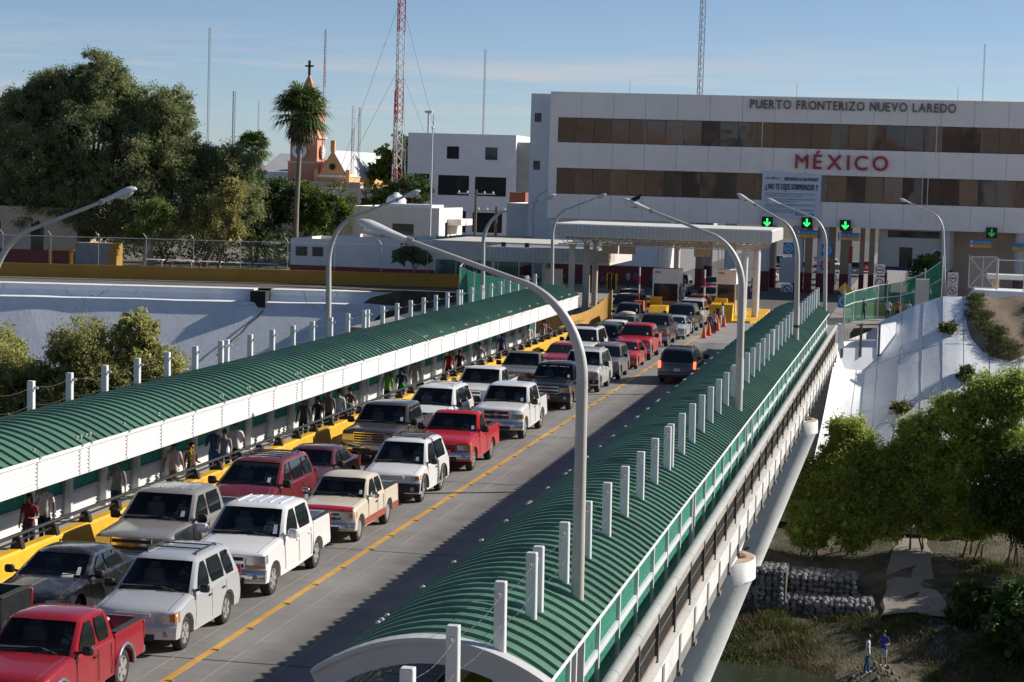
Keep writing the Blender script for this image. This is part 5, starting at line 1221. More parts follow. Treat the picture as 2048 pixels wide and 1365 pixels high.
def arc(cy, cz, r, n=9):
    """arch from rear foot to front foot, over the top (y decreasing)"""
    return [(cy + r*cos(pi*k/(n-1)), cz + r*sin(pi*k/(n-1))) for k in range(n)]
CABIN = pm('cabin_dark', (.09,.085,.08), .8, .2, 3); SEAT = pm('seat_cloth', (.30,.28,.26), .9, .2, 4); DRIVERS = []
def loft(g, stations, prof, fn, mi=0, closed=True, cap=True, skip=None):
    """same profile at each lateral station; fn(x-fraction, y, z) -> point"""
    n = len(prof); rows = [[fn(s, y, z) for (y,z) in prof] for s in stations]
    vs = [p for r in rows for p in r]; fs = []
    for i in range(len(rows)-1):
        for k in range(n if closed else n-1):
            if skip and skip(i,k): continue
            j = (k+1) % n; fs.append((i*n+k, i*n+j, (i+1)*n+j, (i+1)*n+k))
    if cap: fs += [tuple(range(n)), tuple(range(len(vs)-1, len(vs)-n-1, -1))]
    g.add(vs, fs, mi)
WHEELS = {}
def wheel_mesh(r, w, style):
    k = (r, w, style)
    if k in WHEELS: return WHEELS[k]
    t = MB(); rr = r*.64
    t.lathe([(rr,-w/2+.02),(r*.80,-w/2),(r*.95,-w/2+.02),(r,-w/2+.055),(r,w/2-.055),(r*.95,w/2-.02),(r*.80,w/2),(rr,w/2-.02),(rr,-w/2+.02)], n=26, axis='x')
    tm = t.mesh('wheel', TYRE, True)
    g = MB(); g.lathe([(rr,-w/2+.03),(rr*1.0,w/2-.015),(rr*.93,w/2-.012),(rr*.90,w/2-.06),(.02,w/2-.07)], n=24, axis='x', mi=0 if style != 'dark' else 1)
    ns = {'five':5,'six':6,'steel':8,'disc':0,'dark':0}.get(style,5)
    for k2 in range(ns):
        a = 2*pi*k2/ns; c, s_ = cos(a), sin(a); wd = .055 if style != 'steel' else .03
        p = [(rr*.16,-wd),(rr*.95,-wd*(.8 if style != 'five' else 1.2)),(rr*.95,wd*(.8 if style != 'five' else 1.2)),(rr*.16,wd)]
        vs = [(w/2-.012+.0, q*c-t_*s_, q*s_+t_*c) for q,t_ in p] + [(w/2-.05, q*c-t_*s_, q*s_+t_*c) for q,t_ in p]
        g.add(vs, [(0,1,2,3),(0,4,5,1),(2,6,7,3),(1,5,6,2),(3,7,4,0)])
    if style == 'disc': g.lathe([(rr*.88,w/2-.05),(rr*.80,w/2-.01),(rr*.4,w/2-.0),(.02,w/2+.005)], n=24, axis='x')
    g.lathe([(rr*.22,w/2-.03),(rr*.20,w/2+.0),(.02,w/2+.008)], n=12, axis='x')
    rm = g.mesh('rim', [RIM, pm('rim_dark', (.10,.10,.10), .5, .1, 4)], True)
    hub = MB(); hub.lathe([(rr*.9,w/2-.075),(.02,w/2-.078)], n=16, axis='x'); 
    WHEELS[k] = (tm, rm); return WHEELS[k]

def car(label, cat, X, Y, col, kind, group=None, rz=0, **o):
    """X centre, Y front axle (front faces -Y); builds body, glass, lamps, wheels as parts"""
    D = dict(W=1.8, fo=.88, wb=2.7, ro=1.0, H=1.45, rw=.33, ww=.21, gc=.27, zb=.95, zh=.80, zc=.95, yc=.55, yt=1.25, yr=2.5, yb=3.1, zd=.98, tum=.17, cf=.16, bump='body', bumpz=(.34,.60), grille='dark', gx=.46, gz=(.64,.80), lz=(.64,.80), lx=(.52,.97), wheel='five', rails=False, two=None, mirror='black', win=None, bed=None, lower=None, flare=False, visor=None, rim=None, roofribs=0, hoodstripe=None, plate=True)
    D.update(o); W, fo, wb, ro, H, rw, gc = D['W'], D['fo'], D['wb'], D['ro'], D['H'], D['rw'], D['gc']
    zb, zh, zc, yc, yt, yr, yb, zd, cf = D['zb'], D['zh'], D['zc'], D['yc'], D['yt'], D['yr'], D['yb'], D['zd'], D['cf']
    t = thing(('pickup_truck' if kind == 'pickup' else {'sedan':'sedan','suv':'sport_utility','van':'minivan'}.get(kind,kind)), label, cat, (X,Y,.006), rz, group or 'vehicles queuing on the bridge')
    hw = W/2; rear = wb+ro; ra = rw+.075
    def fn(s, y, z):
        a = abs(s); e = max(0., (a-.9)/.1)
        x = s*hw
        tv = 1-.035*max(0,(z-.62)/.5)**1.3 - .03*max(0,(.5-z)/.3)            # tuck under belt and sill
        x *= tv
        wf = max(0., 1-(y+fo)/.55); wr = max(0., 1-(rear-y)/.5)
        y2 = y + wf*cf*a**2.6 - wr*cf*.7*a**2.6
        if e > 0:
            if z > .7: z = z - .055*e*e*min(1,(z-.7)/.2)
        crown = .035*(1-a*a) if z > zh-.12 and y < yc+.1 else 0
        return (x, y2, z+crown)
    ST = [-1,-.97,-.9,-.7,-.35,0,.35,.7,.9,.97,1]
    # lower body profile
    end = rear if kind != 'pickup' else yb
    front = [(-fo+.10,gc+.02),(-fo+.03,gc+.10),(-fo,.42),(-fo+.005,.58),(-fo+.05,.63),(-fo+.065,zh-.06),(-fo+.13,zh-.005),(-fo+.45,zh+.3*(zc-zh)),(yc-.25,zc-.02),(yc,zc)]
    if kind == 'sedan': back = [(yb,zd),(yb+.3,zd+.01),(rear-.10,zd-.03),(rear-.01,zd-.13),(rear,.62),(rear-.01,.45),(rear-.10,gc+.04)]
    elif kind == 'pickup': back = [(yb,zb),(yb,gc+.05)]
    else: back = [(rear-.10,zb),(rear-.03,zb-.08),(rear,.62),(rear,.45),(rear-.10,gc+.04)]
    bot = []
    if kind != 'pickup': bot += [(wb+ra+.03,gc+.03)] + arc(wb, rw+.02, ra) + [(wb-ra-.02,gc)]
    bot += [((wb if kind != 'pickup' else yb)*.5,gc),(ra+.03,gc)] + arc(0, rw+.02, ra) + [(-ra-.02,gc+.02)]
    prof = front + back + bot
    P = paint(col[0], col[1], col[2] if len(col) > 2 else 0, col[3] if len(col) > 3 else .2)
    low = paint(D['lower'][0], D['lower'][1]) if D['lower'] else None
    g = MB(); loft(g, ST, prof[::-1], fn); g.obj('body', P, t, True)
    if low:
        for s in (-1,1):
            g2 = MB(); zl = D.get('lowz', .52)
            for a, b in ((-fo+.25,-ra),(ra,(wb-ra) if kind != 'pickup' else yb-.01),(wb+ra,rear-.12)) if kind != 'pickup' else ((ra,yb-.01),(yb+.02,wb-ra),(wb+ra,rear-.05)):
                if b > a: g2.grid([[(s*(hw*1.0+.006-(.03*hw*max(0,(.5-z)/.3))), y, z) for z in ((gc+.02,.38,zl) if s > 0 else (zl,.38,gc+.02))] for y in (a,b)])
            g2.obj('lower_panel', low, t, True)
    # pickup box
    if kind == 'pickup':
        zt = D['bed'] or zb+.02; b0 = yb+.035
        bp = [(b0,zt),(rear-.03,zt),(rear,zt-.06),(rear,.60),(rear-.04,.50),(wb+ra+.03,.48)] + arc(wb, rw+.02, ra) + [(wb-ra-.02,.40),(b0,.40)]
        for s in (-1,1):
            g = MB(); loft(g, [s*q for q in ((.84,.9,.97,1) if s > 0 else (1,.97,.9,.84))], bp[::-1] , (lambda q,y,z: fn(q,y,z)) if s > 0 else (lambda q,y,z: fn(q,y,z))); ob_ = g.obj('bed_side', P, t, True)
            MB().box((s*hw*.90-.07,b0+.02,zt-.012),(s*hw*.90+.07,rear-.05,zt+.012)).obj('bed_rail', BEDM, t)
        g = MB(); g.box((-hw*.84,b0,.74),(hw*.84,rear-.07,.80)); g.box((-hw*.84,b0,.80),(hw*.84,b0+.05,zt-.01)); g.obj('bed_floor', BEDM, t)
        g = MB(); g.cbox((0,rear-.045,(.62+zt)/2),(W*.83,.08,zt-.62),bev=.015); g.obj('tailgate', P, t, True)
        MB().cbox((0,rear+.03,.52),(W*.95,.16,.16),bev=.03).obj('rear_bumper', CHROME if D['bump'] == 'chrome' else TRIM, t, True)
    else:
        if D['bump'] == 'dark': MB().cbox((0,rear-.02,.50),(W*.97,.20,.26),bev=.05).obj('rear_bumper', TRIM, t, True)
        else: MB().cbox((0,rear-.05,.50),(W*.96,.2,.26),bev=.06).obj('rear_bumper', P, t, True)
    # cabin
    hb = hw-.055; ht = hw-.055-D['tum']; z0 = zb-.06 if kind != 'sedan' else min(zc,zd)-.05
    def half(z): q = max(0,min(1,(z-zb)/(H-zb))); return lerp(hb,ht,q**1.15)
    def cn(s, y, z):
        a = abs(s); x = s*half(z)
        bow = .10*(1-a*a)
        y2 = y - bow*(1 if y < (yt+yr)/2 else -1)*(.5 if abs(y-(yt+yr)/2) > 0 else 0) if (y < yt+.25 or y > yr-.25) else y
        dz = -.05*max(0,(a-.8)/.2)**2 if z > H-.12 else 0
        return (x, y2, z + dz + (.02*(1-a*a) if z > H-.03 else 0))
    cp = [(yc-.05,z0),(yc,zc-.01),(yt,H-.06),(yt+.10,H-.015),(yt+.4,H),((yt+yr)/2,H+.005),(yr-.35,H-.005),(yr-.08,H-.025),(yr,H-.07),(yb,zd if kind == 'sedan' else zb-.01),(yb+.0,z0)]
    CST = [-1,-.97,-.9,-.6,-.2,.2,.6,.9,.97,1]
    roofm = paint(D['two'][0], D['two'][1]) if D['two'] else P
    see = Y < 104 and not rz
    g = MB(); loft(g, CST, cp[::-1], cn, skip=(lambda i,k: k == len(cp)-3 and 1 < i < 7) if see else None); cab = g.obj('cabin', P, t, True)
    if see:
        fl = MB(); zt_ = max(zb, zc)+.01; fl.box((-half(zb)+.05,yc+.05,zt_-.04),(half(zb)-.05,yr-.15,zt_)); fl.prism([(yc-.02,zc-.05),(yc+.42,zc-.05),(yc+.42,zt_+.06),(yc+.25,zt_+.07),(yc+.03,zc+.0)], 'x', -half(zb)+.06, half(zb)-.06); fl.obj('dashboard', CABIN, t)
        ys_ = yc+1.18
        for sx in (-.4,.4):
            st_ = MB(); st_.cbox((sx,ys_,zt_+.10),(.46,.16,.34),bev=.05); st_.cbox((sx,ys_+.03,zt_+.33),(.24,.09,.15),bev=.035); st_.obj('seat', SEAT, t, True)
        sw = MB(); sw.tube([(.4+.17*cos(2*pi*k/14), yc+.55+.05*sin(2*pi*k/14), zt_+.06+.15*sin(2*pi*k/14)) for k in range(15)], .014, 5, cap=False); sw.obj('steering_wheel', TRIM, t)
        hg = MB(); hg.box((-half(zb)+.1,yr-.3,zt_),(half(zb)-.1,yr-.26,H-.12)); hg.obj('cabin_back', CABIN, t)
        DRIVERS.append((label, X+.4, Y+yc+1.02, H))
    def panel(ya, za, yb_, zb_, f0, f1, off, nx=8, nz=4, ins=.05, top=.05):
        L_ = math.hypot(yb_-ya, zb_-za); ny, nz_ = -(zb_-za)/L_, (yb_-ya)/L_
        if nz_ < 0 and ya < yb_: ny, nz_ = -ny, -nz_
        rows = []
        for j in range(nz+1):
            q = lerp(ins, 1-top, j/nz); y, z = lerp(ya,yb_,q), lerp(za,zb_,q); r = []
            for i in range(nx+1):
                s = lerp(f0,f1,i/nx); p = cn(s,y,z); r.append((p[0], p[1]+ny*off, p[2]+nz_*off))
            rows.append(r)
        return rows
    g = MB(); g.grid(panel(yc,zc-.01,yt,H-.06,-.93,.93,.012)); ws = g.obj('windshield', WGLASS if see else CGLASS, t, True)
    rws = panel(yb,zd if kind == 'sedan' else zb-.01,yr,H-.07,-.88,.88,.012)
    g = MB(); g.grid([[(p[0],2*yb*0+p[1],p[2]) for p in reversed(r)] for r in [[(q[0], q[1]+.024 if kind != 'sedan' else q[1]+.02, q[2]+(.014 if kind == 'sedan' else 0)) for q in r] for r in rws]]); g.obj('rear_window', CGLASS, t, True)
    # wipers
    g = MB()
    for x in (-.55,.1):
        pa = panel(yc,zc-.01,yt,H-.06,-.93,.93,.03)[0]; g.bar((x,pa[4][1]-.02,pa[4][2]+.0),(x+.5,pa[4][1]+.07,pa[4][2]+.075),.015,.02)
    g.bar((-hw*.78,yc-.06,zc+.004),(hw*.78,yc-.06,zc+.004),.10,.012); g.obj('wiper', TRIM, t)
    # side windows, given as (y0 base, y1 base, y0 top, y1 top)
    wins = D['win']
    zlo, zhi = zb+.035, H-.105
    if kind == 'sedan': zlo = max(zc,zd)-.01
    for s in (-1,1):
        for (a,b,c,d) in wins:
            g = MB(); n_ = 3; rows = []
            for j in range(n_+1):
                q = j/n_; z = lerp(zlo,zhi,q); y0_, y1_ = lerp(a,c,q), lerp(b,d,q)
                r_ = .05 if j in (0,n_) else 0
                ys_ = [y0_+r_, lerp(y0_,y1_,.5), y1_-r_]
                rows.append([(s*(half(z)+.008), yy, z) for yy in (ys_ if s > 0 else ys_[::-1])])
            g.grid([r[::1] for r in rows]); w_ = g.obj('side_window', CGLASS, t)
    # door seams and handles
    g = MB(); hd = MB(); seams = sorted({w[1]+.03 for w in wins if w[1] < wb+.3} | {yc+.12})
    for s in (-1,1):
        for y in seams:
            for z_a, z_b in ((gc+.10,.62),(.62,zb-.03)):
                pa, pb = fn(s,y,z_a), fn(s,y,z_b); g.bar((pa[0]+s*.001,pa[1],pa[2]),(pb[0]+s*.001,pb[1],pb[2]),.008,.012)
            g.obj('door_seam', TRIM, t); g = MB()
        if see:
            pts_ = [fn(s*.80,y_,z_) for y_,z_ in ((-fo+.14,zh),(-fo+.45,zh+.3*(zc-zh)),(yc-.25,zc-.02),(yc-.04,zc))]; g.tube([(q[0],q[1],q[2]+.001) for q in pts_], .006, 4); g.obj('hood_seam', TRIM, t); g = MB()
        for w in wins[:2 if D.get('doors',4) == 4 else 1]:
            p = fn(s, min(w[1],wb-.2)-.12, zb-.13); hd.cbox((p[0]+s*.012,p[1],p[2]),(.03,.16,.035))
    hd.obj('door_handle', TRIM if D.get('handle','b') == 'b' else P, t)
    for s in (-1,1):
        g = MB(); my = yc+.22; mz = zb+.10; g.cbox((s*(hw+.13),my,mz),(.22 if W < 1.9 else .24,.12,.17 if W < 1.9 else .22),bev=.035); g.bar((s*(hw-.08),my+.04,mz-.06),(s*(hw+.08),my+.03,mz-.03),.05,.05)
        g.obj('mirror', TRIM if D['mirror'] == 'black' else (CHROME if D['mirror'] == 'chrome' else P), t, True)
    # front: grille, lamps, bumper
    def fr(s, z, off): p = fn(s, -fo+.055, z); return (p[0], p[1]-off, z)
    gx, (ga, gb) = D['gx'], D['gz']
    g = MB(); g.grid([[fr(lerp(-gx,gx,i/8), z, .012) for i in range(9)] for z in (ga,gb)]); gr = g.obj('grille', TRIM, t)
    st = D['grille']
    if st != 'dark':
        g = MB(); mt = CHROME if st.startswith('chrome') else (P if st.startswith('body') else TRIM)
        nb = {'chrome':3,'chrome_frame':0,'chrome_bar':1,'body':2,'chrome_mesh':5,'chrome_cross':1}.get(st,3)
        for k in range(nb):
            z = lerp(ga,gb,(k+1)/(nb+1)); hh = .028 if nb > 1 else .07
            for i in range(8): g.bar(fr(lerp(-gx,gx,i/8),z,.03), fr(lerp(-gx,gx,(i+1)/8),z,.03), .03, hh)
        for z in (ga,gb):
            for i in range(8): g.bar(fr(lerp(-gx,gx,i/8),z,.025), fr(lerp(-gx,gx,(i+1)/8),z,.025), .03, .035)
        for s in (-gx,gx): g.bar(fr(s,ga,.025), fr(s,gb,.025), .03, .035)
        if st in ('chrome_cross','chrome_mesh'): g.bar(fr(0,ga,.03), fr(0,gb,.03), .03, .05)
        if st == 'chrome_mesh':
            for q in (-.6,-.2,.2,.6): g.bar(fr(q*gx,ga,.028), fr(q*gx,gb,.028), .02, .02)
        g.obj('grille_bar', mt, t)
    em = D.get('emblem')
    if em:
        p = fr(0,(ga+gb)/2,.05); g = MB()
        if em == 'bow': g.cbox(p,(.26,.02,.06)); g.cbox(p,(.12,.024,.095))
        elif em == 'oval':
            g.add([(p[0]+.13*cos(2*pi*k/20),p[1],p[2]+.052*sin(2*pi*k/20)) for k in range(20)],[tuple(range(20))]); g.add([(p[0]+.10*cos(2*pi*k/20),p[1]-.004,p[2]+.032*sin(2*pi*k/20)) for k in range(20)],[tuple(range(20))],1)
        elif em == 'rings':
            for rx, rz_, cz in ((.12,.08,0),(.035,.075,.0),(.08,.03,.03)):
                pts = [(p[0]+rx*cos(2*pi*k/18),p[1],p[2]+cz+rz_*sin(2*pi*k/18)) for k in range(19)]; g.tube(pts,.009,5,cap=False)
        elif em == 'ram': g.cbox(p,(.10,.03,.13),bev=.02); g.cbox((p[0],p[1],p[2]+.05),(.17,.025,.04))
        g.obj('emblem', [GOLD if em == 'bow' else CHROME, BLUE], t)
    if D['hoodstripe']:
        g = MB(); g.grid([[(fn(lerp(-.93,.93,i/8),y,z)[0], fn(lerp(-.93,.93,i/8),y,z)[1]-.012, fn(lerp(-.93,.93,i/8),y,z)[2]+.012) for i in range(9)] for y,z in ((-fo+.06,zh-.10),(-fo+.075,zh-.03),(-fo+.15,zh+.005),(-fo+.28,zh+.02))]); g.obj('hood_stripe', paint(*D['hoodstripe']), t, True)
    lx0, lx1 = D['lx']; la, lb = D['lz']; am = D.get('amber','out')
    for s in (-1,1):
        g = MB(); cols_ = [lerp(lx0,lx1,i/4) for i in range(5)]; sw = D.get('sweep', .0)
        rows = []
        for z, q in ((la,0),(lerp(la,lb,.5),.5),(lb,1)):
            r = [fr(s*c, z + sw*(c-lx0)/(lx1-lx0)*(q-.2), .016) for c in cols_]
            p = fn(s*1.0, -fo+.30, z); r.append((p[0]+s*.006, p[1], z+sw*(q-.2)+.02)); rows.append(r if s > 0 else r[::-1])
        g.grid(rows); hl = g.obj('headlight', LAMPC, t, True)
        if am != 'none':
            g = MB(); i0 = 3 if am == 'out' else 0
            if am == 'below': rr_ = [[fr(s*c, z, .014) for c in cols_] for z in (la-.085,la-.012)]
            else: rr_ = [[(q_[0]+s*.003,q_[1]-.006,q_[2]) for q_ in ([fr(s*c, z+sw*(c-lx0)/(lx1-lx0)*(qq-.2), .016) for c in cols_[3:]] + [(fn(s,-fo+.30,z)[0]+s*.006, fn(s,-fo+.30,z)[1], z+sw*(qq-.2)+.02)])] for z,qq in ((lerp(la,lb,.2),.2),(lerp(la,lb,.85),.85))]
            g.grid([r if s > 0 else r[::-1] for r in rr_]); g.obj('turn_lamp', LAMPO, hl)
        y_ = rear-(.02 if kind == 'pickup' else .04); zt = (D['bed'] or zb) if kind == 'pickup' else (zd if kind == 'sedan' else zb+.15)
        g = MB(); pz = (zt-.42, zt-.06); xx = fn(s,rear-.1,.9)[0]; g.cbox((xx-s*.075,y_-.005,sum(pz)/2),(.13,.06,pz[1]-pz[0]),bev=.015); g.obj('tail_lamp', D.get('tailmat', LAMPR), t, True)
    b0, b1 = D['bumpz']; bm = {'chrome':CHROME,'body':P,'dark':TRIM}[D['bump']]
    g = MB(); prot = .07 if D['bump'] != 'body' else .03
    bprof = [(0,b0),(-prot,b0+.05),(-prot,b1-.05),(-prot*.4,b1),(.06,b1),(.06,b0)]
    loft(g, ST, bprof, lambda s,y,z: (fn(s,-fo,z)[0]*1.01, fn(s,-fo,z)[1]+y, z)); bo = g.obj('bumper', bm, t, True)
    g = MB(); g.grid([[(fn(s_,-fo,z)[0], fn(s_,-fo,z)[1]-prot-.006, z) for s_ in (-.55,-.25,0,.25,.55)] for z in (b0-.06+.03,b0+.11)]); g.obj('air_intake', TRIM, bo)
    if D.get('fog', True):
        for s in (-1,1):
            p = fn(s*.78,-fo,b0+.13); MB().lathe([(.065,-.01),(.065,.02)], (p[0],p[1]-prot-.004,b0+.12), 12, axis='y').obj('fog_lamp', LAMPC, bo)
    if D['plate']: 
        p = fn(0,-fo,.45); MB().cbox((D.get('px',0),p[1]-prot-.02,(b0+b1)/2+.01),(.31,.012,.155)).obj('plate', PLATE, bo)
    p = fn(0,rear,.7); MB().cbox((0,rear+.02 if kind != 'pickup' else rear+.115,.72 if kind != 'pickup' else .53),(.31,.012,.155)).obj('rear_plate', PLATE, t)
    # stickers behind the windshield glass corner
    f_ = R.choice((.60,.66,.72)); b_ = R.uniform(.10,.22)
    for k in range(R.choice((0,1,1,2))): g = MB(); g.grid(panel(yc,zc-.01,yt,H-.06,f_-k*.2*R.choice((0,4)),f_+.11-k*.2*0-k*.2*0,.016,2,2,b_+k*.16,.80-b_-k*.16)) if k == 0 else g.grid(panel(yc,zc-.01,yt,H-.06,f_,f_+.10,.016,2,2,b_+.17,.69-b_)); g.obj('sticker', STICK, ws)
    # wheels
    tm, rm = wheel_mesh(rw, D['ww'], D['wheel'])
    for (yy, nm) in ((0,'f'),(wb,'r')):
        for s in (-1,1):
            w_ = put('wheel', tm, t, (s*(hw-D['ww']/2-.035), yy, rw), rot=(0,0,0 if s > 0 else pi)); put('rim', rm, w_)
            w_.rotation_euler = (R.uniform(0,1.2), 0, 0 if s > 0 else pi)
            if D['flare']:
                g = MB(); pts = [(s*(hw+.015), yy+q[0], q[1]) for q in [(p_[0],p_[1]) for p_ in arc(0, rw+.02, ra+.01, 13)]]; g.tube(pts, .035, 6); g.obj('fender_flare', D['flare'], t, True)
    if D['rails']:
        for s in (-1,1):
            g = MB(); xr = s*(ht-.13); g.tube([(xr,yt+.35,H-.02),(xr,yt+.45,H+.055),(xr,yr-.5,H+.055),(xr,yr-.38,H-.02)], .024, 6); g.obj('roof_rail', D['rails'], t, True)
        for q in D.get('cross', (.35,.75)):
            y = lerp(yt+.4,yr-.4,q); MB().bar((-(ht-.13),y,H+.05),(ht-.13,y,H+.05),.05,.025).obj('cross_bar', D['rails'], t)
    for k in range(D['roofribs']):
        x = lerp(-ht*.7,ht*.7,k/max(1,D['roofribs']-1)); MB().bar((x,yt+.35,H+.022),(x,yr-.25,H+.018),.035,.016).obj('roof_rib', P, t)
    if D.get('antenna'): MB().tube([(-hw*.75,yc-.25,zc),(-hw*.75,yc-.22,zc+.75)], .005, 4).obj('antenna', TRIM, t)
    if D.get('visor'):
        pp = panel(yc,zc-.01,yt,H-.06,-.92,.92,.016,8,1,.80,.06); g = MB(); g.grid(pp); g.obj('tint_strip', pm('visor_dark', (.01,.012,.014), .3, 0, 1, 0), ws)
    if D.get('marks'):
        q = .86; y, z = lerp(yc,yt,q), lerp(zc,H-.06,q); g = MB(); rk = random.Random(3)
        for k in range(17):
            if k in (4,10): continue
            x = -.62+k*.075; h_ = rk.uniform(.03,.09); g.bar((x,y-.12,z+.0),(x+rk.uniform(-.02,.03),y-.12+h_*.6,z+h_*.55),.02,.008)
        g.obj('pale_marks', pm('glass_lettering', (.6,.6,.6), .6, 0, 1, 0), ws)
    if D.get('dashplate'):
        pp = panel(yc,zc-.01,yt,H-.06,.30,.62,.014,2,2,.06,.80); g = MB(); g.grid(pp); g.obj('plate', PLATE, ws)
    if D.get('wtext'):
        me = TXT(D['wtext'], .01); q = .84; y, z = lerp(yc,yt,q), lerp(zc,H-.06,q); a_ = math.atan2(H-.06-zc, yt-yc)
        wd = D.get('wtw', 1.0); xs_ = [v.co.x for v in me.vertices]; k_ = wd/(max(xs_)-min(xs_))
        o_ = put('lettering', me, ws, (-wd/2,y-.085-.03,z+.02-.06)); o_.rotation_euler = (a_,0,0); o_.scale = (k_,D.get('wth',.16),1)
    t['_dim'] = 0; del t['_dim']
    return t
def w2(a, b, lean=.35): return (a, b, a+lean, b)
CREW = dict(W=1.98, fo=.93, wb=3.64, ro=1.22, H=1.86, rw=.38, ww=.26, gc=.36, zb=1.20, zh=1.08, zc=1.21, yc=.72, yt=1.42, yr=3.16, yb=3.28, tum=.17, bump='chrome', bumpz=(.44,.70), grille='chrome_bar', gx=.52, gz=(.74,1.02), lz=(.82,1.02), lx=(.56,.99), amber='below', win=[(.95,1.98,1.58,1.98),(2.10,3.02,2.10,2.98)], wheel='six', handle='b', roofribs=5)
def v(base, **k): d = dict(base); d.update(k); return d
EXT = dict(W=1.72, fo=.84, wb=3.1, ro=1.12, H=1.60, rw=.34, ww=.23, gc=.34, zb=1.04, zh=.92, zc=1.05, yc=.68, yt=1.32, yr=2.52, yb=2.62, tum=.15, bump='chrome', bumpz=(.40,.60), gz=(.66,.86), lz=(.68,.86), lx=(.58,.99), win=[(.90,1.78,1.42,1.76),(1.88,2.42,1.86,2.38)], wheel='five', doors=2)
REG = v(CREW, wb=3.06, ro=1.25, yr=2.16, yb=2.28, win=[(.95,2.05,1.60,2.0)], doors=2, H=1.80, roofribs=0)
SUVB = dict(W=1.82, fo=.84, wb=2.66, ro=.92, H=1.69, rw=.345, ww=.23, gc=.30, zb=1.06, zh=.90, zc=1.06, yc=.42, yt=1.12, yr=3.22, yb=3.44, tum=.19, win=[(.72,1.55,1.28,1.55),(1.66,2.52,1.66,2.46),(2.62,3.18,2.58,3.02)], bumpz=(.34,.60), gz=(.72,.86), lz=(.70,.88), wheel='five')
BIGSUV = dict(W=1.96, fo=.92, wb=3.02, ro=1.05, H=1.84, rw=.38, ww=.25, gc=.34, zb=1.17, zh=1.04, zc=1.17, yc=.60, yt=1.30, yr=3.70, yb=3.92, tum=.18, bump='chrome', bumpz=(.42,.66), grille='chrome', gx=.5, gz=(.72,.98), lz=(.78,.98), amber='below', win=[(.88,1.82,1.46,1.82),(1.93,2.80,1.93,2.74),(2.92,3.66,2.88,3.5)], wheel='six')
SED = dict(W=1.79, fo=.92, wb=2.7, ro=1.05, H=1.41, rw=.32, ww=.20, gc=.24, zb=.93, zh=.76, zc=.94, yc=.50, yt=1.28, yr=2.52, yb=3.10, zd=.98, tum=.20, win=[(.88,1.62,1.42,1.62),(1.72,2.72,1.72,2.36)], gz=(.60,.70), lz=(.58,.71), gx=.42, wheel='disc')
VAN = dict(W=1.92, fo=.92, wb=2.87, ro=1.0, H=1.74, rw=.33, ww=.21, gc=.25, zb=1.06, zh=.86, zc=1.08, yc=.05, yt=1.02, yr=3.50, yb=3.74, tum=.20, win=[(.62,1.42,1.22,1.42),(1.52,2.60,1.52,2.58),(2.70,3.52,2.68,3.32)], bumpz=(.32,.58), gz=(.62,.76), lz=(.62,.78), wheel='disc')
def RX(W): return -14.40 - W/2 + .03
def LX(dx=0): return -18.08 + dx
WHT = ('white', (.82,.82,.82), 0, .05); SIL = ('silver', (.60,.61,.63), .3, .05); RED1 = ('red_metallic', (.34,.012,.022), .15, .08); RED2 = ('red_bright', (.52,.012,.018), 0, .08); BLK = ('black', (.012,.012,.013), 0, .10)
PEW = ('pewter', (.36,.345,.32), .35, .12); MAR = ('maroon', (.17,.016,.024), .1, .22); MAR2 = ('plum', (.095,.022,.032), .1, .15); TAU = ('taupe', (.085,.075,.068), .3, .12); CRE = ('cream', (.74,.66,.52), 0, .10)
GRN2 = ('grey_green', (.20,.22,.20), .2, .3); PNK = ('rose_red', (.38,.02,.05), .05, .12); TEAL = ('teal', (.012,.06,.06), .1, .1); DGR = ('dark_grey', (.10,.105,.11), .35, .12); BEI = ('beige_white', (.62,.58,.52), .1, .15); LBL = ('pale_blue', (.50,.56,.60), .2, .1); STE = ('steel_grey', (.26,.26,.27), .4, .12); NAV = ('slate', (.07,.08,.10), .35, .12)

# right-hand lane, nearest first
car('shiny red extended cab pickup nearest the camera, silver tool box in its bed', 'pickup', RX(1.76), 38.0-3.1, RED1, 'pickup', **v(EXT, W=1.76, H=1.68, zb=1.10, zc=1.11, zh=.98, rw=.38, ww=.26, bed=1.16, bump='chrome', flare=CHROME, gz=(.72,.92), lz=(.74,.92)))
car('silver compact sport utility with black roof rails and ring badge', 'car', RX(1.82), 41.54, SIL, 'suv', **v(SUVB, rails=TRIM, emblem='rings', grille='body_', sweep=.10, lz=(.66,.80), gx=.42, gz=(.70,.84), mirror='black'))
car('white crew cab pickup with ribbed roof behind the silver sport utility', 'pickup', RX(1.98), 47.65, WHT, 'pickup', **v(CREW, mirror='body', grille='chrome_bar', handle='c', bed=1.26))
car('cream compact pickup with red hood stripe and red sills', 'pickup', RX(1.70), 55.5, CRE, 'pickup', **v(EXT, W=1.70, H=1.58, bed=1.06, hoodstripe=('stripe_red', (.48,.012,.015)), lower=('sill_red', (.36,.03,.035)), lowz=.56, bump='chrome', grille='chrome_cross', gx=.56, lx=(.58,.93), mirror='chrome', wheel='disc', amber='out', visor=True, zh=.95))
car('white two door sport utility with black lower bumper and roof rack', 'car', RX(1.82), 62.97, WHT, 'suv', **v(SUVB, fo=.82, wb=2.6, ro=1.0, H=1.72, rails=TRIM, cross=(.1,.35,.6,.85), bump='dark', bumpz=(.36,.64), grille='body', gx=.46, gz=(.72,.86), lz=(.72,.86), amber='out', win=[(.72,1.75,1.28,1.75),(1.9,3.12,1.88,2.98)], doors=2, flare=TRIM, wheel='five', rw=.37))
car('bright red single cab pickup with open bed', 'pickup', RX(1.98), 70.53, RED2, 'pickup', **v(REG, W=1.98, zh=1.02, bed=1.22, grille='body', gx=.50, gz=(.70,.92), lz=(.74,.92), emblem='oval', amber='out', wheel='steel'))
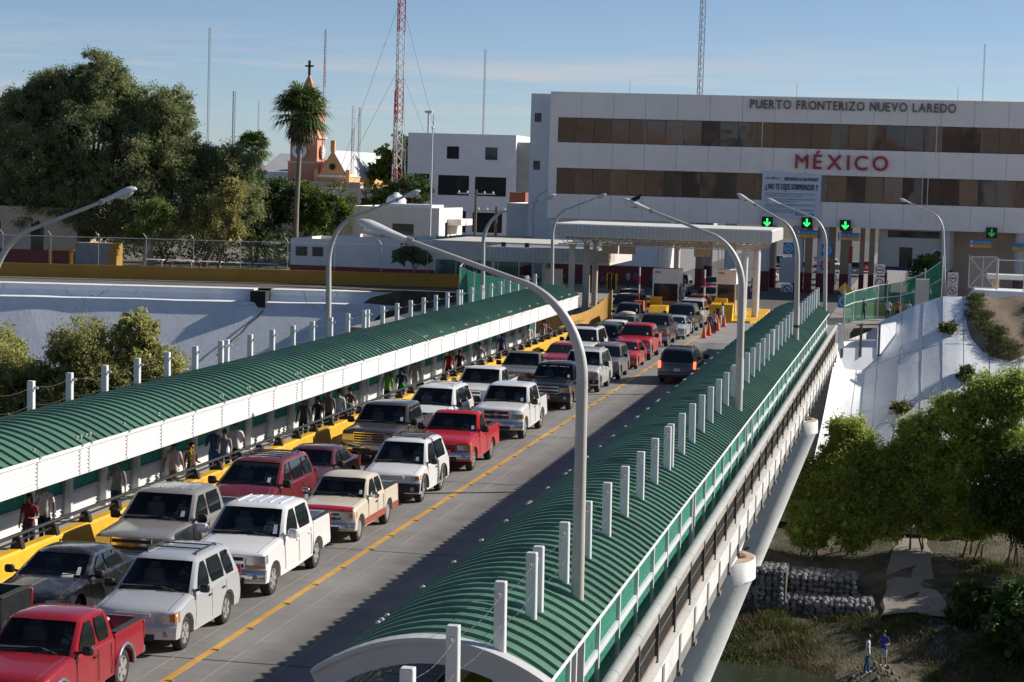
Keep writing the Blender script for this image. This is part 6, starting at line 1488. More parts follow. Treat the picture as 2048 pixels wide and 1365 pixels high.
car('white quad cab pickup with dark cross grille behind the red pickup', 'pickup', RX(2.0), 80.10, WHT, 'pickup', **v(CREW, W=2.0, wb=3.57, zh=1.16, zb=1.22, zc=1.26, H=1.90, rw=.42, bed=1.30, grille='chrome_cross', gx=.48, gz=(.80,1.10), lz=(.80,.98), lx=(.58,.99), emblem='ram', amber='out', roofribs=0, cf=.20, mirror='black'))
car('black crew cab pickup with pale lettering across its windshield', 'pickup', RX(2.0), 91.24, BLK, 'pickup', **v(CREW, W=2.0, grille='chrome_bar', bump='body', roofribs=0, marks=True, amber='out', lz=(.78,1.0)))
car('white sport utility with third side window behind the black pickup', 'car', RX(1.95), 99.47, ('pearl', (.66,.67,.68), .15, .1), 'suv', **v(BIGSUV, grille='chrome_cross', gx=.40, gz=(.78,1.02), rails=ALU, bump='dark', emblem='ram', cf=.2))
car('grey compact crossover with round clear headlight in the right lane', 'car', RX(1.78), 106.5, STE, 'suv', **v(SUVB, W=1.78, wb=2.62, ro=.8, H=1.64, sweep=.08, amber='none', lower=('cladding', (.12,.12,.12)), lowz=.5))
car('low red car half hidden behind the grey crossover', 'car', RX(1.75)+.05, 112.9, RED2, 'suv', **v(SED, W=1.75, H=1.40, yr=2.9, yb=3.3, ro=.8, win=[(.88,1.62,1.42,1.62),(1.72,2.72,1.72,2.5)], zb=.94))
car('red quad cab pickup with chrome framed dark grille', 'pickup', RX(2.0), 119.15, RED2, 'pickup', **v(CREW, W=2.0, wb=3.57, zh=1.16, zb=1.22, zc=1.26, H=1.90, rw=.42, bed=1.30, grille='chrome_cross', gx=.48, gz=(.80,1.10), lz=(.80,.98), amber='none', roofribs=0, cf=.20))
car('dark taupe pickup behind the red quad cab pickup', 'pickup', RX(1.98)-.25, 129.6, TAU, 'pickup', **v(CREW, roofribs=0, mirror='chrome'))
car('pale blue sedan peeking out behind the taupe pickup', 'car', RX(1.75)+.05, 136.3, LBL, 'sedan', **v(SED, W=1.75))
car('slate grey full size sport utility near the orange cones', 'car', RX(1.98), 142.18, NAV, 'suv', **v(BIGSUV, bump='chrome', grille='chrome_bar'))
car('beige white sport utility beside the children at the cones', 'car', RX(1.95), 148.4, BEI, 'suv', **v(BIGSUV, rails=ALU))
car('dark red sport utility entering the right toll lane', 'car', -15.9, 158.5, MAR, 'suv', **v(SUVB))
car('grey green hatchback beside the right toll booth', 'car', -15.4, 164.5, GRN2, 'suv', **v(SED, yr=2.9, yb=3.3, ro=.8, win=[(.88,1.62,1.42,1.62),(1.72,2.72,1.72,2.5)]))
car('red sport utility under the toll canopy', 'car', -16.4, 171.0, PNK, 'suv', **v(SUVB, H=1.75))
car('dark blue sport utility under the toll canopy', 'car', -16.8, 178.0, NAV, 'suv', **v(SUVB))
car('black pickup far back under the toll canopy, right lane', 'pickup', -17.4, 186.5, BLK, 'pickup', **v(CREW, roofribs=0))
# left-hand lane
car('black pickup at the left edge with only its bed in view', 'pickup', LX(-.35), 40.9-3.64-1.22, BLK, 'pickup', **v(CREW, bed=1.25, roofribs=0))
car('black sedan with weathered hood and a licence plate behind its windshield', 'car', LX(-.05), 42.85, ('worn_black', (.014,.014,.016), 0, .55), 'sedan', **v(SED, W=1.80, gx=.36, sweep=.03, dashplate=True))
car('pewter crew cab pickup with gold badge next to the yellow barrier', 'pickup', LX(.0), 49.0, PEW, 'pickup', **v(CREW, emblem='bow', mirror='black', px=.35, bed=1.26))
car('dusty maroon minivan with white letters on its windshield', 'car', LX(-.02), 57.05, MAR, 'van', **v(VAN, H=1.70, lower=('van_grey', (.30,.28,.26)), lowz=.46, rails=TRIM, cross=(.05,.3,.55,.8), wtext='A L T', wtw=.62, wth=.17, visor=True))
car('plum sedan in front of the dark taupe pickup', 'car', LX(.05), 62.2, MAR2, 'sedan', **v(SED, W=1.82, lower=('plum_low', (.11,.03,.04)), cf=.22, sweep=.02))
car('dark taupe crew cab pickup with big chrome barred grille and oval badge', 'pickup', LX(-.02), 71.5, TAU, 'pickup', **v(CREW, W=2.0, grille='chrome', gx=.55, gz=(.72,1.06), emblem='oval', roofribs=0, zh=1.14, px=.25, lz=(.78,1.0)))
car('white minivan with roof rails next to the taupe pickup', 'car', LX(-.02), 79.9, WHT, 'van', **v(VAN, rails=ALU, grille='dark'))
car('older white pickup with chrome framed grille in the left lane', 'pickup', LX(.15), 87.7, WHT, 'pickup', **v(EXT, W=1.98, fo=.93, wb=3.5, ro=1.2, H=1.84, rw=.38, zb=1.18, zh=1.10, zc=1.2, bed=1.26, grille='chrome_cross', gx=.40, gz=(.76,1.02), lz=(.70,.88), lx=(.56,.99), bumpz=(.44,.68), mirror='chrome', yt=1.4, win=[(.92,1.85,1.52,1.84),(1.95,2.5,1.93,2.46)], amber='none'))
fd = car('old grey green pickup with a rusty brush guard', 'pickup', LX(.18), 97.2, GRN2, 'pickup', **v(REG, W=1.95, zh=1.04, grille='chrome_mesh', bump='dark', gx=.6, lx=(.62,.98)))
g = MB()
for z in (.55,.72,.88,1.04): g.bar((-.85,-1.06,z),(.85,-1.06,z),.035)
for x in (-.85,-.45,-.1,.1,.45,.85): g.bar((x,-1.06,.45),(x,-1.06,1.06),.035)
g.obj('brush_guard', pm('rust_guard', (.20,.09,.05), .8, .3, 8), fd)
car('rose red hatchback in the left lane beside the old pickup', 'car', LX(.15), 108.8, PNK, 'suv', **v(SED, yr=2.9, yb=3.3, ro=.8, win=[(.88,1.62,1.42,1.62),(1.72,2.72,1.72,2.5)], bump='body'))
car('long white sport utility with a black roof rack in the left lane', 'car', LX(.35), 114.3, WHT, 'suv', **v(BIGSUV, wb=3.3, H=1.9, yr=4.0, yb=4.2, rails=TRIM, cross=(.1,.3,.5,.7,.9), win=[(.88,1.82,1.46,1.82),(1.93,2.95,1.93,2.9),(3.07,3.95,3.02,3.8)]))
car('boxy dark teal off roader behind the long white sport utility', 'car', -17.35, 120.5, TEAL, 'suv', **v(SUVB, W=1.65, wb=2.35, ro=.6, H=1.75, zh=1.02, zb=1.08, zc=1.08, yt=.75, yc=.45, yr=2.7, yb=2.78, tum=.08, win=[(.62,1.4,.85,1.4),(1.5,2.55,1.5,2.5)], amber='out', flare=TRIM, doors=2, lx=(.5,.8)))
car('white compact pickup in the left lane near the walkway end', 'pickup', LX(.4), 126.0, WHT, 'pickup', **v(EXT, visor=True))
tx = car('grey green sedan with a bundle on its roof', 'car', LX(-.15), 134.5, GRN2, 'sedan', **v(SED))
car('dark pickup at the mouth of the left toll lane', 'pickup', -19.1, 143.3, DGR, 'pickup', **v(EXT, W=1.8, H=1.72))
car('black sport utility under the left toll booth sign', 'car', -20.5, 152.2, BLK, 'suv', **v(BIGSUV))
car('dark taupe sport utility turning in left of the toll booth', 'car', -21.3, 160.0, TAU, 'suv', **v(BIGSUV, H=1.8))
car('dark red car behind the left toll booth', 'car', -19.8, 172, MAR, 'suv', **v(SUVB))
car('dark pickup farther behind the left toll booth', 'pickup', -20.6, 181, NAV, 'pickup', **v(CREW, roofribs=0))
car('black sport utility far back in the left toll lane', 'car', -20.9, 190, BLK, 'suv', **v(BIGSUV))
# leaving traffic
car('dark grey minivan with lit brake lamps driving away in the right lane', 'car', -11.42, 108.95, DGR, 'van', rz=pi, **v(VAN, rails=TRIM, tailmat=emis('brake_red', (1.0,.10,.04), 3.0, (.3,.01,.01))))
for (x, y, c, kd, b_, lb) in ((-13.6,236,BLK,'pickup',v(CREW,roofribs=0),'black pickup beyond the office columns'),(-12.6,246,STE,'suv',SUVB,'grey car beyond the office columns'),(-8.9,238,WHT,'suv',BIGSUV,'white sport utility between the two white columns'),(-10.0,258,SIL,'suv',SUVB,'silver car far behind the office columns'),(-7.0,250,DGR,'suv',SUVB,'dark car behind the tan columns'),(-15.0,225,WHT,'sedan',SED,'white sedan partly behind the toll canopy columns'),(-16.5,262,BLK,'suv',SUVB,'black car far down the street'),(-11.8,275,WHT,'suv',SUVB,'white car at the end of the street'),(-9.2,225,BLK,'pickup',v(CREW,roofribs=0),'black pickup under the office between the columns'),(-5.9,262,RED2,'sedan',SED,'red sedan far behind the red mast')):
    car(lb, 'pickup' if kd == 'pickup' else 'car', x, y, c, kd, 'vehicles in the street beyond the office', rz=pi, **b_)
# tool box in the nearest pickup, roof bundle
tb = thing('tool_box', 'ribbed silver tool box in the bed of the nearest red pickup', 'box', (-14.95,37.55,.80))
MB().cbox((0,0,.28),(.62,.55,.5),bev=.02).obj('case', ALU, tb); MB().cbox((0,0,.55),(.66,.6,.06),bev=.02).obj('lid', ALU, tb)
g = MB()
for i in range(7): g.box((-.30+i*.095,-.29,.578),(-.27+i*.095,.29,.592))
g.obj('lid_ribs', ALU, tb); MB().cbox((-.36,-.24,.22),(.1,.1,.4)).obj('corner_lamp', LAMPR, tb)
bd = thing('roof_bundle', 'orange and white bundle tied on the roof of the grey green sedan', 'bundle', (-18.1,136.3,1.41)); g = MB(); g.sphere((0,0,.1),(.55,.45,.16),10,6); g.obj('bundle', pm('bundle_cloth', (.65,.55,.50), .9, .4, 5, .3, 10), bd, True)
# ---------------------------------------------------------------- people
SKINS = [pm('skin_a', (.30,.16,.10), .6, .06, 8, 0), pm('skin_b', (.36,.20,.13), .6, .06, 8, 0), pm('skin_c', (.24,.125,.08), .6, .06, 8, 0)]
HAIRB = pm('hair_black', (.012,.010,.009), .5, .2, 20, .1, 60); HAIRG = pm('hair_grey', (.10,.10,.10), .6, .2, 20, .1, 60)
SHOE = pm('shoe_dark', (.03,.028,.026), .6, .2, 5, 0); SHOEW = pm('shoe_white', (.5,.5,.5), .6, .1, 5, 0)
def cloth(name, col, var=.12, vs=6, spots=None):
    m = pm('cloth_'+name, col, .9, var, vs, .15, 60)
    if spots and not m.get('sp'):
        m['sp'] = 1; n = m.node_tree; L = n.links.new; b = n.nodes['Principled BSDF']; vo = n.nodes.new('ShaderNodeTexVoronoi'); vo.inputs['Scale'].default_value = spots[0]
        g = n.nodes.new('ShaderNodeNewGeometry'); L(g.outputs['Position'], vo.inputs['Vector']); cr = n.nodes.new('ShaderNodeValToRGB'); cr.color_ramp.elements[0].position = spots[2]; cr.color_ramp.elements[1].position = spots[2]+.04
        cr.color_ramp.elements[0].color = spots[1]+(1,); cr.color_ramp.elements[1].color = col+(1,); L(vo.outputs['Distance'], cr.inputs['Fac']); L(cr.outputs['Color'], b.inputs['Base Color'])
    return m
FACE = {}
_pc = [0]
def person(label, loc, face, pose, top, trousers, hair='short', h=1.68, shoes=None, group='people on the bridge', cap=None):
    """face = heading in degrees, 0 looks towards the camera (-Y)"""
    m, sl, hd = FIG[pose]; me = m.copy(); _pc[0] += 1
    sk = SKINS[_pc[0] % 3]
    for q in (sk, top, trousers, shoes or SHOE): me.materials.append(q)
    me.polygons.foreach_set('material_index', sl.astype(np.int32)); me.update()
    t = thing('person', label, 'person', loc, radians(face), group); s = h/1.72; t.scale = (s,s,s)
    put('body', me, t)
    g = MB()
    g.sphere((hd.x,hd.y+.016,hd.z+.022),(.086,.098,.094),14,10); _rh = random.Random(_pc[0]); g.v = [tuple(Vector((hd.x,hd.y+.016,hd.z+.022)) + (Vector(q)-Vector((hd.x,hd.y+.016,hd.z+.022)))*_rh.uniform(.96,1.09)) for q in g.v]
    vs = []; keep = []
    # hair cap: drop the part over the face
    gg = MB(); gg.v = g.v
    for f, mi in zip(g.f, g.m):
        c = [sum(g.v[i][k] for i in f)/len(f) for k in range(3)]
        front = c[1] < hd.y-.045
        if front and c[2] < hd.z+.058: continue
        if c[2] < hd.z-.055: continue
        gg.f.append(f); gg.m.append(0)
    if hair == 'long': gg.add([(hd.x+.085*cos(a)*q, hd.y+.03+abs(.085*sin(a))*q, z) for (q,z) in ((1,hd.z+.03),(1.1,hd.z-.08),(1.15,hd.z-.22)) for a in [pi*k/8 for k in range(9)]], [(i*9+k,i*9+k+1,(i+1)*9+k+1,(i+1)*9+k) for i in range(2) for k in range(8)])
    hb = gg.obj('hair', cap or (HAIRG if hair == 'grey' else HAIRB), t, True)
    if cap: MB().prism([(-.08,0),(.08,0),(.06,-.09),(-.06,-.09)], 'z', 0, .012).obj('cap_peak', cap, t).location = (hd.x, hd.y-.085, hd.z+.05)
    f = MB()
    for q in (-1,1): f.sphere((hd.x+q*.03, hd.y-.083, hd.z+.01),(.013,.008,.008),6,4)
    f.box((hd.x-.022,hd.y-.088,hd.z-.052),(hd.x+.022,hd.y-.078,hd.z-.044)); f.obj('face', pm('eye_dark', (.03,.015,.012), .5, 0, 1, 0), t)
    for q in (-1,1): pass
    return t
def bag(t, name, loc, d, mat):
    g = MB(); g.cbox((0,0,-d[2]/2),d,bev=min(d)*.25); g.tube([(-d[0]*.3,0,0),(-d[0]*.2,0,.12),(d[0]*.2,0,.12),(d[0]*.3,0,0)], .008, 5)
    return g
C_ = cloth
JEAN = C_('jeans', (.055,.085,.15)); JEAND = C_('jeans_dark', (.02,.028,.055)); BLKP = C_('black', (.018,.018,.02)); KHAKI = C_('khaki', (.33,.27,.19)); WHT_ = C_('white', (.68,.67,.66)); GRYS = C_('grey_shirt', (.30,.29,.27)); 
WX = -21.35
PL = [
 ('woman in a dark red top and jeans walking at the left edge of the walkway', (-21.40,49.8), 0, 'stoutw', C_('dark_red',(.20,.02,.03)), JEAN, 'long', 1.58),
 ('man in a white shirt with dark dots walking beside the woman in dark red', (-21.55,51.1), 5, 'stout', C_('dotted',(.66,.64,.64),.05,6,(24,(.05,.03,.06),.20)), JEAND, 'short', 1.70),
 ('person in a grey long sleeved shirt with a dark shoulder strap', (-21.43,55.8), 0, 'strap', GRYS, JEAN, 'short', 1.72),
 ('man in a pale pink shirt seen from behind', (-21.39,60.3), 180, 'walk', C_('pale_pink',(.62,.48,.46)), KHAKI, 'short', 1.70),
 ('person in a patterned top holding a yellow flower bunch at the rail', (-21.05,60.9), 60, 'bag', C_('patterned',(.10,.04,.03),.5,14), KHAKI, 'short', 1.60),
 ('person in a blue and white jersey carrying a blue bag', (-21.50,64.3), 0, 'bagf', C_('jersey',(.06,.10,.20),.6,9), JEAN, 'short', 1.72),
 ('person in a grey blue shirt right behind the blue jersey', (-21.05,64.0), 0, 'walk2', C_('greyblue',(.24,.27,.33)), JEAN, 'short', 1.66),
 ('man in a white short sleeved shirt and black trousers at the barrier', (-21.3,65.9), 0, 'walk', WHT_, BLKP, 'short', 1.70),
 ('person in dark shirt at the left of the packed group', (-21.40,74.0), 0, 'standL', C_('charcoal',(.06,.06,.07)), BLKP, 'short', 1.68),
 ('woman in a black dress in the packed group', (-21.20,75.2), 0, 'walkf', C_('black_top',(.03,.02,.025)), C_('black_skirt',(.05,.02,.03)), 'long', 1.62),
 ('man in a grey shirt in the middle of the packed group', (-21.29,76.9), 0, 'standL', C_('mid_grey',(.16,.15,.145)), JEAND, 'short', 1.72),
 ('man in a pale blue white shirt in the packed group', (-21.08,77.6), 0, 'standL', C_('pale_blue',(.52,.56,.64)), KHAKI, 'short', 1.68),
 ('child in teal between the pale shirt and the patterned blouse', (-20.95,78.2), 0, 'stand', C_('teal_top',(.03,.14,.13)), JEAND, 'short', 1.35),
 ('woman in a brown patterned blouse at the right of the packed group', (-21.0,78.9), -20, 'stoutw', C_('blouse',(.16,.10,.08),.7,16), BLKP, 'short', 1.66),
 ('woman in a bright green top', (-21.50,86.8), 0, 'walkf', C_('lime',(.13,.36,.04)), JEAND, 'long', 1.62),
 ('woman in a navy top holding a green bag', (-21.2,88.0), 0, 'bagf', C_('navy_top',(.03,.035,.08),.5,12), JEAND, 'long', 1.64),
 ('man in white trousers carrying green bags', (-21.75,92.9), 0, 'walk', C_('grey_poly',(.30,.32,.28)), C_('white_pants',(.55,.53,.48)), 'short', 1.68),
 ('man in a red shirt farther along the walkway', (-21.3,97.8), 0, 'walk2', C_('red_shirt',(.36,.025,.035)), JEAND, 'short', 1.70),
 ('woman in dark brown beside the man in red', (-21.1,99.2), 0, 'walkf', C_('dark_brown',(.06,.03,.025)), BLKP, 'long', 1.62),
 ('man in a checked grey shirt with a white bag', (-21.0,103.4), 0, 'walk', C_('checked',(.34,.32,.30),.35,20), KHAKI, 'short', 1.68),
 ('man in a blue shirt near the end of the walkway', (-21.2,110.1), 180, 'walk2', C_('blue_shirt',(.035,.07,.20)), JEAND, 'short', 1.70),
 ('person in white at the left of the far walkway group', (-21.2,117.9), 20, 'bag', WHT_, JEAN, 'short', 1.68),
 ('man in grey and red check leaning at the far walkway group', (-20.95,121.2), -30, 'standL', C_('check_red',(.40,.28,.28),.5,14), BLKP, 'grey', 1.74),
 ('person in pink in the far walkway group', (-21.3,123.6), 0, 'walkf', C_('pink_top',(.55,.25,.25)), JEAN, 'long', 1.62),
 ('child in grey beside the yellow wall end', (-20.75,122.0), 0, 'stand', C_('grey_tee',(.20,.20,.22)), JEAND, 'short', 1.5),
]
for lb, (x,y), fc, ps, tp, tr, hr, h in PL:
    person(lb, (x,y,.1), fc, ps, tp, tr, hr, h, group='people on the crowded walkway')
# things carried
def carried(name, label, loc, parts, cat):
    t = thing(name, label, cat, loc)
    for nm, mb, mt in parts: mb.obj(nm, mt, t, True)
    return t
g1 = MB(); g1.sphere((0,0,-.14),(.17,.12,.17),10,8); g2 = MB(); g2.tube([(-.06,0,0),(0,0,.12),(.06,0,0)], .008, 5)
carried('plastic_bag', 'blue plastic bag held by the person in the jersey', (-21.35,63.95,1.06), [('bag',g1,C_('bag_blue',(.05,.16,.42))),('handle',g2,C_('bag_blue',(.05,.16,.42)))], 'bag')
for i, (x,y,z,c,lb) in enumerate(((-21.05,87.6,1.12,(.02,.36,.07),'green bag held by the woman in navy'),(-21.52,92.65,.75,(.02,.30,.07),'green bag at the side of the man in white trousers'),(-21.0,88.7,.75,(.02,.28,.07),'green bag hanging right of the woman in navy'),(-20.85,103.1,.74,(.6,.6,.58),'white bag of the man in the checked shirt'),(-21.25,117.6,.95,(.6,.6,.58),'white bag in the far walkway group'),(-20.7,121.1,.78,(.10,.5,.2),'pale green bag in the far walkway group'))):
    a = MB(); a.sphere((0,0,-.12),(.13,.10,.15),10,8); b = MB(); b.tube([(-.05,0,0),(0,0,.1),(.05,0,0)], .007, 5)
    carried('plastic_bag', lb, (x,y,z), [('bag',a,C_('bag%d'%i,c)),('handle',b,C_('bag%d'%i,c))], 'bag')
fb = thing('flower_bunch', 'yellow and green flower bunch held upright at the rail', 'flowers', (-20.98,60.62,1.15)); g = MB(); 
for k in range(40):
    a, q, z = R.uniform(0,2*pi), R.uniform(0,.12), R.uniform(.05,.5); g.sphere((q*cos(a)*(z+.3),q*sin(a)*(z+.3),z),.028,5,4, mi=0 if z > .3 or R.random() < .3 else 1)
g.obj('blooms', [C_('bloom_yellow',(.62,.40,.03)), C_('leaf_green',(.05,.12,.03))], fb); g = MB(); g.tube([(0,0,-.15),(0,0,.3)], .03, 6); g.obj('stems', C_('leaf_green',(.05,.12,.03)), fb)
# plaza
for lb, (x,y), fc, ps, tp, tr, hr, h in [
 ('child in a dark jacket nearest the cones', (-13.35,142.0), 160, 'standL', C_('charcoal',(.06,.06,.07)), BLKP, 'short', 1.42),
 ('child in a pink and white shirt beside the cones', (-13.15,143.2), 150, 'stand', C_('pink_white',(.62,.35,.38),.3,10), JEAND, 'short', 1.50),
 ('man in a pale shirt standing by the yellow island', (-13.3,150.6), 90, 'stand', C_('pale_grey',(.48,.50,.54)), KHAKI, 'short', 1.66),
 ('small child in white in front of the man in the pale shirt', (-13.25,149.0), 100, 'stand', WHT_, WHT_, 'short', 1.05),
 ('woman in orange standing by the yellow bin', (-28.3,199.5), 0, 'stand', C_('orange',(.45,.20,.06)), JEAND, 'long', 1.72),
 ('woman in pale blue with a white bag by the wine wall', (-26.6,199.8), -20, 'bagf', C_('powder_blue',(.32,.42,.52)), JEAN, 'short', 1.66),
 ('woman in magenta by the wine wall', (-25.9,200.0), 0, 'walkf', C_('magenta',(.38,.08,.25)), JEAN, 'short', 1.64),
 ('child in grey blue at the end of the wine wall', (-24.4,200.5), 0, 'stand', C_('slate_top',(.10,.11,.16)), JEAND, 'short', 1.60),
 ('person in grey sitting in the waiting group', (-29.7,199.5), 0, 'sit', C_('pale_grey',(.48,.50,.54)), JEAND, 'short', 1.66),
 ('person in black sitting at the left of the waiting group', (-30.5,199.6), 10, 'sit', BLKP, BLKP, 'short', 1.68),
 ('person in dark sitting at the right of the waiting group', (-28.9,199.7), -10, 'sit', C_('mid_grey',(.16,.15,.145)), BLKP, 'long', 1.66),
 ('person with white trousers by the pale board', (-30.4,186.0), 90, 'stand', BLKP, C_('white_pants',(.55,.53,.48)), 'short', 1.70),
 ('woman in pink beyond the annex canopy', (-34.5,188.0), 0, 'walkf', C_('pink_top',(.55,.25,.25)), JEAN, 'short', 1.64),
]: person(lb, (x,y,0.0), fc, ps, tp, tr, hr, h, group='people on the plaza')
for lb, (x,y), fc, ps, tp, tr, hr, h in [
 ('man in a blue white shirt behind the green net, beside the picket opening', (-2.05,165.2), 180, 'walk', C_('pale_blue',(.52,.56,.64)), C_('green_skirt',(.04,.09,.06)), 'short', 1.66),
 ('person in brown walking behind the green net', (-1.35,166.0), 180, 'walk2', C_('rust',(.28,.12,.07)), JEAND, 'short', 1.66),
 ('person in pale blue half hidden by the white crest', (-.55,164.8), 180, 'stand', C_('powder_blue',(.32,.42,.52)), JEAN, 'short', 1.64),
 ('person in bright blue half hidden by the white crest', (.0,166.0), 180, 'stand', C_('bright_blue',(.03,.14,.38)), JEAN, 'short', 1.64),
 ('man in teal behind the net near the pale pillar', (-.3,172.0), 180, 'stand', C_('teal_top',(.03,.14,.13)), JEAND, 'short', 1.75),
 ('person in grey behind the net under the sign stack', (-1.3,173.5), 180, 'stand', C_('mid_grey',(.16,.15,.145)), JEAND, 'short', 1.75),
 ('person in dark blue behind the first net panel', (-4.6,166.0), 180, 'stand', C_('navy_top',(.03,.035,.08)), JEAND, 'short', 1.68),
 ('person in slate behind the first net panel', (-3.9,165.0), 180, 'walk', C_('slate_top',(.10,.11,.16)), JEAND, 'short', 1.62),
 ('person in royal blue by the guard room door', (-2.6,199.0), 0, 'stand', C_('royal',(.03,.06,.25)), BLKP, 'short', 1.70),
 ('person in wine red by the guard room door', (-.6,200.0), 0, 'stand', C_('dark_red',(.20,.02,.03)), BLKP, 'short', 1.70),
 ('person in black in the guard room doorway', (.7,203.0), 0, 'stand', BLKP, BLKP, 'short', 1.72),
]: person(lb, (x,y,-.02), fc, ps, tp, tr, hr, h, group='people behind the green net')
# two people at the water's edge
bz = bank(-1.42,94.6)
person('person in a white shirt and blue track trousers standing at the river edge', (-1.42,94.6,bz+.02), 100, 'bag', WHT_, C_('track_blue',(.02,.12,.20)), 'short', 1.78, SHOEW, 'people at the river')
person('person in a blue top and checked shorts at the river edge, orange cap in hand', (-.75,95.4,bank(-.75,95.4)+.02), -15, 'shorts', C_('royal_top',(.02,.05,.30),.4,9), C_('check_short',(.42,.44,.44),.5,18), 'short', 1.64, SHOEW, 'people at the river')

DT = [C_('pale_grey',(.48,.50,.54)), C_('dark_red',(.20,.02,.03)), WHT_, C_('navy_top',(.03,.035,.08)), GRYS, C_('checked',(.34,.32,.30),.35,20)]
for i, (lb, x, y, H_) in enumerate(DRIVERS):
    if i % 5 == 4: continue
    person('driver seated in the ' + lb.split(' with ')[0].split(' behind ')[0].split(' next ')[0].split(', ')[0][:70], (x,y,H_-.20-1.27*.97), 0, 'sit', DT[i % 6], BLKP, 'short', 1.67, group='drivers in the queue')
# ---------------------------------------------------------------- plants
def quads_mesh(name, co, mat, per=4):
    """co: (n,4,3) array of leaf corners"""
    n = len(co); me = bpy.data.meshes.new(name); me.vertices.add(n*4); me.vertices.foreach_set('co', co.reshape(-1).astype(np.float32))
    me.loops.add(n*4); me.loops.foreach_set('vertex_index', np.arange(n*4, dtype=np.int32)); me.polygons.add(n)
    me.polygons.foreach_set('loop_start', np.arange(0, n*4, 4, dtype=np.int32)); me.polygons.foreach_set('loop_total', np.full(n, 4, dtype=np.int32))
    me.materials.append(mat); me.update(calc_edges=True); return me
def leaves(rng, centers, sig, per, ln, wd, droop=0., up=.3, outc=None):
    """leaf quads scattered round clump centres"""
    C3 = np.repeat(centers, per, axis=0); S3 = np.repeat(sig, per)[:,None]; n = len(C3)
    off = rng.normal(size=(n,3)); off *= (S3*np.array([1,1,.8])); p = C3 + off
    ax = rng.normal(size=(n,3)); ax[:,2] -= droop; 
    if outc is not None: o = p - outc; o /= np.linalg.norm(o,axis=1)[:,None]+1e-6; ax += o*.8
    ax /= np.linalg.norm(ax,axis=1)[:,None]; nr = rng.normal(size=(n,3)); nr[:,2] += up; sd = np.cross(ax,nr); sd /= np.linalg.norm(sd,axis=1)[:,None]+1e-6
    L = ln*rng.uniform(.6,1.3,(n,1)); Wd = wd*rng.uniform(.6,1.3,(n,1))
    a = p - ax*L/2; b = p + ax*L/2
    return np.stack([a, p - sd*Wd/2 + ax*L*.05, b, p + sd*Wd/2 + ax*L*.05], axis=1)
def crown(rng, blobs, per, ln, wd, dens=1., droop=0., cl=.24):
    out = []; cen = []
    for (x,y,z,r,*rest) in blobs:
        rz = rest[0] if rest else r
        k = max(6, int(11*dens*r**1.25)); d = rng.normal(size=(k,3)); d /= np.linalg.norm(d,axis=1)[:,None]
        q = rng.uniform(.45,1.0,(k,1))**.6; c = np.array([x,y,z]) + d*q*np.array([r,r,rz])
        sig = rng.uniform(.6,1.4,k)*cl*(.5+.35*r**.5)
        out.append(leaves(rng, c, sig, per, ln, wd, droop, outc=np.array([x,y,z-.3*r]))); cen.append(c)
    return np.concatenate(out), np.concatenate(cen)
BARK = pm('bark', (.13,.105,.08), .95, .25, 3, .6, 14); BARKP = pm('bark_pale', (.42,.38,.33), .9, .2, 3, .4, 14)
def tree(name, label, base, blobs, leaf, seed, per=26, ln=.45, wd=.16, dens=1., droop=0., trunk=.35, bark=None, group='trees', stems=1, spread=.5, cl=.24, nl=14, core=1):
    rng = np.random.default_rng(seed); t = thing(name, label, 'tree' if 'shrub' not in name else 'shrub', base, group=group); B = Vector(base); rr = random.Random(seed)
    co, cen = crown(rng, blobs, per, ln, wd, dens, droop, cl)
    if core: co = np.concatenate([co, crown(rng, [(b[0],b[1],b[2],b[3]*.74) for b in blobs], 30, ln*2.2, wd*4.2, dens*.7, droop*.5, cl)[0]])
    o = put('crown', quads_mesh('crown', co - np.array(base), leaf), t)
    g = MB()
    for s_ in range(stems):
        a = 2*pi*s_/max(1,stems)+seed; foot = Vector((cos(a)*spread*.4*(stems > 1), sin(a)*spread*.4*(stems > 1), -.15))
        tgt = [Vector(tuple(c))-B for c in cen[rng.choice(len(cen), max(3, nl//stems))]]
        mid = sum(tgt, Vector())/len(tgt); fork = foot.lerp(mid, .45) + Vector((0,0,-.1*mid.z)); r0 = trunk/(1 if stems == 1 else 1.3)
        g.tube([foot, foot.lerp(fork,.35)+Vector((rr.uniform(-.1,.1),0,0))*trunk*3, fork], [r0*1.25, r0*.9, r0*.62], 8)
        for q in tgt:
            m1 = fork.lerp(q,.5) + Vector((rr.uniform(-.3,.3),rr.uniform(-.3,.3),rr.uniform(0,.5)))*min(1,q.length*.06)
            g.tube([fork, m1, q], [r0*.45, r0*.24, r0*.07], 5, cap=False)
    g.obj('trunk', bark or BARK, t, True); return t
TAMA = leafmat('leaf_tamarisk', (.105,.13,.055), (.38,.42,.19), trans=.45)
MID = leafmat('leaf_mid', (.06,.10,.022), (.22,.29,.06), trans=.35)
DRK = leafmat('leaf_dark', (.03,.06,.018), (.10,.16,.04), trans=.3)
OLV = leafmat('leaf_olive', (.20,.19,.06), (.46,.43,.16), trans=.55)
WIL = leafmat('leaf_willow', (.24,.25,.08), (.58,.57,.24), trans=.6)
WILR = leafmat('leaf_river', (.18,.23,.045), (.52,.60,.15), trans=.6)
PAL = leafmat('leaf_palm', (.05,.085,.025), (.17,.25,.07), trans=.25); DEAD = leafmat('leaf_dead', (.10,.075,.045), (.26,.20,.13), trans=.2)
T = dict(per=150, ln=.34, wd=.095, dens=2.0, droop=.8, cl=.30, nl=7)
tree('broad_tree', 'tall feathery dark green tree filling the left edge', (-90.5,211,-.1), [(-93.3,212,13.4,3.6),(-91.6,211,15,3.4),(-88.6,212,17,3.3),(-89.5,210,10,5.2),(-94,212,6.2,4.2),(-96,213,10,4),(-89,211,4.9,4.2,3.2)], TAMA, 11, trunk=.65, **T)
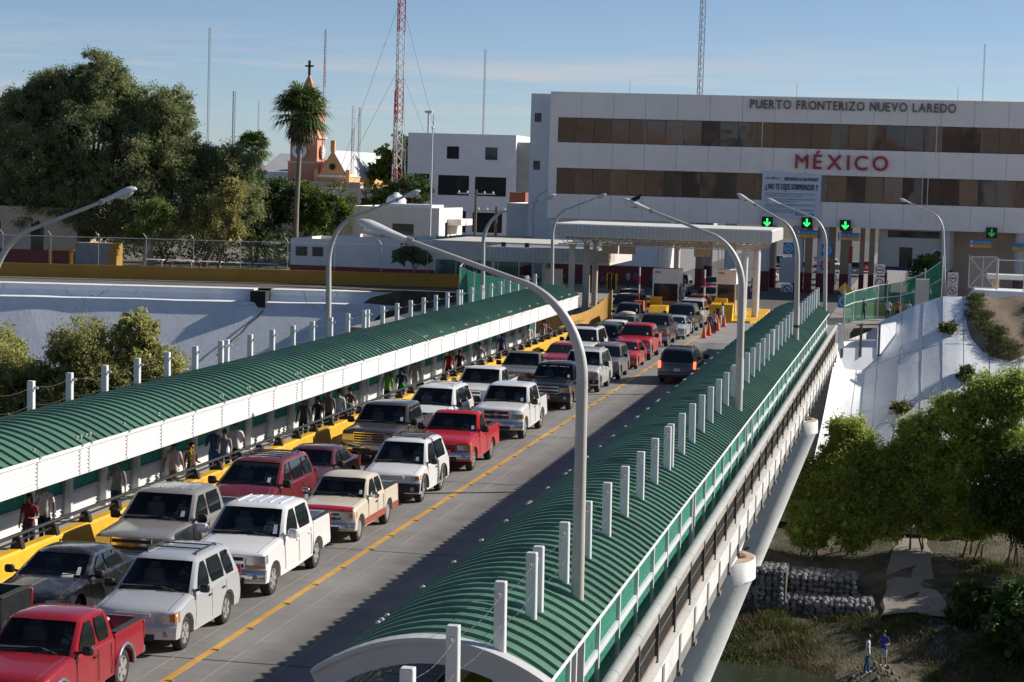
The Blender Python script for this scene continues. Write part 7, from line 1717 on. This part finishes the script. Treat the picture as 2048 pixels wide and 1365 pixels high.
tree('broad_tree', 'tallest feathery tree left of centre above the ochre wall', (-85.2,210,-.1), [(-84,212,18.6,3.2),(-82.0,212,16.6,3.0),(-86,212,17,2.8),(-83.8,210,12.4,5.0),(-82.2,209,6.0,4.6,3.6),(-86,210,7.5,3.8)], TAMA, 12, trunk=.7, **T)
tree('broad_tree', 'feathery tree with a browned flank right of the tallest', (-77.6,210,-.1), [(-76.8,212,15.2,3.4),(-78.6,211,13,3),(-78.2,209,10,4.2),(-75.5,211,11,3.4),(-77.5,208.5,5.0,3.8,3.0)], TAMA, 13, trunk=.6, bark=BARKP, **T)
tree('broad_tree', 'lower feathery tree at the right end of the big tree row', (-72.5,212,-.1), [(-73.3,213,9.6,3.0),(-70.2,213,10.0,3.0),(-69.6,213,6.9,3.4),(-72.5,211,6,3)], TAMA, 14, trunk=.4, **T)
tree('broad_tree', 'browned dead limb clump hanging in the big trees', (-79.0,207.6,4), [(-79.3,207.4,11.5,1.9),(-78.6,207.2,9.3,1.8)], leafmat('leaf_browned', (.10,.085,.05), (.22,.19,.11), trans=.2), 15, per=30, ln=.5, wd=.09, dens=.9, droop=.6, trunk=.12, bark=BARKP)
tree('small_tree', 'small bright green tree with a pale trunk behind the chain link fence', (-74.6,200,-.1), [(-74.2,200.5,4.6,1.9),(-73.0,200.3,5.6,1.4),(-75.4,200.5,3.6,1.3)], MID, 16, per=60, ln=.24, wd=.12, trunk=.2, bark=BARKP)
tree('small_tree', 'round olive green bush tree in front of the dark conifers', (-67.9,203,-.1), [(-67.2,203,6.8,1.9),(-67.0,203,3.9,2.2),(-66.2,203,8.2,1.3)], OLV, 17, per=60, ln=.24, wd=.10, trunk=.15)
tree('green_tree', 'dense dark green tree left of the palm trunk', (-69.8,222,-.1), [(-69.5,223,5.5,3.4),(-71.8,223,4.4,2.8),(-68,224,7.4,2.4)], DRK, 18, per=70, ln=.28, wd=.13, trunk=.3)
tree('green_tree', 'dense bright green tree right of the palm trunk', (-64.2,224,-.1), [(-64.5,225,5.8,3.0),(-62.2,225,6.4,2.8),(-66.0,225,7.0,2.5),(-63.6,224,3.4,2.8)], MID, 19, per=70, ln=.28, wd=.13, trunk=.3)
tree('green_tree', 'dark green tree behind the beige house roof', (-59.3,243,-.1), [(-60,244,7.4,2.6),(-57.6,244,8.2,2.2),(-62.3,244,7.0,2.4)], DRK, 20, per=70, ln=.28, wd=.13, trunk=.3)
tree('green_tree', 'dark tree beside the church forecourt', (-108,330,0), [(-108,331,7,3.2),(-104.5,331,7.6,3.0),(-100.5,331,6.6,2.4)], DRK, 21, per=26, ln=.55, wd=.3, trunk=.3)
for i, (x,y,z,r,lb) in enumerate(((-122,500,14,6.5,'round tree right behind the church gable'),(-108,540,12,5,'distant tree right of the church'),(-164,470,9,6,'distant tree left of the church'),(-96,520,13,5,'distant tree beside the tall red mast'),(-230,480,10,8,'distant trees beyond the left crowns'),(-84,440,10,4,'distant tree left of the concrete building'),(-52,300,9,2.6,'dark tree between the concrete building and the office'))):
    tree('distant_tree', lb, (x,y,0), [(x,y,z,r),(x+r*.7,y,z-r*.3,r*.7),(x-r*.6,y,z-r*.4,r*.75)], DRK if i % 2 else MID, 30+i, per=16, ln=1.0, wd=.5, dens=.6, trunk=.4, group='distant trees')
# low hedge mass and dark undergrowth behind the chain link fence
rng = np.random.default_rng(5); c = np.stack([rng.uniform(-84,-62,260), rng.uniform(214,222,260), rng.uniform(.4,3.6,260)],axis=1)
o = put('undergrowth', quads_mesh('undergrowth', leaves(rng, c, np.full(260,.5), 26, .4, .2), DRK)); tag(o, 'dark undergrowth behind the trunks of the big trees', 'shrubs', kind='stuff')

# fan palms
def palm(label, base, h, rc, seed, lean=(0,0), skirt=True):
    rr = random.Random(seed); t = thing('fan_palm', label, 'palm', base, group='fan palms'); top = Vector((lean[0],lean[1],h))
    MB().tube([(0,0,-.1),(lean[0]*.2,lean[1]*.2,h*.4),top], [.34,.26,.22], 10).obj('trunk', pm('palm_trunk', (.27,.23,.19), .95, .2, 2, .5, 10, streak=False), t, True)
    def frond(a, el, ln, fr, g):
        d = Vector((cos(a)*cos(el), sin(a)*cos(el), sin(el))); s0 = top + d*.3; pe = s0 + d*ln*.45 - Vector((0,0,.12*ln*(1-el)))
        g.tube([top, pe], [.03,.015], 4, cap=False)
        side = d.cross(Vector((0,0,1))); side = side.normalized() if side.length > .05 else Vector((1,0,0)); upv = side.cross(d).normalized()
        n_ = 15
        for k in range(n_):
            q = lerp(-1.9,1.9,k/(n_-1)); dd = (d*cos(q) + side*sin(q)).normalized(); L_ = fr*(1-.18*abs(q))*rr.uniform(.85,1.1); w_ = side*cos(q)*.085 - d*sin(q)*.085
            mid = pe + dd*L_*.6 + upv*.02; tip = pe + dd*L_ - Vector((0,0,L_*.32*rr.uniform(.6,1.4)))
            g.add([pe-w_*.4, pe+w_*.4, mid+w_, mid-w_, tip], [(0,1,2,3),(3,2,4)])
    g = MB()
    for k in range(84): frond(rr.uniform(0,2*pi), rr.uniform(-.55,1.35), rc*.75, rc*.62, g)
    g.obj('crown', PAL, t)
    if skirt:
        g = MB()
        for k in range(30): frond(rr.uniform(0,2*pi), rr.uniform(-1.5,-.85), rc*.6, rc*.5, g)
        g.obj('dead_skirt', DEAD, t)
    return t
palm('tall fan palm in front of the church tower', (-64.1,217,-.1), 16.5, 3.7, 3, (.4,0))
palm('shorter fan palm behind the big feathery trees', (-73.0,230,-.1), 12.6, 2.4, 4)
palm('small palm growing beside the guard room', (.9,196,-.1), 2.6, 2.2, 8, skirt=False)
# papaya like plant by the low white building
tree('papaya_plant', 'small leafy papaya plant against the low white building', (-47.4,199.5,-.1), [(-47.3,199.5,2.9,.7),(-46.6,199.5,2.2,.6),(-48.1,199.5,2.3,.6)], MID, 44, per=14, ln=.42, wd=.28, dens=1.2, trunk=.09, bark=BARKP)

# willowy shrubs below the crowded walkway
for i, (lb, bx, by, bl) in enumerate((
 ('olive green willowy shrub at the far left below the walkway roof', -49.5, 112, [(-50.5,112,-1.2,2.3),(-48.6,111,-2.6,2.3),(-51,110.5,-4.6,2.5),(-47.5,111,-4.6,2.2)]),
 ('tall willowy shrub in the middle of the left bank', -44.5, 111, [(-44.6,111,-.4,2.0),(-45.6,110.5,-2.8,2.2),(-43.4,110.5,-2.4,2.0),(-44.5,110,-5,2.2)]),
 ('willowy shrub with a raised tip nearest the white posts', -41.4, 112, [(-42.0,112,.7,1.3),(-41.6,112,-.9,1.6),(-40.4,112,-1.6,1.5),(-41.5,111,-3.4,1.8),(-39.6,111.5,-3.2,1.4)]),
 ('low olive brush in front of the willowy shrubs', -47, 106, [(-50,106,-5.6,2.4),(-47,106,-6,2.4),(-44,106,-5.8,2.3),(-41.5,106.5,-5.8,2.0)]))):
    tree('willow_shrub', lb, (bx,by,bank(bx,by)), bl, WIL if i < 3 else OLV, 50+i, per=90, ln=.25, wd=.075, dens=3.2, droop=.5, trunk=.10, stems=4, spread=1.6, cl=.22, group='bank shrubs', nl=20)
# trees on the right bank
for i, (lb, bx, by, bl, lf) in enumerate((
 ('dark green bush against the second white pier', -4.9, 111.5, [(-5.3,112,-5.4,1.3),(-4.9,111.6,-7.9,1.0),(-4.7,112,-6.6,1.5),(-3.3,112,-6.6,1.4),(-3.5,112,-5.0,1.3)], WILR),
 ('tall bright topped bush in front of the white embankment', -2.9, 112.5, [(-3.2,113,-2.9,1.0),(-2.6,113,-4.0,1.3),(-1.6,113,-4.6,1.2),(-3.6,113,-4.4,1.2),(-2.3,112.5,-6.2,1.5),(-2.6,111.6,-7.8,.9)], WILR),
 ('spreading bush in the middle of the right bank', .6, 112.5, [(.4,113,-2.9,1.2),(-.3,113,-4.4,1.3),(1.2,113,-4.3,1.3),(.4,112.5,-5.9,1.5),(-.9,112,-7.2,1.0),(1.5,112.2,-7.0,.9)], WILR),
 ('tall feathery tree at the right edge of the bank', 3.4, 112.5, [(2.2,113,-1.6,1.2),(4.0,113,-.6,1.3),(5.4,113,-.4,1.3),(3.2,113,-3.4,1.6),(5.2,113,-3.2,1.7),(2.4,112.5,-5.4,1.3),(3.4,112,-6.8,1.2),(5,112,-6.2,1.4)], WILR),
 ('dark bush low at the right edge of the bank', 5.3, 111, [(5.0,111,-5.4,1.5),(6.2,111,-4.2,1.5),(6.4,110,-6.4,1.6)], DRK))):
    tree('bank_shrub', lb, (bx,by,bank(bx,by)), bl, lf, 60+i, per=105, ln=.17, wd=.065, dens=4.6, droop=.35, trunk=.07, stems=4, spread=1.2, cl=.27, group='bank shrubs', nl=16)
for i, (x,y,h,lb) in enumerate(((11,108,6.5,'added unseen tree beyond the right edge to shade the bank, nearest the path'),(15,103,7,'second added unseen tree beyond the right edge to shade the bank'),(10,100,4.5,'low added unseen tree beyond the right edge to shade the bank at the water'))):  # out-of-view trees added to cast shade on the river bank
    z = bank(x,y); tree('added_shade_tree', lb, (x,y,z), [(x,y,z+h*.75,h*.32),(x-1.4,y,z+h*.5,h*.3),(x+1.4,y+.5,z+h*.5,h*.3)], WILR, 80+i, per=40, ln=.4, wd=.16, dens=2., trunk=.2, group='bank shrubs')
tree('bank_shrub', 'leafy weed clump on the right bank beside the path', (3.3,103,bank(3.3,103)), [(3.1,103,-9.3,.8),(3.9,103,-9.6,.7),(3.0,102.6,-10.1,.7)], DRK, 71, per=26, ln=.34, wd=.12, dens=2.2, trunk=.05, stems=3, group='bank shrubs')
tree('bank_shrub', 'dark brush at the lower right corner of the bank', (5.2,101,bank(5.2,101)), [(5.4,101.5,-9.4,1.4),(4.6,100.5,-10.3,1.1),(6.4,101,-10.2,1.4),(5.2,99.5,-11,1.0)], DRK, 72, per=26, ln=.3, wd=.10, dens=2.4, trunk=.05, stems=3, group='bank shrubs')
# grass and reeds
def grass(name, label, pts, ln, mat, seed, per=9, wd=.02, spread=.12):
    rng = np.random.default_rng(seed); P_ = np.repeat(np.array(pts), per, axis=0); n = len(P_); b = P_ + np.concatenate([rng.normal(size=(n,2))*spread, np.zeros((n,1))],axis=1)
    L = ln*rng.uniform(.4,1.2,(n,1)); d = rng.normal(size=(n,3))*.45; d[:,2] = 1; d /= np.linalg.norm(d,axis=1)[:,None]; s = np.cross(d, rng.normal(size=(n,3))); s /= np.linalg.norm(s,axis=1)[:,None]
    tip = b + d*L; tip[:,2:3] -= .12*L; m = b + d*L*.55
    o = put(name, quads_mesh(name, np.stack([b - s*wd, m - s*wd*.8, tip, m + s*wd*.8],axis=1), mat)); return tag(o, label, 'grass', kind='stuff')
GRS = leafmat('leaf_grass', (.045,.06,.016), (.16,.17,.055), trans=.3); GRD = leafmat('leaf_grass_dry', (.09,.08,.035), (.24,.20,.10), trans=.3)
rr = random.Random(9); pts = []; ptd = []
while len(pts) < 2600:
    x, y = rr.uniform(-8,9), rr.uniform(96,112)
    k = hn(x*2.2,y*2.0,.6,1)
    if -1.4 < x < 2.6 and 102.5 < y < 113: continue
    if x < -.8 and 104 < y < 112: continue
    if k > -.1 or rr.random() < .12: (pts if hn(x,y,1.1,4) > -.2 else ptd).append((x,y,bank(x,y)-.03))
grass('bank_grass', 'patchy green grass on the dark river bank', pts, .42, GRS, 3, 10, .018, .16); grass('bank_grass', 'dry grass tufts on the dark river bank', ptd, .40, GRD, 4, 8, .016, .16)
# ---------------------------------------------------------------- right bank: mound, gabions, culvert, path
SOIL = pm('mound_soil', (.24,.185,.13), .95, .25, 1.2, .9, 6, dirt=.5, dirtcol=(.12,.095,.06))
# soil and grass patch that lies over the right part of the embankment
def patch_pt(u, v): return emb_z(lerp(3.0,16,u), lerp(.0,.55,v))
g = MB(); rows = []
NU, NV = 34, 22
for i in range(NU+1):
    r_ = []
    for j in range(NV+1):
        u, v_ = i/NU, j/NV
        p = emb_z(lerp(3.0,18,u**1.2), v_*.62)
        edge = .30 + .42*u + .14*hn(u*14,v_*9,1,2); inside = sm(edge+.10, edge-.10, v_)*sm(.0,.06,u+.03*hn(v_*20,3,1))
        r_.append((p.x, p.y-.05, p.z - .35 + .60*inside + .14*inside*hn(p.x*2.2,p.y*1.5,1.2,5)))
    rows.append(r_)
g.grid(rows); o = g.obj('soil_mound', SOIL, smooth=True); o['kind'] = 'structure'
pts = []; rr = random.Random(21)
for k in range(9000):
    i, j = rr.uniform(0,NU-1.01), rr.uniform(0,NV-1.01); a = rows[int(i)][int(j)]; b = rows[int(i)+1][int(j)+1]; q = rr.random(); p = [lerp(a[m],b[m],q) for m in range(3)]
    u, v_ = i/NU, j/NV; edge = .30+.42*u+.14*hn(u*14,v_*9,1,2)
    if v_ > edge+.02 or u < .02: continue
    if hn(p[0]*1.7,p[1]*1.1,1.3,8) < .02: continue
    pts.append((p[0],p[1],p[2]-.02))
    if len(pts) > 2200: break
grass('mound_grass', 'green grass tufts on the soil mound at right', pts, .30, GRS, 31, 12, .02, .16)
for i, (x,q,s_,lb) in enumerate(((-.6,.50,.35,'small dry weed growing out of the white embankment'),(3.2,.38,.55,'dark weed clump at the lower tip of the soil mound'),(2.0,.16,.3,'small weed beside the cracked white edge'))):
    p = emb_z(x,q); tree('weed_shrub', lb, tuple(p), [(p.x,p.y,p.z+s_*.6,s_)], GRS, 90+i, per=18, ln=.28, wd=.05, dens=3, trunk=.02, stems=3, group='weeds')
# stones of the gabion bank
STONE = pm('gabion_stone', (.21,.205,.205), .9, .15, 6, .5, 14, rand=.45)
gb = thing('gabion_bank', 'stepped bank of grey stones beside the white pier', 'stones', (-4.5,107,-10.5)); rr = random.Random(4)
sms = []
for k in range(6):
    s_ = MB(); s_.sphere((0,0,0),1,7,5); s_.v = [tuple(Vector(q)*(1+rr.uniform(-.22,.22))) for q in s_.v]; sms.append(s_.mesh('stone', STONE))
cells = []
for tier, (y0, z0, z1, x0, x1) in enumerate(((103.6,-10.95,-10.0,-8.8,-1.35),(105.2,-10.0,-9.1,-9.0,-2.4),(103.4,-10.0,-8.6,-9.4,-5.6),(103.2,-8.8,-7.4,-9.6,-7.2))):
    MB().box((x0,y0+.12,z0-.6),(x1,y0+3.0,z1-.1)).obj('fill', pm('gabion_fill', (.09,.088,.085), .95, .3, 3, .6, 10), gb, world=True)
    x = x0
    while x < x1:
        z = z0
        while z < z1: cells.append((x+rr.uniform(-.05,.05), y0+rr.uniform(-.04,.06), z+rr.uniform(-.04,.04), rr.uniform(.12,.19))); z += .25
        for yy in (.22,.46,.72,1.0,1.3,1.6,1.9): cells.append((x+rr.uniform(-.06,.06), y0+yy, z1-.07+rr.uniform(-.04,.05), rr.uniform(.12,.21)))
        x += .30
rr.shuffle(cells); cells.sort(key=lambda c: c[1])
for c in cells[:298]: put('stone', sms[rr.randrange(6)], gb, c[:3], (rr.uniform(0,6),rr.uniform(0,6),rr.uniform(0,6)), (c[3]*1.15,c[3],c[3]*.85), world=True)
jn = MB()
for c in cells[298:]:
    s_ = MB(); s_.sphere((0,0,0),1,6,4); m_ = Matrix.Rotation(rr.uniform(0,6),3,'Z') @ Matrix.Rotation(rr.uniform(0,6),3,'X'); jn.add([Vector(c[:3]) + m_ @ Vector((q[0]*c[3]*1.15*rr.uniform(.85,1.15),q[1]*c[3],q[2]*c[3]*.85)) for q in s_.v], s_.f)
jo = jn.obj('stones', pm('gabion_stone_mass', (.20,.195,.195), .9, .45, 4, .5, 14), gb, world=True); jo['kind'] = 'stuff'
# rubble by the water
rb = MB()
for k in range(420):
    x, y = rr.gauss(1.9,.6), rr.gauss(100.2,1.6)
    if k > 300: x, y = rr.uniform(-6,5), rr.gauss(95.2,.6)
    c = Vector((x,y,bank(x,y)+.02)); s_ = MB(); s_.sphere((0,0,0),1,6,4); q_ = rr.uniform(.04,.12); rb.add([c + Vector(p)*q_*rr.uniform(.8,1.2) for p in s_.v], s_.f)
o = rb.obj('rubble', MATS['gabion_stone_mass']); tag(o, 'loose rubble stones at the foot of the path and along the water', 'stones', kind='stuff')
# earthen path down from the culvert
g = MB(); rows = []
for k in range(14):
    y = 102.8+k*.95; w_ = lerp(1.7,.8,k/13)+.25*hn(y*1.7,2,1.3); xc = lerp(.55,.25,k/13)+.2*hn(y,5,1.1)
    rows.append([(xc+w_*q+.08*hn(y*3,q*4,1), y, bank(xc+w_*q,y)*.5+bank(xc,y)*.5+.06+.06*hn(xc+q*3,y*2,2)-(.25 if abs(q) > .95 else 0)) for q in (-1,-.9,-.5,0,.5,.9,1)])
g.grid(rows); o = g.obj('bank_path', pm('path_pale', (.27,.245,.215), .95, .15, 1, .5, 8, dirt=.4, dirtcol=(.12,.10,.08)), smooth=True); o['kind'] = 'structure'
cv = thing('culvert', 'concrete slab culvert with a dark opening below the bank trees', 'culvert', (1.6,116,-9.5)); CVM = pm('culvert_concrete', (.30,.27,.23), .9, .2, 1.5, .4, 12, dirt=.4)
MB().box((-.9,115.2,-8.35),(3.9,117.4,-8.0)).obj('slab', CVM, cv, world=True)
for x0, x1 in ((.75,1.05),(2.3,2.6),(3.3,3.6)): MB().box((x0,115.5,-9.6),(x1,117.2,-8.352)).obj('support', CVM, cv, world=True)
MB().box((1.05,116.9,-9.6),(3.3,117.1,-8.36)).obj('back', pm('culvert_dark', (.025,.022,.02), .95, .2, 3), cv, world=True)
# lower service road behind the bank trees
g = MB(); g.box((-7.5,117.4,-8.4),(40,123.5,-7.62)); o = g.obj('service_road', pm('service_paving', (.42,.41,.40), .9, .12, .8, .2, 15)); o['kind'] = 'structure'
t = thing('kerb_block', 'short yellow kerb block on the service road behind the trees', 'kerb', (2.0,117.8,-7.6)); MB().box((-.6,0,0),(.8,.3,.28)).obj('block', YEL, t)
# white wall with gate and fence above the mound
wg = thing('retaining_wall', 'low white retaining wall above the grassy mound', 'wall', (6,164,1)); g = MB(); g.prism([(3.55,1.35),(9,1.35),(30,1.2),(30,2.4),(4.3,2.62)], 'y', 165, 170); g.obj('wall', EMB, wg, world=True)
CHAIN2 = bpy.data.materials.new('chain_link_pale'); CHAIN2.use_nodes = True; _ch(CHAIN2, .38, (.50,.46,.40))
gt = thing('chain_gate', 'pale chain link gate leaf on the white retaining wall', 'gate', (4.8,166,2.6))
for a, b in (((3.82,2.66),(3.82,5.2)),((5.85,2.7),(5.85,5.2)),((3.82,5.05),(5.85,5.12)),((3.82,2.72),(5.85,2.75)),((3.82,2.72),(5.85,5.12)),((3.82,5.05),(5.85,2.75)),((4.85,2.72),(4.85,5.08))): MB().bar((a[0],166,a[1]),(b[0],166,b[1]),.07).obj('frame_bar', ALU, gt, world=True)
MB().add([(3.82,166.02,2.7),(5.85,166.02,2.7),(5.85,166.02,5.1),(3.82,166.02,5.1)],[(0,1,2,3)]).obj('chain_panel', CHAIN2, gt, world=True)
ft = thing('chain_link_fence', 'chain link fence right of the gate on the white retaining wall', 'fence', (8,166,2.6))
for x in (5.95,7.9,9.8,11.7,13.6): MB().tube([(x,166,2.5),(x,166,5.0)], .05, 6).obj('post', ALU, ft, world=True)
MB().tube([(5.95,166,4.9),(13.6,166,4.9)], .035, 6).obj('top_rail', ALU, ft, world=True); MB().add([(5.95,166,2.6),(13.6,166,2.6),(13.6,166,4.9),(5.95,166,4.9)],[(0,1,2,3)]).obj('chain_panel', CHAIN, ft, world=True)
t = thing('white_shelter', 'low white roof behind the chain link fence at right', 'shelter', (8,172,2)); MB().box((-2.6,0,1.2),(4,3,1.55)).obj('roof', WHITE, t); MB().box((-2.2,1,-.5),(-1.6,1.3,1.2)).obj('post', YEL, t)
# green netted fence behind the abutment
nf = thing('net_fence', 'green net fence on pale pipes along the far walkway at right', 'fence', (-3,166,0))
npt = [(-5.1,158.0,-.0),(-4.6,163.0,0),(-2.9,168.0,0),(-2.2,168.5,0),(-1.2,169,.1),(.6,169.6,.3),(1.9,170,.9)]
tops = [2.2,2.25,2.55,2.65,2.8,3.6,4.6]
for (x,y,z), tp in zip(npt, tops): MB().tube([(x,y,z-.3),(x,y,tp+.35)], .045, 6).obj('post', ALU, nf, world=True)
for (a, b, ta, tb) in zip(npt, npt[1:], tops, tops[1:]):
    for f_ in (1.,.62):
        MB().tube([(a[0],a[1],a[2]+(ta-a[2])*f_),(b[0],b[1],b[2]+(tb-b[2])*f_)], .035, 6).obj('rail', WHITE2, nf, world=True)
    MB().add([(a[0],a[1]+.03,a[2]-.2),(b[0],b[1]+.03,b[2]-.2),(b[0],b[1]+.03,tb),(a[0],a[1]+.03,ta)],[(0,1,2,3)]).obj('net_panel', NETT, nf, world=True)
nb = thing('yellow_parapet', 'yellow parapet seen through the green net at right', 'barrier', (-3,172,0)); MB().add([(-5,172,0),(1.5,172,0),(1.5,172,.95),(-5,172,.95),(-5,172.3,0),(1.5,172.3,0),(1.5,172.3,.95),(-5,172.3,.95)],[(0,1,2,3),(3,2,6,7),(0,3,7,4),(1,5,6,2)]).obj('block', YEL, nb, world=True)
pp = thing('pale_pillar', 'square pale pillar behind the crest of the white embankment', 'pillar', (.45,163,0)); MB().box((-.55,0,0),(.45,.6,3.35)).obj('shaft', GW, pp)
# green netted walkway on the left beyond the embankment
nl_ = thing('net_fence', 'tall green net fence at the left end of the far walkway', 'fence', (-29,150,0)); q = [(-36,170),(-34.2,160),(-31,150),(-27.5,143),(-24.5,139)]
for a, b in zip(q, q[1:]):
    MB().tube([(a[0],a[1],0),(a[0],a[1],3.2)], .05, 6).obj('post', WHITE2, nl_, world=True); MB().tube([(a[0],a[1],3.1),(b[0],b[1],3.1)], .035, 6).obj('rail', WHITE2, nl_, world=True)
    MB().add([(a[0],a[1],0),(b[0],b[1],0),(b[0],b[1],3.1),(a[0],a[1],3.1)],[(0,1,2,3)]).obj('net_panel', NETT, nl_, world=True)
nl2 = thing('net_fence', 'green net screen around the court beside the low white building', 'fence', (-43,196,0))
for k in range(5): MB().tube([(-44.5+k*2,197,0),(-44.5+k*2,197,4.6)], .04, 6).obj('post', ALU, nl2, world=True)
MB().add([(-44.5,197.03,.2),(-36.5,197.03,.2),(-36.5,197.03,4.4),(-44.5,197.03,4.4)],[(0,1,2,3)]).obj('net_panel', NETT, nl2, world=True)
hc = house('court_house', 'pale green shed behind the green net screen', -45, -38, 205, 212, 4.2, pm('pale_green', (.45,.52,.45), .8, .08, .6), [], dado=1.4)

# cones, drum, barriers, bins
CON = pm('cone_orange', (.62,.075,.015), .6, .08, 4, .02)
cn_ = MB(); cn_.lathe([(.20,.03),(.17,.10),(.03,.86),(.022,.88)], n=16); cm = cn_.mesh('cone', CON, True); bb = MB(); bb.cbox((0,0,.018),(.44,.44,.036),bev=.01); bm_ = bb.mesh('foot', CON)
for i, (x,y,lb) in enumerate(((-13.35,138.3,'nearest orange cone of the row'),(-13.30,141.0,'second orange cone of the row'),(-13.25,143.2,'third orange cone, beside the child in pink'),(-13.18,146.0,'fourth orange cone of the row'),(-13.15,150.4,'farthest orange cone, at the yellow island'))):
    t = thing('traffic_cone', lb, 'cone', (x,y,.008), group='orange traffic cones'); put('cone', cm, t); put('foot', bm_, t)
t = thing('traffic_drum', 'orange and white traffic drum beyond the toll canopy', 'drum', (-14.6,197,0)); 
for k in range(5): MB().lathe([(.36-.02*k,k*.3),(.35-.02*k,k*.3+.3)], n=14).obj('band', CON if k % 2 == 0 else SW, t)
t = thing('litter_bin', 'yellow barred bin in front of the woman in orange', 'bin', (-27.6,196.5,0))
for k in range(5): MB().box((-.5+k*.2,-.4,0),(-.38+k*.2,.4,1.5)).obj('bar', YEL if k % 2 == 0 else DARK, t)
t = thing('waiting_bench', 'dark bench under the seated waiting group', 'bench', (-29.7,200.0,0)); MB().box((-1.3,-.25,.40),(1.3,.25,.46)).obj('seat', DARK, t)
for x in (-1.1,1.1): MB().box((x-.04,-.2,0),(x+.04,.2,.4)).obj('leg', DARK, t)
t = thing('crowd_rail', 'dark picket rail in front of the waiting group', 'railing', (-26,190,0)); g = MB(); g.box((-2.6,0,1.0),(2.6,.05,1.06)); g.box((-2.6,0,.1),(2.6,.05,.15)); g.obj('rail', DARK, t); g = MB()
for k in range(27): g.box((-2.6+k*.2,.01,.15),(-2.57+k*.2,.04,1.0))
g.obj('picket_panel', DARK, t)
t = thing('display_board', 'pale display board near the annex columns', 'board', (-31.5,187,0)); MB().box((-.8,0,.4),(.8,.05,2.1)).obj('panel', WHITE, t); MB().box((-.05,.02,0),(.05,.08,.4)).obj('leg', GREY, t)
# court furniture behind the ochre wall
t = thing('park_table', 'bright yellow picnic table under the big trees', 'table', (-84.0,202,.9)); MB().box((-1.5,0,.55),(1.5,1,.7)).obj('top', YEL, t)
for x in (-1.1,1.1): MB().box((x-.12,.2,-.95),(x+.12,.8,.55)).obj('leg', YEL, t)
t = thing('planter_block', 'grey block planter with an ochre end under the big trees', 'planter', (-79.6,200,0)); MB().box((-1.9,0,0),(1.6,1.6,2.4)).obj('body', CONC, t); MB().box((1.603,0,0),(2.4,1.6,2.4)).obj('end', OCH, t)
for i, x in enumerate((-75.5,-72.4,-69.4,-66.4,-63.6)):
    t = thing('stall_table', ('first','second','third','fourth','last')[i]+' pale table from the left in the dark court behind the fence', 'table', (x,205,0), group='court tables'); MB().box((-1.2,0,.74),(1.2,.8,.8)).obj('top', HW, t)
    for q_ in (-1,1): MB().box((q_*1.0-.04,.3,0),(q_*1.0+.04,.5,.74)).obj('leg', GREY, t)
# bird on the second lamp, bird on a wall
def bird(label, loc, s_=1.):
    t = thing('bird', label, 'bird', loc); g = MB(); g.tube([(-.20,0,.05),(-.12,0,.075),(-.02,0,.10),(.06,0,.14),(.09,0,.19),(.12,0,.21),(.17,0,.205)], [.012,.03,.06,.05,.032,.032,.006], 8); g.obj('body', pm('feather_black', (.012,.012,.014), .6), t, True); t.scale = (s_,s_,s_)
    g = MB(); g.bar((0,-.02,0),(0,-.02,.06),.01); g.bar((0,.02,0),(0,.02,.06),.01); g.obj('leg', DARK, t)
bird('small dark bird perched on the second lamp head', (-9.08,69.6,9.18), 1.3)
# brackets of shade: satellite dish on the far left roof
t = thing('satellite_dish', 'large dish frame on the roof at the far left', 'dish', (-128,270,20.5)); MB().lathe([(.3,0),(1.6,.35),(2.4,.9),(2.9,1.6),(2.85,1.62),(2.35,.95),(.3,.1)], n=20).obj('dish', GREY, t); MB().tube([(0,0,-1.5),(0,0,.2)], .15, 6).obj('post', GREY, t)
house('brick_tower', 'brick coloured block behind the left trees', -140, -124, 268, 280, 19, pm('brick_far', (.36,.17,.12), .9, .15, .6), [(-136,-134,15,17),(-131,-129,15,17)])

# ---------------------------------------------------------------- the near bank behind the viewer, seen only mirrored in the office windows
for i, (x0,x1,y0,z1,c,lb) in enumerate(((-60,-42,-60,25,(.50,.38,.28),'tan building of the near bank mirrored in the office windows'),(-38,-14,-52,33,(.46,.36,.28),'tall tan building of the near bank mirrored in the office windows'),(-10,8,-70,27,(.40,.22,.15),'brick building of the near bank mirrored in the office windows'),(12,34,-58,31,(.52,.42,.33),'cream building of the near bank mirrored in the office windows'),(40,64,-66,28,(.45,.38,.32),'grey tan building of the near bank mirrored in the office windows'),(-90,-64,-62,30,(.44,.34,.27),'brown tan building of the near bank mirrored in the office windows'),(68,96,-70,30,(.46,.36,.28),'long tan building of the near bank mirrored in the office windows'))):
    t = thing('near_bank_building', lb, 'building', ((x0+x1)/2,y0,-1), group='near bank buildings'); hl = [(x0+1.5+k*3.4,x0+3.2+k*3.4,z,z+1.9) for z in (2.5,6.5,10.5,14.5,18.5,22.5) if z+2.5 < z1 for k in range(int((x1-x0-2)/3.4))]
    g = MB(); facade(g, x0, x1, -1, z1, y0, hl, -.2); g.box((x0,y0-14,-1),(x1,y0-.3,z1)); g.obj('wall', pm('near_%d' % i, c, .9, .1, .3), t, world=True)
    for (a,b,c_,d) in hl: MB().box((a,y0-.22,c_),(b,y0-.2,d)).obj('window', PANE, t, world=True)
o = MB().box((-400,-300,-12.5),(400,-18,-1)).obj('near_bank_ground', pm('near_paving', (.40,.38,.35), .9, .1, .3)); o['kind'] = 'structure'
